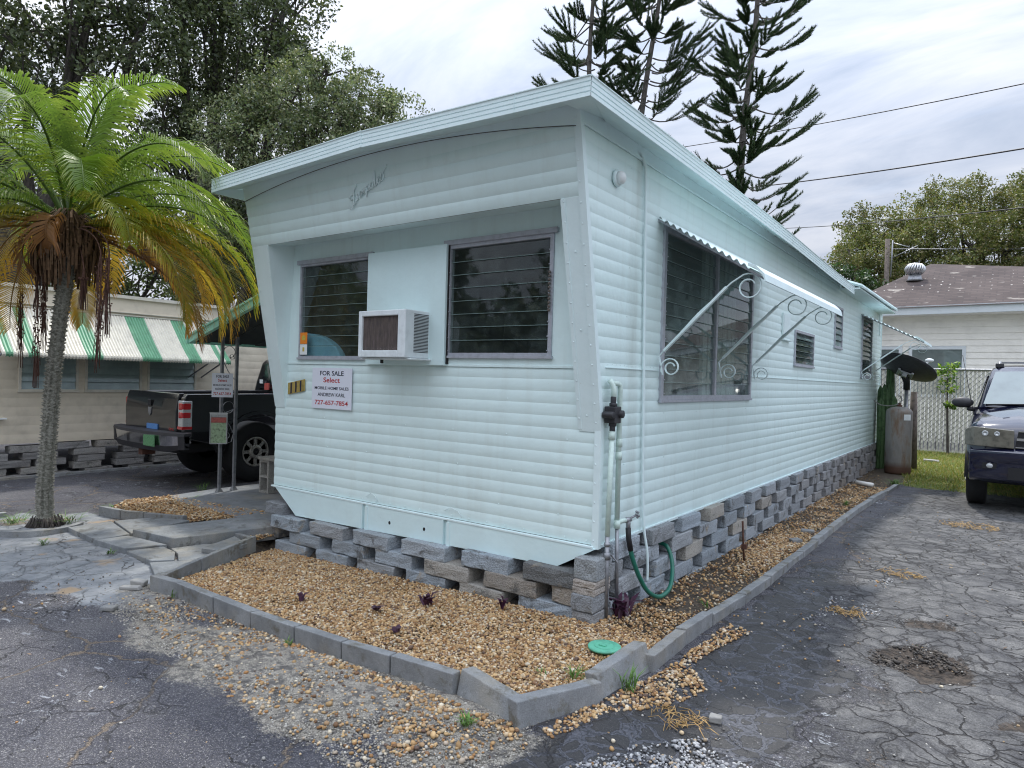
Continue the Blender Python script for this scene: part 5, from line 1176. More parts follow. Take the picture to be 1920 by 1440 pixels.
mb.tint = (.42, .40, .36); hollow(-5.02, -4.84, 1.02, 1.20, .046, .43); mb.build('bench_block', 'concrete_block', be, bevel=.003)
mb = MB(); mb.tint = (.42, .40, .36); hollow(-4.1, -3.92, 1.02, 1.20, .046, .43); mb.build('bench_block', 'concrete_block', be, bevel=.003)
mb = MB(); mb.tint = (.34, .32, .28); mb.box(-5.03, -3.8, 1.0, 1.24, .431, .462); mb.build('seat', 'concrete_block', be, bevel=.003)

# ================================================================ PICKUP TRUCK
tr = thing('pickup_truck', 'black pickup truck parked in the carport with its tailgate toward the street', 'pickup truck', (-6.65, 3.0, 0))
TX1, TX0 = -5.93, -7.36; WYR = 1.60; TZ = 1.155
def wheel(root, x, y, z, r, w, out, name='wheel', slots=8, rk=.50):
    rr_k = rk; mb = MB(); prof_ = [(r*rr_k, -w/2), (r*.80, -w/2), (r*.95, -w*.46), (r, -w*.36), (r, w*.36), (r*.95, w*.46), (r*.80, w/2), (r*rr_k, w/2), (r*rr_k, -w/2)]
    mb.lathe((x, y, z), prof_, 36, 0); whl = mb.build('wheel', 'tyre', root)
    r_full, r = r, r*rk/.60; mb = MB(); s_ = out; o_ = x+s_*w*.40; n = slots
    mb.lathe((o_, y, z), [(r*.60, 0), (r*.60, s_*.018), (r*.535, s_*.022), (r*.52, s_*.0)], 36, 0)
    mb.lathe((o_, y, z), [(r*.30, s_*.004), (r*.27, s_*.03), (r*.14, s_*.034), (r*.14, s_*.0)], 28, 0)
    for i in range(n):
        a = 2*math.pi*i/n; da = math.pi/n*.62
        mb.hexa([(o_-s_*.006, y+r*.27*math.cos(a-da), z+r*.27*math.sin(a-da)), (o_-s_*.006, y+r*.53*math.cos(a-da*.55), z+r*.53*math.sin(a-da*.55)), (o_-s_*.006, y+r*.53*math.cos(a+da*.55), z+r*.53*math.sin(a+da*.55)), (o_-s_*.006, y+r*.27*math.cos(a+da), z+r*.27*math.sin(a+da))],
                [(o_+s_*.014, y+r*.27*math.cos(a-da), z+r*.27*math.sin(a-da)), (o_+s_*.014, y+r*.53*math.cos(a-da*.55), z+r*.53*math.sin(a-da*.55)), (o_+s_*.014, y+r*.53*math.cos(a+da*.55), z+r*.53*math.sin(a+da*.55)), (o_+s_*.014, y+r*.27*math.cos(a+da), z+r*.27*math.sin(a+da))])
    for i in range(8): a = 2*math.pi*i/8; mb.lathe((o_+s_*.03, y+r*.20*math.cos(a), z+r*.20*math.sin(a)), [(.012, 0), (.010, s_*.012), (.0001, s_*.012)], 8, 0)
    mb.build('rim', 'rim', whl, bevel=.003)
    mb = MB(); mb.lathe((o_, y, z), [(r*.135, s_*.002), (r*.13, s_*.02), (.0001, s_*.022)], 16, 0); mb.lathe((x, y, z), [(r*.58, -s_*.02), (.0001, -s_*.02)], 20, 0); mb.build('hub', 'dark_gap', whl)
    return whl
def arc(cy, cz_, r, a0, a1, n=14): return [(cy+r*math.cos(R(a0+(a1-a0)*i/n)), cz_+r*math.sin(R(a0+(a1-a0)*i/n))) for i in range(n+1)]
def side_panel(x0, x1, nm='bed_side'):
    mb = MB(); P_ = [(.60, .62), (.60, TZ-.05), (.64, TZ), (2.52, TZ+.01), (2.52, .46)]+arc(WYR, .40, .49, -8, 188)[::1]+[(1.0, .52)]
    mb.prism(P_, 0, x0, x1); return mb.build(nm, 'black_paint', tr, bevel=.015, seg=3)
side_panel(TX1-.10, TX1); side_panel(TX0, TX0+.10)
mb = MB(); mb.prism(arc(WYR, .40, .535, 5, 175)+arc(WYR, .40, .49, 175, 5), 0, TX1-.02, TX1+.022); mb.prism(arc(WYR, .40, .535, 5, 175)+arc(WYR, .40, .49, 175, 5), 0, TX0-.02, TX0+.02)
mb.prism([(1.10, .80), (2.5, .93), (2.5, .945), (1.10, .815)], 0, TX1+.0, TX1+.004)
mb.build('fender_flare', 'black_paint', tr, bevel=.008)
mb = MB(); mb.box(TX0+.10, TX1-.10, .72, 2.52, .60, .66); mb.box(TX0+.11, TX1-.11, 2.46, 2.53, .55, TZ+.01)
mb.box(TX0+.3, TX0+.4, .7, 5, .42, .52); mb.box(TX1-.4, TX1-.3, .7, 5, .42, .52); mb.tube([(TX0+.2, WYR, .40), (TX1-.2, WYR, .40)], .06, 10); mb.ball((-6.65, WYR, .40), .14, 12)
mb.box(-6.95, -6.3, .75, 1.1, .40, .50)
mb.build('chassis', 'dark_gap', tr)
mb = MB(); mb.prism([(.585, .60), (.565, .68), (.555, .95), (.575, 1.09), (.60, TZ+.006), (.66, TZ+.006), (.66, .60)], 0, TX0+.035, TX1-.115); mb.build('tailgate', 'black_paint', tr, bevel=.01, seg=3)
mb = MB(); mb.box(-6.72, -6.64, .545, .556, .985, 1.065); mb.build('handle_recess', 'dark_gap', tr, bevel=.012)
mb = MB(); P_ = [(-6.71, .97), (-6.62, .97), (-6.635, .90), (-6.665, .865), (-6.695, .90)]; mb.prism(P_, 1, .547, .556); mb.build('tailgate_emblem', 'galv', tr)
mb = MB(); text(mb, 'GMC', Vector((-6.15, .560, .725)), Vector((1, 0, 0)), Vector((0, 0, 1)), .032, .12); mb.build('lettering', 'red_lens', tr, recalc=False)
mb = MB(); mb.box(-6.74, -6.47, .5505, .562, .700, .765); mb.build('bumper_sticker', 'blue_sticker', tr)
# tail lamp
mb = MB(); mb.box(TX1-.108, TX1+.004, .575, .70, .72, 1.075); tl = mb.build('tail_lamp', 'clear_lens', tr, bevel=.014, seg=3)
for z, h in ((1.005, .050), (.900, .046)):
    mb = MB(); mb.box(TX1-.098, TX1+.006, .571, .69, z-h, z+h); mb.build('red_lens', 'red_lens', tl, bevel=.022, seg=4)
mb = MB(); mb.box(TX1-.109, TX1+.006, .571, .698, .728, .765); mb.build('red_lens', 'red_lens', tl, bevel=.004)
mb = MB(); mb.box(TX0-.004, TX0+.03, .575, .70, .72, 1.075); mb.build('tail_lamp', 'red_lens', tr, bevel=.012)
# bumper: chrome with black step pad
mb = MB(); N = 20; xs_ = np.linspace(-7.60, -5.80, N+1)
def by(x): t = (x+6.70)/.90; return .42+.13*abs(t)**2.6
def bz(x): t = max(0, abs((x+6.70)/.90)-.72)/.28; return .06*t
for i in range(N):
    a, b = xs_[i], xs_[i+1]
    mb.hexa([(a, by(a), .515+bz(a)), (b, by(b), .515+bz(b)), (b, .62, .515+bz(b)), (a, .62, .515+bz(a))], [(a, by(a)-.012, .655), (b, by(b)-.012, .655), (b, .62, .655), (a, .62, .655)])
bp = mb.build('bumper', 'chrome', tr, bevel=.0)
mb = MB()
for i in range(N):
    a, b = xs_[i], xs_[i+1]
    mb.hexa([(a, by(a)-.02, .656), (b, by(b)-.02, .656), (b, .63, .656), (a, .63, .656)], [(a, by(a)-.012, .690), (b, by(b)-.012, .690), (b, .63, .70), (a, .63, .70)])
    if not -7.45 < a < -6.1: mb.hexa([(a, by(a)-.008, .50), (b, by(b)-.008, .50), (b, .6, .50), (a, .6, .50)], [(a, by(a)-.016, .66), (b, by(b)-.016, .66), (b, .6, .66), (a, .6, .66)]) if a > -5.95 or a < -7.5 else None
    mb.hexa([(a, by(a)+.01, .46+bz(a)), (b, by(b)+.01, .46+bz(b)), (b, .6, .46+bz(b)), (a, .6, .46+bz(a))], [(a, by(a)-.008, .53+bz(a)*.5), (b, by(b)-.008, .53+bz(b)*.5), (b, .6, .53), (a, .6, .53)])
mb.build('step_pad', 'plastic_black', bp)
mb = MB(); mb.box(-6.50, -6.24, .400, .412, .515, .645); mb.build('license_plate', 'plate_green', bp)
mb = MB(); mb.box(-6.74, -6.64, .46, .62, .38, .48); mb.build('tow_hitch', 'rebar', tr)
for sx_, o_ in ((TX1-.17, 1), (TX0+.17, -1)):
    for wy in (WYR, 4.6): wheel(tr, sx_, wy, .395, .395, .24, o_)
# cab, hood
mb = MB(); P_ = [(2.42, .46), (2.42, TZ+.01), (2.45, 1.30), (2.55, 1.60), (2.70, 1.68), (4.0, 1.68), (4.7, 1.24), (5.6, 1.16), (5.75, 1.05), (5.75, .5)]
mb.prism(P_, 0, TX0+.02, TX1-.02); mb.build('cab', 'black_paint', tr, bevel=.05, seg=4)
mb = MB(); mb.hexa([(TX0+.16, 2.405, 1.20), (TX1-.16, 2.405, 1.20), (TX1-.16, 2.42, 1.20), (TX0+.16, 2.42, 1.20)], [(TX0+.24, 2.515, 1.56), (TX1-.24, 2.515, 1.56), (TX1-.24, 2.53, 1.56), (TX0+.24, 2.53, 1.56)])
rw_ = mb.build('rear_window', 'tinted_glass', tr)
mb = MB(); mb.box(TX0+.20, TX0+.27, 2.405, 2.415, 1.27, 1.33); mb.build('window_decal', 'flat_white', rw_)
mb = MB(); mb.box(TX0+.36, TX0+.46, 2.38, 2.40, 1.18, 1.28); mb.build('red_ribbon', 'paper_red', rw_)

# ================================================================ NEIGHBOUR TRAILER
nb = thing('mobile_home', 'beige neighbouring mobile home with a long green and white striped awning', 'mobile home', (-9.9, 2.5, 0))
NX = -8.2; NY0, NY1 = -4.5, 9.5
mb = MB()
nw_ = [(-.35, .42), (.50, 1.17), (1.25, 1.97)]     # window bays along y
def PN(a, z, d): return (NX+d, a, z)
n = 30
cols = [(NY0, -.36, [])]
prev = -.36
for (a, b) in ((-.36, .33), (.41, 1.16), (1.24, 1.98)):
    if a > prev: cols.append((prev, a, []))
    cols.append((a, b, [(1.115, 1.80)])); prev = b
cols.append((prev, NY1, []))
old = COURSE; COURSE = .115; courses(mb, PN, .44, 2.19, cols, .0035, 4); COURSE = old
mb.box(NX-3.4, NX-.02, NY0, NY0+.03, .44, 2.45); mb.box(NX-.012, NX+.006, NY0, NY1, 2.19, 2.43)
mb.box(NX-.03, NX+.02, NY0-.02, NY0+.03, .44, 2.43)
mb.build('wall', 'beige', nb, recalc=False)
mb = MB(); mb.box(NX-3.4, NX+.045, NY0-.06, NY1, 2.43, 2.475); mb.box(NX, NX+.03, NY0, NY1, 2.185, 2.20); mb.box(NX, NX+.04, NY0, NY1, 2.225, 2.235)
mb.build('roof', 'beige_trim', nb)
mb = MB(); mb.box(NX-3.3, NX-.15, NY0+.1, NY1, .45, 2.4); mb.build('room_interior', 'dark_gap', nb)
for (a, b) in ((-.36, .33), (.41, 1.16), (1.24, 1.98)): jalousie(nb, (NX+.004, a, 1.115), (0, 1, 0), (1, 0, 0), b-a, .69, 6, fm='beige_trim', gm='glass_frosted', tilt=12, sill=True)
# striped awning, ribs run down the slope
def stripe_awning(y0, y1, name='awning'):
    N = 76; rows = [(NX+.02, 2.165), (NX+.18, 1.99), (NX+.36, 1.80), (NX+.50, 1.665), (NX+.565, 1.61), (NX+.59, 1.585), (NX+.595, 1.56), (NX+.583, 1.535)]
    def green(t): return any(a < t < b for a, b in ((.0, .035), (.085, .125), (.315, .375), (.545, .635), (.775, .830), (.925, .950), (.965, 1.0)))
    mb = MB(); V_ = []; F_ = []; M_ = []
    for i in range(N*3+1):
        ph_ = i % 3; off = (0, .014, .014)[ph_]
        y = y0+(y1-y0)*i/(N*3)
        for j, (x, z) in enumerate(rows): V_.append((x+off*.5, y, z+off))
    nr = len(rows)
    for i in range(N*3):
        for j in range(nr-1):
            F_.append((i*nr+j, (i+1)*nr+j, (i+1)*nr+j+1, i*nr+j+1)); M_.append(1 if green((i//3)/N) else 0)
    mb.add(V_, F_); mb.mi = M_
    return mb.build(name, ['awning_cream', 'awning_green'], nb, solid=.004, recalc=False)
aw = stripe_awning(-.72, 2.20)
mb = MB(); mb.add([(NX+.02, -.72, 2.16), (NX+.50, -.72, 1.66), (NX+.56, -.72, 1.60), (NX+.46, -.72, 1.62)], [(0, 1, 2, 3)]); mb.build('awning_side', 'beige', aw, solid=.006)
for y in (-.68, 1.95, 2.15):
    mb = MB(); mb.tube([(NX+.02, y-.1 if y > 0 else y-.15, 1.33 if y > 0 else 1.25), (NX+.52, y, 1.60)], .012, 6); mb.build('awning_arm', 'galv', aw)
NBT = [(.30, .285, .265), (.26, .25, .24), (.34, .32, .29), (.22, .21, .20), (.36, .33, .29), (.28, .27, .26)]
nwl = thing('block_wall', 'rough tan grey block wall with gaps under the beige neighbouring home', 'block wall', (NX, 2, 0))
cnt = 0
for row in range(5):
    y = -1.6+(.24 if row % 2 else 0)+rnd.uniform(-.05, .05)
    while y < 3.6 and cnt < 98:
        L = rnd.uniform(.34, .42); zc_ = .385-.092*row-.02*(y < 0)
        if zc_ > -.05: block(nwl, (NX-.06+rnd.uniform(-.01, .01), y+L/2, zc_-.0), (.18, L, .086), tnt(.85, 1.1, NBT), rnd.uniform(-.02, .02), .008); cnt += 1
        y += L+rnd.uniform(.06, .24)
mb = MB(); mb.box(NX-.08, NX+.02, -2.4, 3.6, -.03, .02); mb.hexa([(NX+.06, -1.6, -.02), (NX+.14, -1.6, -.02), (NX+.10, 2.2, -.02), (NX+.02, 2.2, -.02)], [(NX+.06, -1.6, .035), (NX+.14, -1.6, .035), (NX+.10, 2.2, .03), (NX+.02, 2.2, .03)])
tag(mb.build('kerb', 'edging_concrete', None, bevel=.004), 'low grey kerb at the foot of the tan block wall under the beige home', 'kerb')
mb = MB(); mb.box(NX+.0, NX+.09, -.62, -.50, .76, .775); tag(mb.build('step_bracket', 'flat_white', None), 'small white bracket on the beige wall at the left edge', 'bracket')

# ================================================================ TANK, DISH, CACTUS, FENCE, HOUSE
tk = thing('propane_tank', 'tall rusty grey propane cylinder standing at the far corner of the home', 'propane tank', (.46, 9.85, 0))
c_ = (.465, 9.86); r_ = .205
mb = MB(); prof_ = [(r_*.96, .0), (r_, .03), (r_, .10), (r_*.99, .14), (r_, .16), (r_, 1.05)]
for i in range(7): a = i/6*math.pi/2; prof_.append((max(.0001, r_*math.cos(a)**.9), 1.06+.10*math.sin(a)))
mb.lathe((*c_, 0), prof_, 40); mb.build('tank_body', 'rust_tank', tk)
mb = MB(); mb.lathe((*c_, 1.15), [(.04, 0), (.04, .03), (.02, .04), (.02, .07), (.0001, .07)], 14); mb.build('valve', 'rebar', tk)
d_ = Vector((1.97-c_[0], -3.6-c_[1], 0)).normalized(); s_ = Vector((-d_.y, d_.x, 0))
pc_ = Vector((*c_, 0))+d_*.165+s_*.118; dn = (Vector((pc_.x-c_[0], pc_.y-c_[1], 0))).normalized(); ds = Vector((-dn.y, dn.x, 0))
mb = MB(); mb.fr = (pc_+dn*.006+Vector((0, 0, .93)), ds, dn, (0, 0, 1)); mb.box(-.06, .06, -.004, .001, 0, .10); mb.build('paper_label', 'flat_white', tk)
di = thing('satellite_dish', 'dark oval satellite dish on a steel pole behind the rusty tank', 'satellite dish', (.5, 10.45, 0))
mb = MB(); mb.tube([(.50, 10.45, 0), (.50, 10.45, 1.52)], .032, 14); mb.build('mast', 'galv', di)
dc = Vector((.515, 10.30, 1.82)); ax = Vector((.29, .47, .846)).normalized()      # dish opens up and away to the right
back = -ax; e1 = Vector((.93, .09, -.37)); e1 = (e1-ax*e1.dot(ax)).normalized(); e2 = ax.cross(e1)
mb = MB(); vs = []; fs = []; NN = 36; RR = 8
for i in range(RR+1):
    q = i/RR
    for k_ in range(NN):
        a = 2*math.pi*k_/NN; vs.append(dc+e1*.47*q*math.cos(a)+e2*.43*q*math.sin(a)+ax*(.10*q*q-.06))
for i in range(RR):
    for k_ in range(NN): fs.append((i*NN+k_, (i+1)*NN+k_, (i+1)*NN+(k_+1) % NN, i*NN+(k_+1) % NN))
mb.smooth = True; mb.add(vs, fs); mb.smooth = False; dd = mb.build('reflector', 'dish_grey', di, solid=.012, recalc=False)
mb = MB(); mb.fr = (dc-ax*.075, e1, e2, ax); mb.box(-.13, .13, -.05, .05, -.03, .0); mb.box(-.13, -.09, -.11, .11, -.035, -.005); mb.box(.09, .13, -.11, .11, -.035, -.005); mb.box(-.04, .04, -.06, .06, -.10, -.03)
mb.build('back_bracket', 'alu', di, bevel=.004)
mb = MB(); mb.tube([dc-ax*.13, (.50, 10.42, 1.60), (.50, 10.45, 1.46)], .055, 12); mb.build('swivel', 'black_rubber', di)
mb = MB(); le = dc+e1*.40-e2*.0+ax*.42; mb.ball(dc+Vector((.31, .3, .17)), .055, 12, (1.3, .8, .7)); mb.tube([dc+Vector((.14, .2, .02)), dc+Vector((.31, .3, .15))], .016, 6)
mb.build('receiver', 'flat_white', di)
mb = MB(); mb.tube([(.60, 10.75, 0), (.59, 10.75, 1.42)], [.075, .055], 12); tag(mb.build('wooden_post', 'wood_post', None), 'weathered wooden post behind the satellite dish mast', 'post')
ca_ = thing('cactus', 'clump of tall green column cactus between the home and the rusty tank', 'cactus', (.2, 10.5, 0))
for (x, y, h, r_) in ((.06, 10.60, 1.52, .055), (.14, 10.50, 1.55, .06), (.215, 10.55, 2.0, .065), (.29, 10.5, 1.36, .06), (.10, 10.4, 1.30, .055), (.2, 10.7, 1.2, .05)):
    mb = MB(); vs = []; fs = []; nr = 16; st_ = 14
    for i in range(st_+1):
        t = i/st_; z = t*h; rr_ = r_*(1 if t < .9 else math.sqrt(max(.02, 1-((t-.9)/.1)**2)))*(1-.12*(abs(math.sin(t*5)))**8)
        for k_ in range(nr): a = 2*math.pi*k_/nr; q = rr_*(1.15 if k_ % 2 else .82); vs.append((x+q*math.cos(a)+.02*math.sin(t*3), y+q*math.sin(a), z))
    for i in range(st_):
        for k_ in range(nr): fs.append((i*nr+k_, i*nr+(k_+1) % nr, (i+1)*nr+(k_+1) % nr, (i+1)*nr+k_))
    fs.append(list(range(st_*nr, (st_+1)*nr))); mb.add(vs, fs); mb.build('stem', 'cactus', ca_)
mb = MB(); mb.tube(cr([(.02, 10.2, 1.24), (.15, 10.1, 1.17), (.35, 10.05, 1.17), (.46, 10.1, 1.25), (.44, 10.2, 1.33), (.40, 10.25, 1.34)]), .010, 6)
tag(mb.build('looped_cord', 'pale_stone', None), 'pale cord tied round the cactus above the rusty tank', 'cord')
# chain link fence with white slats
FY = 15.2
fe = thing('chain_link_fence', 'chain link fence woven with white privacy slats behind the lawn', 'fence', (2.5, FY, 0))
mb = MB(); mb.tube([(-3.5, FY, 1.955), (9, FY, 1.955)], .026, 10); mb.build('top_rail', 'galv', fe)
mb = MB()
for i in range(140):
    x = -3.4+i*.0775; h0 = .02
    mb.box(x, x+.058, FY+.004+.012*(i % 2), FY+.010+.012*(i % 2), h0, 1.93)
mb.build('slats', 'slat_white', fe)
mb = MB(); st_ = .115; z0_, z1_ = .06, 1.94
for s_ in (1, -1):
    x = -5.4
    while x < 9.2:
        xa_ = x; xb_ = x+s_*(z1_-z0_)*.95; yq = FY-.006-.004*s_
        a, b = Vector((xa_, yq, z0_)), Vector((xb_, yq, z1_))
        mb.bar([a, b], (0, 1, 0), .004, .009 if s_ > 0 else .004); x += st_
mb.build('mesh_wire', 'galv', fe)
mb = MB()
for i in range(60): mb.box(-3.4+i*.155, -3.392+i*.155, FY-.012, FY-.004, .05, .46)
mb.build('dark_ties', 'black_rubber', fe)
for x in (-3.0, 3.6, 6.4): mb = MB(); mb.tube([(x, FY+.05, 0), (x, FY+.05, 2.0)], .032, 10); mb.build('fence_post', 'galv', fe)
# sapling
sp_ = thing('sapling', 'young sapling with bright green top leaves in front of the fence', 'sapling', (.9, 14.9, 0))
mb = MB(); mb.tube(cr([(.90, 14.9, 0), (.88, 14.9, .5), (.86, 14.9, 1.1), (.84, 14.9, 1.75)]), [.028]*8+[.022]*8+[.014]*9, 8); mb.build('trunk', 'bark_dark', sp_)
def leaves(name, centers, rad, per, size, pal, parent, mat='leaf', seed=1, flat=.25, asp=.5, sunward=0.0):
    g = np.random.default_rng(seed); C_ = np.repeat(np.array(centers, float), per, 0); n = len(C_); Rr = np.repeat(np.broadcast_to(np.array(rad, float), (len(centers),)), per)
    d = g.normal(0, 1, (n, 3)); d /= np.linalg.norm(d, axis=1)[:, None]; P = C_+d*(Rr*g.random(n)**.5)[:, None]*np.array([1, 1, .8])
    u = g.normal(0, 1, (n, 3)); u /= np.linalg.norm(u, axis=1)[:, None]; w = g.normal(0, 1, (n, 3)); w[:, 2] += flat; v = np.cross(w, u); v /= np.linalg.norm(v, axis=1)[:, None]
    L = size*g.uniform(.6, 1.3, n)[:, None]; W_ = L*asp
    V = np.stack([P-u*L/2, P+v*W_/2+u*L*.05, P+u*L/2, P-v*W_/2+u*L*.05], 1).reshape(-1, 3)
    ct = np.repeat(g.uniform(.72, 1.25, len(centers)), per)
    pal = np.array(pal); t = pal[g.integers(0, len(pal), n)]*(ct*g.uniform(.75, 1.25, n))[:, None]
    return fast(name, V, np.arange(4*n).reshape(-1, 4), np.clip(np.repeat(t, 4, 0), 0, 1), mat, parent)
leaves('crown', [(.80, 14.9, 2.0), (.95, 14.85, 1.9), (.72, 14.9, 1.9), (1.02, 14.9, 2.05), (.84, 14.9, 1.72), (.78, 14.9, 1.55), (.95, 14.9, 1.5), (.88, 14.9, 1.15), (.98, 14.9, 1.08)], [.16, .14, .12, .1, .2, .18, .14, .1, .07], 34, .11, [(.14, .26, .03), (.30, .42, .05), (.07, .15, .02)], sp_, asp=.45)
# house behind
hs = thing('house', 'white clapboard house with a worn brown shingle hip roof behind the fence', 'house', (3, 23, 0))
HY = 19.0; HXa, HXb = -1.9, 9.5
mb = MB(); c_h = .175
def PHs(a, z, d): return (a, HY-d, z)
for i in range(20):
    z0_ = .1+i*c_h; mb.hexa([(HXa, HY-.022, z0_), (HXb, HY-.022, z0_), (HXb, HY, z0_), (HXa, HY, z0_)], [(HXa, HY-.004, z0_+c_h), (HXb, HY-.004, z0_+c_h), (HXb, HY, z0_+c_h), (HXa, HY, z0_+c_h)])
mb.box(HXa, HXb, HY+.001, HY+8, 0, 3.55)
mb.build('wall', 'house_white', hs)
mb = MB(); mb.hexa([(-2.4, HY-.55, 3.56), (10, HY-.55, 3.66), (10, HY-.50, 3.66), (-2.4, HY-.50, 3.56)], [(-2.4, HY-.55, 3.80), (10, HY-.55, 3.90), (10, HY-.50, 3.90), (-2.4, HY-.50, 3.80)])
mb.build('fascia', 'fascia_blue', hs)
mb = MB(); mb.box(-2.38, 10, HY-.50, HY+.02, 3.57, 3.60); mb.build('soffit', 'house_white', hs)
px0, px1 = -.35, -.05
mb = MB(); ez = 3.76; A_ = [(-2.45, HY-.60, ez), (10.2, HY-.60, ez+.1), (10.2, HY+8.6, ez), (-2.45, HY+8.6, ez)]; rg = [(-.30, HY+3.4, 5.55), (1.2, HY+3.6, 5.50), (8.6, HY+4.0, 4.4)]
mb.add(A_+[(-.20, HY+3.6, 5.64), (.15, HY+3.7, 5.62), (2.29, HY+4.0, 4.93), (9.0, HY+4.2, 4.45)], [(0, 1, 7, 6, 5, 4), (0, 4, 3), (3, 4, 5, 6, 7, 2), (1, 2, 7), (0, 3, 2, 1)])
mb.build('roof', 'roof_shingle', hs)
for (a, b) in ((-1.55, -.62), (-.28, .92)):
    mb = MB(); z0_, z1_ = 1.35, 2.62
    for (q0, q1, r0_, r1_) in ((a-.09, a, z0_-.09, z1_+.09), (b, b+.09, z0_-.09, z1_+.09), (a, b, z1_, z1_+.09), (a, b, z0_-.09, z0_)): mb.box(q0, q1, HY-.06, HY-.023, r0_, r1_)
    w = mb.build('window', 'fascia_blue', hs)
    mb = MB(); mb.box(a, b, HY-.035, HY-.024, z0_, z1_); mb.build('pane', 'car_glass', w)
tv = thing('turbine_vent', 'round ribbed metal turbine vent on the brown shingle roof', 'roof vent', (-.55, 20.2, 4.7))
vc = (-.47, 20.9)
mb = MB(); mb.lathe((*vc, 4.86), [(.24, 0), (.20, .06), (.16, .22)], 20); mb.build('collar', 'galv', tv)
mb = MB()
for i in range(22):
    a = 2*math.pi*i/22; pts = [(vc[0]+(.17+.10*math.sin(math.pi*t))*math.cos(a+t*.35), vc[1]+(.17+.10*math.sin(math.pi*t))*math.sin(a+t*.35), 5.08+.30*t) for t in np.linspace(0, 1, 8)]
    mb.tube(pts, .026, 5)
mb.lathe((*vc, 5.375), [(.18, 0), (.12, .04), (.0001, .05)], 20); mb.build('turbine_fins', 'alu', tv)
# utility pole and overhead wires
up = thing('utility_pole', 'grey wooden utility pole rising behind the shingle roof', 'utility pole', (-2.5, 30.3, 0))
mb = MB(); mb.tube([(-2.48, 30.3, 0), (-2.5, 30.35, 8.1)], [.12, .10], 12); mb.build('pole', 'wood_post', up)
mb = MB(); mb.tube([(-2.3, 30.2, 7.9), (-1.6, 30.0, 7.6)], .02, 5); mb.tube([(-2.35, 30.2, 7.2), (-1.3, 30.0, 7.65)], .02, 5); mb.tube([(-2.28, 30.2, 8.0), (-2.32, 30.2, 6.4)], .035, 6); mb.build('drop_wires', 'galv', up)
def wire(a, b, sag, r_, label):
    a, b = Vector(a), Vector(b); a2 = a+(a-b)*1.2; b2 = b+(b-a)*1.6; pts = []
    for i in range(33): t = i/32; p = a2.lerp(b2, t); tt = (t-.5)*2; pts.append(p+Vector((0, 0, sag*(tt*tt))))
    mb = MB(); mb.tube(pts, r_, 5, cap=False); tag(mb.build('overhead_wire', 'cable_black', None), label, 'wire', 'overhead wires')
wire((-7.55, 19.24, 9.70), (2.07, 15.12, 8.28), .9, .014, 'highest overhead wire, crossing in front of the tall pine')
wire((-5.38, 20.82, 8.40), (2.11, 15.13, 6.85), .7, .02, 'second highest overhead wire with a knot, above the green trees')
wire((-3.64, 24.56, 7.60), (2.17, 17.65, 6.10), .5, .014, 'third overhead wire, crossing the crowns on the right')
mb = MB(); mb.tube([(-2.38, 30.44, 7.67), (2.38, 33.93, 7.84), (8, 38, 8.0)], .016, 5); tag(mb.build('overhead_wire', 'galv', None), 'lowest overhead wire, running right from the utility pole', 'wire', 'overhead wires')

# ================================================================ DARK BLUE SUV
su = thing('parked_suv', 'dark navy sport utility vehicle facing the camera at the right edge', 'car', (2.5, 8.4, 0))
CX_, HW = 2.45, .895
def ring(y, pts): return [(CX_+x, y, z) for x, z in pts]+[(CX_-x, y, z) for x, z in pts[::-1]]
def loft(mb, rings, caps=True):
    n = len(rings[0]); vs = [p for r_ in rings for p in r_]
    fs = [(i*n+j, i*n+(j+1) % n, (i+1)*n+(j+1) % n, (i+1)*n+j) for i in range(len(rings)-1) for j in range(n)]
    if caps: fs += [list(range(n))[::-1], list(range((len(rings)-1)*n, len(rings)*n))]
    mb.smooth = True; mb.add(vs, fs); mb.smooth = False
def sec(w, zb_, zt_, crown=.05):  # half section, bottom centre to top centre
    return [(0, zb_), (w*.8, zb_), (w*.97, zb_+.06), (w, zb_+(zt_-zb_)*.45), (w*.985, zt_-.14), (w*.93, zt_-.035), (w*.80, zt_), (w*.4, zt_+crown*.7), (0, zt_+crown)]
mb = MB()
R_ = []
for (y, w, zb_, zt_, cr_) in ((6.42, .70, .52, .86, .01), (6.44, .80, .48, .98, .02), (6.52, .862, .46, 1.055, .03), (6.75, .885, .46, 1.10, .06), (7.2, .895, .48, 1.17, .075), (7.7, .895, .48, 1.235, .07), (7.9, .895, .46, 1.25, .06), (9.2, .895, .46, 1.25, .05), (10.6, .89, .46, 1.24, .05), (10.9, .86, .5, 1.20, .03)):
    R_.append(ring(y, sec(w, zb_, zt_, cr_)))
loft(mb, R_); body = mb.build('body', 'navy_paint', su)
# wheel arches, wheels
for sd_x, o_ in ((CX_-HW+.125, -1), (CX_+HW-.125, 1)):
    for wy in (7.18, 9.75):
        wheel(su, sd_x, wy, .345, .345, .22, o_, slots=6)
        mb = MB(); xe = CX_+o_*(HW-.02); mb.prism(arc(wy, .36, .40, 0, 180), 0, xe-o_*.10, xe+o_*.0225); mb.build('arch_liner', 'dark_gap', su)
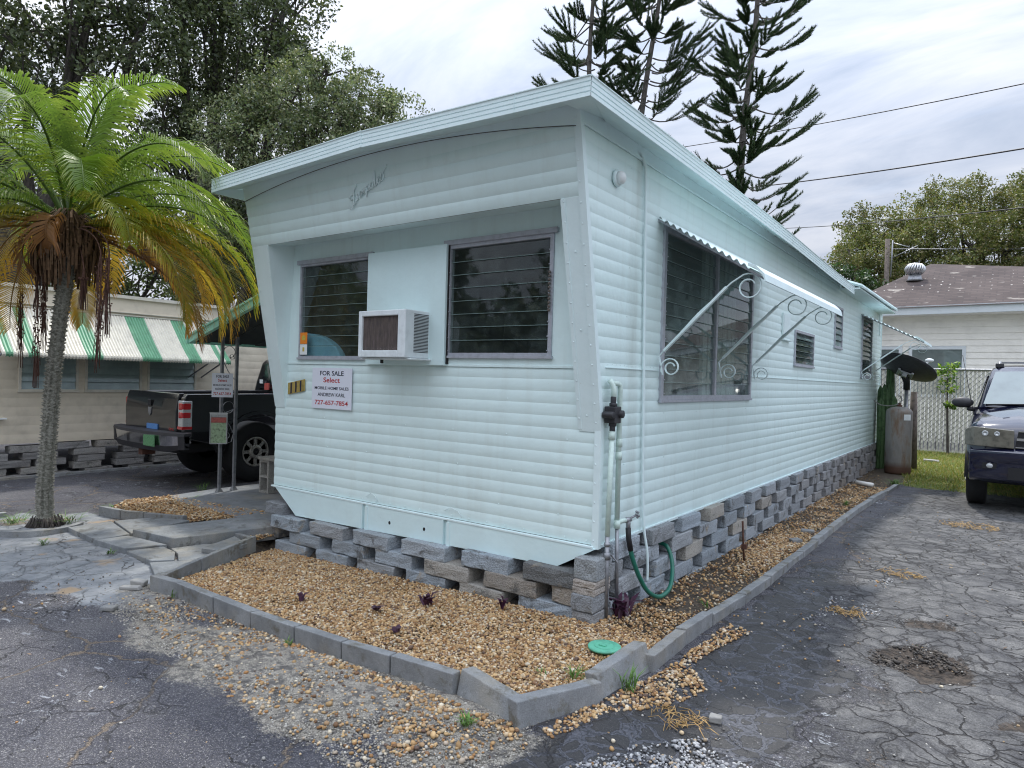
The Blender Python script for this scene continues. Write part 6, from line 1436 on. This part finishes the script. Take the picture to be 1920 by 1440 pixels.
# bumper
mb = MB(); rings = []
for t in np.linspace(-1, 1, 25):
    x = CX_+t*(HW+.012); yy_ = 6.36+.14*abs(t)**2.5+.62*max(0, abs(t)-.93)/.07
    rings.append([(x, yy_+.10, .36), (x, yy_+.02, .40), (x, yy_, .50), (x, yy_+.005, .60), (x, yy_-.03, .66), (x, yy_-.035, .74), (x, yy_+.03, .79), (x, yy_+.20, .80), (x, yy_+.22, .40)])
n = len(rings[0]); vs = [p for r_ in rings for p in r_]; fs = [(i*n+j, i*n+(j+1) % n, (i+1)*n+(j+1) % n, (i+1)*n+j) for i in range(24) for j in range(n)]+[list(range(n)), list(range(24*n, 25*n))[::-1]]
mb.smooth = True; mb.add(vs, fs); mb.smooth = False; fbp = mb.build('front_bumper', 'navy_paint', su, bevel=.006)
mb = MB(); mb.box(CX_-.45, CX_+.45, 6.352, 6.40, .42, .565); mb.box(CX_-.70, CX_-.56, 6.405, 6.44, .53, .60); mb.box(CX_+.56, CX_+.70, 6.405, 6.44, .53, .60); mb.build('air_intake', 'dark_gap', fbp)
mb = MB(); mb.ball((CX_-.63, 6.42, .565), .038, 12, (1.3, .6, 1)); mb.ball((CX_+.63, 6.42, .565), .038, 12, (1.3, .6, 1)); mb.build('fog_lamp', 'clear_lens', fbp)
for s_ in (-1, 1):
    def hx(t, z):   # surface over the front corner
        x = CX_+s_*(.40+.490*t); y = 6.365+.02*t+.05*t**2+.22*max(0, t-.80)**1.0; return (x, y, z)
    vs = []; fs = []
    for i in range(11):
        t = i/10; zt_ = 1.005+.03*t-.05*max(0, t-.85)/.15; zb_ = .79+.01*t
        vs += [hx(t, zb_), hx(t, zt_), (hx(t, zt_)[0], hx(t, zt_)[1]+.10, zt_), (hx(t, zb_)[0], hx(t, zb_)[1]+.10, zb_)]
    for i in range(10):
        for j in range(4): fs.append((i*4+j, i*4+(j+1) % 4, (i+1)*4+(j+1) % 4, (i+1)*4+j))
    fs += [(0, 1, 2, 3), (40, 41, 42, 43)]
    mb = MB(); mb.add(vs, fs); hl = mb.build('headlight', 'hazy_lens', su, bevel=.008, seg=3)
    mb = MB()
    for t, rr_ in ((.34, .030), (.58, .034)): p_ = hx(t, .955); mb.lathe((p_[0], p_[1]-.004, p_[2]), [(rr_, 0), (rr_*.9, -.004), (rr_*.5, .001), (.0001, .002)], 18, 1)
    mb.build('lamp', 'clear_lens', hl)
mb = MB(); P_ = [(CX_-.39, .80), (CX_+.39, .80), (CX_+.36, 1.0), (CX_-.36, 1.0)]; mb.prism(P_, 1, 6.385, 6.42); gr_ = mb.build('grille', 'dark_gap', su)
mb = MB(); mb.box(CX_-.375, CX_+.375, 6.376, 6.386, .885, .915); mb.box(CX_-.385, CX_+.385, 6.376, 6.386, .80, .812); mb.box(CX_-.36, CX_+.36, 6.376, 6.386, .99, 1.0); mb.build('grille_bar', 'chrome', gr_)
# cabin
def csec(w0, z0_, w1, z1_, cr_=.03): return [(0, z0_), (w0, z0_), (w1+(w0-w1)*.12, z1_-.09), (w1-.03, z1_-.02), (w1*.8, z1_+cr_*.3), (0, z1_+cr_)]
mb = MB(); loft(mb, [ring(7.66, csec(.80, 1.25, .78, 1.27, .01)), ring(8.28, csec(.83, 1.22, .67, 1.79)), ring(8.5, csec(.83, 1.22, .685, 1.825)), ring(10.2, csec(.83, 1.22, .67, 1.825)), ring(10.75, csec(.82, 1.15, .70, 1.30))]); mb.build('cabin', 'navy_paint', su)
mb = MB(); mb.add([(CX_-.74, 7.655, 1.29), (CX_+.74, 7.655, 1.29), (CX_+.625, 8.21, 1.745), (CX_-.625, 8.21, 1.745), (CX_, 7.63, 1.295), (CX_, 8.20, 1.76)], [(0, 4, 5, 3), (4, 1, 2, 5)]); mb.build('windscreen', 'car_glass', su, solid=.006)
for s_ in (-1, 1):
    mb = MB(); mb.add([(CX_+s_*.835, 7.92, 1.27), (CX_+s_*.835, 9.0, 1.27), (CX_+s_*.715, 9.0, 1.71), (CX_+s_*.72, 8.38, 1.69)], [(0, 1, 2, 3)]); mb.build('side_window', 'tinted_glass', su, solid=.006)
    mb = MB(); mb.tube([(CX_+s_*.80, 7.95, 1.20), (CX_+s_*.92, 7.86, 1.22)], .035, 8)
    vs = []; fs = []
    mb.ball((CX_+s_*.985, 7.84, 1.30), .125, 16, (1.05, .5, .60)); mb.build('mirror', 'plastic_black', su)
    mb = MB(); x = CX_+s_*.58; mb.tube(cr([(x, 8.40, 1.80), (x, 8.5, 1.875), (x, 8.75, 1.89), (x, 10.0, 1.89), (x, 10.2, 1.83)]), .022, 8); mb.build('roof_rail', 'galv', su)
    mb = MB(); mb.box(x-.05, x+.05, 8.35, 8.55, 1.81, 1.87); mb.build('rail_foot', 'plastic_black', su, bevel=.012)
mb = MB(); mb.box(CX_-.58, CX_+.58, 8.85, 8.90, 1.885, 1.91); mb.build('cross_bar', 'galv', su)
mb = MB(); mb.tube([(CX_-.70, 7.63, 1.285), (CX_-.25, 7.59, 1.305), (CX_+.1, 7.63, 1.30)], .009, 6); mb.tube([(CX_-.05, 7.61, 1.29), (CX_+.4, 7.59, 1.305), (CX_+.7, 7.63, 1.285)], .009, 6); mb.build('wiper', 'black_rubber', su)
mb = MB(); mb.tube([(CX_-.83, 7.35, 1.12), (CX_-.99, 7.55, 1.95)], .0045, 5); mb.build('aerial', 'black_rubber', su)
mb = MB(); mb.box(CX_-.7, CX_+.7, 6.6, 10.6, .34, .47); mb.build('underbody', 'dark_gap', su)

# ================================================================ PALM
pm = thing('palm_tree', 'curved pygmy date palm with green and yellow arching fronds beside the driveway', 'palm tree', (-5.03, -1.14, 0))
tp_ = cr([(-5.02, -1.14, -.03), (-5.05, -1.14, .15), (-5.06, -1.14, .35), (-5.01, -1.14, .70), (-4.96, -1.14, 1.10), (-4.91, -1.14, 1.45), (-4.80, -1.14, 1.9), (-4.70, -1.14, 2.25), (-4.68, -1.14, 2.7)], 14)
n = len(tp_)
mb = MB(); mb.tube(tp_, [(.095-.038*min(1, i/12)) if i < 12 else .058-.005*i/n for i in range(n)], 16)
for i in range(4, n-4):      # old leaf scars
    p = tp_[i]; r_ = .058-.005*i/n
    for j in range(9):
        a = 6.283*j/9+i*.7; c0 = p+Vector((r_*math.cos(a), r_*math.sin(a), rnd.uniform(-.01, .01))); o_ = Vector((math.cos(a), math.sin(a), 0)); s_ = Vector((-o_.y, o_.x, 0))
        mb.add([c0-s_*.022-o_*.01, c0+s_*.022-o_*.01, c0+o_*.022+Vector((0, 0, .018)), c0-o_*.01+Vector((0, 0, .03))], [(0, 1, 2), (1, 3, 2), (3, 0, 2)])
mb.build('trunk', 'palm_trunk', pm, recalc=False)
mb = MB()
for i in range(150): a = rnd.uniform(0, 6.28); r_ = rnd.uniform(.09, .155); p = Vector((-5.02+r_*math.cos(a), -1.14+r_*math.sin(a), 0)); mb.tube([p+Vector((0, 0, -.01)), p*1.0+Vector((-.03*math.cos(a), -.03*math.sin(a), .03+.06*rnd.random()))], [.012, .005], 4)
mb.build('root_mass', 'bark_dark', pm)
K = Vector((-4.68, -1.14, 2.70))
def frond(az, el, L, c1, c2, droop=1.0, nl=66, lw=.0092, ll=.37, start=None, name='frond', brown=0):
    mb = MB(); p = Vector(start) if start else K+Vector((math.cos(az), math.sin(az), 0))*.05+Vector((0, 0, (el-30)/90*.16)); e = R(el); pts = [p.copy()]; dirs = []
    NS = 26
    for i in range(NS):
        t = i/NS; d = Vector((math.cos(az)*math.cos(e), math.sin(az)*math.cos(e), math.sin(e))); dirs.append(d); p = p+d*(L/NS); pts.append(p.copy())
        e -= R(droop*(1.6+6.6*t**1.0)*math.cos(e*.6))
    dirs.append(dirs[-1])
    mb.tint = tuple(a*.8 for a in c1); mb.tube(pts, [.011*(1-.8*i/NS)+.0015 for i in range(NS+1)], 5)
    side = Vector((-math.sin(az), math.cos(az), 0))
    for i in range(nl):
        t = .12+.88*(i/(nl-1))**.95; q = t*NS; j = min(NS-1, int(q)); b = pts[j].lerp(pts[j+1], q-j); d = dirs[j]; up = side.cross(d)*-1
        if up.z < 0 and abs(d.z) < .95: up = -up
        ln = ll*(math.sin(math.pi*min(1, t*.86+.10)))**.6*rnd.uniform(.85, 1.1); ln *= 1 if t > .2 else .5
        for s_ in (-1, 1):
            fwd = .55+.55*t; v0 = (side*s_*1.0+d*fwd+up*(.32+rnd.uniform(-.12, .12))).normalized()
            q0 = b; q1 = b+v0*ln*.5; v1 = (v0+Vector((0, 0, -.50-rnd.uniform(0, .4)))+d*.12).normalized(); q2 = q1+v1*ln*.36; v2 = (v1+Vector((0, 0, -.7))).normalized(); q3 = q2+v2*ln*.2
            wv = d.cross(v0); wv = (d*.9+wv*.35).normalized()*lw
            m_ = rnd.random(); ca = tuple(x*(1-.12*m_) for x in c1)
            cb_ = tuple(x*(.9+.25*m_) for x in c2)
            k0 = len(mb.v); mb.tint = ca; mb.add([q0-wv*.35, q0+wv*.35, q1-wv, q1+wv], [])
            mb.tint = tuple((a+b_)/2 for a, b_ in zip(ca, cb_)); mb.add([q2-wv*.75, q2+wv*.75], []); mb.tint = cb_; mb.add([q3], [])
            mb.f += [[k0, k0+1, k0+3, k0+2], [k0+2, k0+3, k0+5, k0+4], [k0+4, k0+5, k0+6]]; mb.mi += [0]*3; mb.sm += [True]*3
    return mb.build(name, 'frond', pm, recalc=False)
g1, g2 = (.125, .20, .045), (.27, .33, .07); y1_, y2_ = (.26, .30, .04), (.50, .40, .05); o1, o2 = (.42, .27, .05), (.55, .24, .04); b1, b2 = (.28, .14, .06), (.34, .17, .07)
GA = 2.39996
for i in range(32):
    t = i/31; az = i*GA+.5; el = 82-74*t**.85+rnd.uniform(-6, 6)
    right = math.cos(az-R(36.2))
    c1, c2 = g1, g2
    if t < .55: pass
    elif t < .75: c1, c2 = (.15, .25, .035), (.34, .36, .05)
    else: c1, c2 = (y1_, y2_) if i % 3 else (o1, o2)
    q = rnd.uniform(.85, 1.15); c1 = tuple(a*q for a in c1); fr_ = math.cos(az-R(-20)) > .55 and el < 50
    if fr_ and i % 2: continue
    frond(az, el+(12 if fr_ else 0), (.72 if fr_ else 1.0)*1.38+.28*math.sin(math.pi*min(1, t*1.2))+.22*max(0, right)+rnd.uniform(-.08, .08), c1, c2, 1.0)
# yellowing and browned fronds sagging to the right and front
ar = R(36.2)
frond(ar+.15, 10, 1.75, (.20, .26, .04), (.45, .36, .05), 1.0); frond(ar-.15, -2, 1.70, o1, o2, .85); frond(ar+.4, -12, 1.5, b1, (.2, .09, .06), .75, 46); frond(ar-.2, 6, 1.6, y1_, y2_, 1.0); frond(ar-2.6, 0, 1.5, o1, o2, 1.0); frond(ar-2.9, 12, 1.6, (.18, .24, .04), (.40, .36, .05), 1.0)
frond(ar+.05, 24, 1.95, g1, (.28, .33, .05), .95); frond(ar-.3, 34, 1.9, g1, g2, 1.0); frond(ar-1.9, 24, 1.15, g1, (.22, .30, .05), 1.15); frond(ar-1.5, 22, .55, (.42, .20, .07), (.40, .18, .07), 2.2, 44, .009, .25)
frond(ar-2.3, -5, .6, b1, b2, 1.6, 36, .009, .22)
for da, el_, L_, c1_, c2_, dr_ in ((.35, 20, 1.95, (.22, .27, .04), (.58, .42, .05), 1.05), (-.05, 14, 2.0, (.34, .30, .04), (.66, .36, .04), 1.0), (.15, 4, 1.8, (.44, .28, .04), (.66, .28, .03), .9), (-.30, 8, 1.7, (.36, .30, .04), (.64, .38, .05), 1.0), (.55, 6, 1.7, (.40, .30, .05), (.62, .34, .05), 1.0), (.75, -4, 1.4, (.46, .26, .05), (.60, .25, .05), .9), (-2.4, 6, 1.5, (.36, .30, .05), (.62, .34, .05), 1.0), (2.6, 0, 1.5, (.44, .28, .05), (.62, .28, .05), 1.0), (2.0, -2, 1.3, (.44, .28, .05), (.62, .28, .05), 1.0)):
    frond(ar+da, el_, L_, c1_, c2_, dr_)
simple('fibre', (.13, .075, .04), .9, 0, .35, 30)
mb = MB()      # brown fibre skirt under the crown
for i in range(760):
    a = rnd.uniform(0, 6.28); z0_ = rnd.uniform(2.42, 2.82); r0_ = .06+.10*math.sin(max(0, (2.86-z0_)*6))**.8; c0 = Vector((-4.67+r0_*math.cos(a), -1.14+r0_*math.sin(a), z0_)); L = rnd.uniform(.12, .34); o_ = rnd.uniform(.02, .14)
    mb.bar([c0, c0+Vector((math.cos(a)*o_, math.sin(a)*o_, -L*.4)), c0+Vector((math.cos(a)*o_*.9, math.sin(a)*o_*.9, -L))], (-math.sin(a), math.cos(a), 0), rnd.uniform(.006, .02), .003)
mb.ball((-4.68, -1.14, 2.60), .10, 14, (1, 1, 1.4)); mb.build('fibre_skirt', 'fibre', pm, recalc=False)
MATS['dead'] = simple('dead', (.13, .065, .05), .9, 0, .3, 40)
for (x, z0_, z1_, y_) in ((-5.74, 2.42, 1.47, -1.14), (-5.44, 2.50, 1.62, -1.05), (-4.80, 2.35, 1.30, -1.32), (-4.04, 2.40, 1.45, -1.14), (-4.35, 2.3, 1.98, -1.14), (-4.0, 2.45, 1.7, -1.1)):
    mb = MB(); st0 = K+Vector((0, 0, -.08)); mb.tube(cr([st0, st0.lerp(Vector((x, y_, z0_)), .55)+Vector((0, 0, .10)), (x, y_, z0_), (x+.01, y_, (z0_+z1_)/2)], 6), .006, 5)
    for i in range(46):
        z = rnd.uniform(z1_+.15, z0_-.02); sx = rnd.uniform(-.028, .028); sy_ = rnd.uniform(-.025, .025); L = rnd.uniform(.12, .38); zz = max(z1_-.05, z-L)
        mb.tube([(x+sx*.3, y_+sy_*.3, z), (x+sx, y_+sy_, (z+zz)/2), (x+sx*rnd.uniform(.8, 1.8), y_+sy_*1.2, zz)], .0028, 3)
    for i in range(70): z = rnd.uniform(z1_+.2, z0_-.1); mb.ball((x+rnd.uniform(-.03, .03), y_+rnd.uniform(-.03, .03), z), .007, 4)
    mb.build('dead_flower_stalk', 'dead', pm, recalc=False)

# ================================================================ TREES
def clumps(blobs, per, seed, shell=.55, jit=.12, cr_=.30):
    g = np.random.default_rng(seed); C_, R_ = [], []
    for (x, y, z, r) in blobs:
        m_ = int(per*(r**2.1)); d = g.normal(0, 1, (m_, 3)); d /= np.linalg.norm(d, axis=1)[:, None]
        q = (shell+(1-shell)*g.random(m_))*r; C_.append(np.array([x, y, z])+d*q[:, None]*np.array([1, 1, .9])); R_.append(np.full(m_, cr_)*g.uniform(.6, 1.3, m_))
    return np.vstack(C_), np.concatenate(R_)
def limbs(root, base, blobs, C_, r0_, seed, n_twig=60, mat='bark_dark', fork=.45):
    g = random.Random(seed); mb = MB(); base = Vector(base); cen = Vector((sum(b[0] for b in blobs)/len(blobs), sum(b[1] for b in blobs)/len(blobs), min(b[2] for b in blobs)))
    fk = base.lerp(cen, fork); fk.z = max(fk.z, base.z+1.0)
    mb.tube(cr([base, base.lerp(fk, .5)+Vector((g.uniform(-.15, .15), g.uniform(-.15, .15), 0)), fk], 5), [r0_*(1-.35*i/10) for i in range(11)], 10)
    mb.build('trunk', mat, root)
    mb = MB()
    for (x, y, z, r) in blobs:
        c = Vector((x, y, z)); k1 = fk.lerp(c, .5)+Vector((g.uniform(-.3, .3), g.uniform(-.3, .3), g.uniform(-.2, .3)))
        P_ = cr([fk, fk.lerp(k1, .5)+Vector((g.uniform(-.1, .1), g.uniform(-.1, .1), .1)), k1, k1.lerp(c, .6)+Vector((g.uniform(-.15, .15), g.uniform(-.15, .15), 0)), c+Vector((0, 0, r*.3))], 5)
        mb.tube(P_, [r0_*.55*(1-.8*i/(len(P_)-1)) for i in range(len(P_))], 7)
        near = [Vector(q) for q in C_ if (Vector(q)-c).length < r*1.1]; g.shuffle(near)
        for q in near[:n_twig]:
            s_ = P_[g.randint(len(P_)*3//5, len(P_)-1)]; m_ = s_.lerp(q, .5)+Vector((g.uniform(-.12, .12), g.uniform(-.12, .12), g.uniform(-.05, .15)))
            mb.tube([s_, m_, q], [r0_*.12, r0_*.07, r0_*.03], 4, cap=False)
    mb.build('limb', mat, root, recalc=False)
OAK = [(.06, .085, .035), (.08, .11, .05), (.11, .14, .06), (.045, .06, .03), (.14, .16, .08)]
OAKC = [(.12, .165, .075), (.17, .21, .10), (.22, .25, .13), (.08, .11, .06), (.27, .28, .17)]
def oak(name, label, base, blobs, per, leaf_n, size, pal, r0_, seed, cr_=.30, shell=.5, tw=14):
    t = thing(name, label, 'tree', base, 'trees around the park'); C_, R_ = clumps(blobs, per, seed, shell, .1, cr_)
    limbs(t, base, blobs, C_, r0_, seed, tw); leaves('crown', C_, R_, leaf_n, size, pal, t, seed=seed); return t
oak('oak_tree', 'huge dark live oak at the top left corner with bright sky gaps in its crown', (-13.6, 1.6, 0), [(-14.15, .76, 7.81, 1.94), (-13.14, 2.12, 8.32, 1.38), (-13.29, 1.38, 6.41, .92), (-12.19, 2.82, 7.82, 1.17), (-14.24, .67, 5.35, 1.23), (-12.75, 2.42, 9.72, 1.7), (-15.2, -.4, 8.9, 1.9)], 34, 62, .105, OAK, .34, 3, .36, .35)
oak('oak_tree', 'tall live oak with forked black limbs behind the palm, left of the open sky', (-12.0, 4.6, 0), [(-11.96, 4.24, 8.69, 1.48), (-10.86, 5.04, 8.95, 1.0), (-11.28, 4.72, 7.68, 1.03), (-11.88, 3.65, 7.1, .88), (-12.3, 4.62, 11.07, 2.01), (-12.64, 3.75, 10.03, 1.37), (-10.95, 5.61, 10.41, 1.0), (-10.6, 5.2, 7.9, .8), (-12.1, 3.3, 6.1, 1.0), (-12.5, 2.8, 5.2, 1.0), (-13.1, 2.1, 5.5, .9)], 46, 66, .095, OAK, .30, 4, .32, .35)
oak('oak_tree', 'rounded grey green oak crown spreading right above the roof edge', (-12.4, 5.2, 0), [(-8.73, 4.1, 6.45, .98), (-7.85, 4.79, 6.40, .86), (-8.23, 4.46, 5.58, .92), (-9.18, 3.76, 5.65, .92), (-7.32, 5.15, 5.95, .80), (-9.72, 3.36, 5.04, .8), (-9.67, 3.4, 5.93, .72), (-8.3, 4.4, 6.9, .6), (-9.3, 3.8, 6.5, .6), (-7.0, 5.35, 5.5, .5)], 92, 74, .066, OAKC, .20, 5, .22, .45)
oak('oak_tree', 'dark oak behind the beige home and the carport roof', (-11.6, 4.4, 0), [(-9.43, 3.31, 3.92, .77), (-10.99, 3.04, 4.13, .72), (-11.03, 3.62, 3.29, .64), (-8.78, 3.42, 4.25, .76), (-9.44, 3.67, 3.2, .69), (-10.2, 3.7, 3.7, .8), (-9.9, 4.6, 4.6, 1.0), (-8.9, 5.0, 4.6, .9)], 66, 70, .075, OAK, .20, 6, .24, .4)
oak('oak_tree', 'pale lit tree low in the background behind the palm trunk', (-18.4, 3.4, 0), [(-18.52, 2.48, 4.29, 1.47), (-17.22, 3.43, 4.21, 1.2), (-16.04, 4.3, 4.38, 1.07), (-15.27, 4.86, 3.74, .8), (-17.9, 2.95, 5.25, 1.2), (-16.5, 4.2, 2.8, 1.2), (-18.9, 1.9, 2.6, 1.2)], 26, 60, .12, [(.07, .10, .03), (.11, .15, .05), (.16, .20, .07)], .22, 7, .34, .5, 16)
RT = [(.13, .16, .045), (.18, .21, .06), (.24, .24, .09), (.09, .12, .035), (.26, .22, .11)]
oak('shade_tree', 'olive green tree crown rising left of the roof turbine', (-2.8, 34.0, 0), [(-3.89, 33.07, 9.0, 1.5), (-2.45, 34.13, 9.7, 1.4), (-1.0, 35.2, 10.4, 1.45), (-3.28, 32.27, 7.73, 1.76), (-1.66, 33.45, 8.3, 1.76), (-4.1, 30.42, 7.55, .98), (-3.0, 32, 6.0, 1.9), (-.6, 33, 6.6, 1.9)], 16, 130, .125, RT, .35, 8, .50, .45, 10)
oak('shade_tree', 'broad olive green tree crown above the shingle roof at the right', (1.6, 36.2, 0), [(.67, 36.43, 10.6, 1.5), (1.95, 36.11, 9.94, 2.02), (.01, 33.44, 8.42, 1.71), (1.61, 34.6, 7.95, 1.71), (3.15, 35.74, 9.22, 1.95), (1.0, 34, 6.2, 2.0), (3.6, 34, 6.6, 2.0)], 16, 130, .125, RT, .4, 9, .50, .45, 10)
oak('shade_tree', 'nearer olive tree cut off by the right edge of the photo', (3.6, 32, 0), [(2.55, 31.46, 9.6, .9), (3.1, 31.78, 10.1, 1.2), (4.0, 32, 8.8, 1.6)], 20, 120, .12, RT, .3, 10, .45, .45, 10)
oak('shrub_tree', 'dark green bushy tree directly behind the far end of the roof', (-3.4, 24.8, 0), [(-3.57, 24.59, 4.87, 1.23), (-2.93, 25.07, 5.5, 1.0), (-4.6, 24.4, 5.2, 1.2), (-2.6, 25, 4.2, 1.1)], 20, 90, .14, [(.035, .075, .02), (.05, .10, .03), (.03, .05, .02)], .2, 12, .38, .5, 8)
# tall feathery pines
def pine(label, b0, b1, hgt_, r_, z_lo, z_hi, blen, seed):
    """b0,b1: two points on the trunk axis; whorled branches ending in upswept brushes between z_lo and z_hi"""
    g = np.random.default_rng(seed); b0 = Vector(b0); b1 = Vector(b1); ax = (b1-b0)/(b1.z-b0.z)
    at_ = lambda z: b0+ax*(z-b0.z)
    t = thing('pine_tree', label, 'pine tree', tuple(at_(0)), 'tall pines behind the home')
    mb = MB(); zs = np.linspace(0, hgt_, 26); mb.tube([at_(z)+Vector((.05*math.sin(z*1.1+seed), .05*math.cos(z*.9), 0)) for z in zs], [r_*(1-.80*z/hgt_) for z in zs], 10); mb.build('trunk', 'bark_pine', t)
    bm_ = MB(); ST = []
    z = z_lo; wi = 0
    while z < z_hi:
        q = (z-z_lo)/(z_hi-z_lo); L0 = blen*(.8+.4*math.sin(math.pi*min(1, q*.9+.25)))*(1 if q < .75 else 1-(q-.75)*2.2); nb_ = 5
        for i in range(nb_):
            a = 2*math.pi*i/nb_+wi*.9+g.uniform(-.35, .35); L = L0*g.uniform(.35, 1.2)
            if g.random() < .08: continue
            d = np.array([math.cos(a), math.sin(a), 0]); s_ = np.array([-math.sin(a), math.cos(a), 0])
            p0 = np.array(at_(z+g.uniform(-.14, .14))); pts = []; NP = 9
            for j in range(NP+1):
                u = j/NP; pts.append(p0+d*L*u+s_*.12*L*math.sin(u*3+seed)+np.array([0, 0, L*(-.22*math.sin(math.pi*u*.9)+.20*u*u)]))
            bm_.tube([Vector(p) for p in pts], [r_*.11*(1-.8*j/NP)+.006 for j in range(NP+1)], 5, cap=False)
            for j in range(4, NP+1):
                if j < 8 and g.random() < .12: continue
                for sg in ((g.choice([-1, 1]),) if j < 6 else ((-1, 1) if j < NP else (0,))):
                    bl = (.30+.26*math.sin(math.pi*(j-1)/NP))*g.uniform(.7, 1.3)*min(1.0, L/1.0); dd = d*1.0+s_*sg*g.uniform(.35, .7)+np.array([0, 0, .30]); dd /= np.linalg.norm(dd)
                    ST.append((*pts[j], *dd, bl))
        z += .36*g.uniform(.7, 1.35); wi += 1
    bm_.build('branch', 'bark_pine', t, recalc=False)
    ST = np.array(ST); K1, K2 = 17, 13; n = len(ST)*K1*K2
    U = np.tile(np.repeat(np.linspace(0, 1, K1), K2), len(ST))[:, None]; A_ = np.repeat(ST, K1*K2, 0); c0 = A_[:, :3]; dd = A_[:, 3:6]; bl = A_[:, 6:7]; up = np.array([0, 0, 1.0])
    c = c0+dd*bl*U+up*bl*.32*U*U; dl = dd+up*.64*U; dl /= np.linalg.norm(dl, axis=1)[:, None]
    v = g.normal(0, 1, (n, 3)); v -= dl*(v*dl).sum(1)[:, None]; v /= np.linalg.norm(v, axis=1)[:, None]
    nd = dl*.85+v*.58+up*.15; nl_ = .105*g.uniform(.6, 1.2, (n, 1))*(1-.3*U); wv = np.cross(nd, g.normal(0, 1, (n, 3))); wv /= np.linalg.norm(wv, axis=1)[:, None]; wv *= .0085
    pal = np.array([(.025, .055, .02), (.04, .075, .028), (.055, .10, .035), (.02, .035, .018), (.075, .095, .04)]); tt = pal[g.integers(0, 5, n)]*g.uniform(.8, 1.3, (n, 1))
    V = np.stack([c-wv, c+wv, c+nd*nl_], 1).reshape(-1, 3); fast('needles', V, np.arange(3*n).reshape(-1, 3), np.repeat(tt, 3, 0), 'needle', t)
pine('leftmost tall dark pine, its lower half hidden by the roof corner', (-6.68, 11.2, 8.87), (-6.69, 11.21, 11.01), 14.5, .12, 8.6, 14.2, .95, 1)
pine('middle tall pine of the three, close behind the roof corner', (-5.61, 11.97, 8.1), (-5.37, 12.18, 11.06), 14.8, .125, 7.2, 14.4, 1.0, 2)
pine('rightmost tall pine with a long bare grey trunk and upswept brushes', (-3.26, 12.44, 6.26), (-3.07, 12.61, 10.56), 14.0, .135, 3.6, 13.6, 1.0, 3)

for i, (x, y, r_) in enumerate(((-9.5, -15.5, 3.2), (-4.5, -17.5, 3.4), (-14.5, -13.0, 3.2))):
    oak('oak_tree', ('large oak across the street behind the photographer, %s' % ('middle one', 'right one', 'left one')[i]), (x, y, 0), [(x, y, 4.2, r_), (x+1.8, y+.5, 2.6, r_*.7), (x-1.9, y, 2.8, r_*.7), (x, y, 6.6, r_*.7), (x+2.6, y, 4.6, r_*.7), (x-2.6, y, 4.8, r_*.7)], 6, 80, .42, OAK, .3, 40+i, .8, .3, 3)
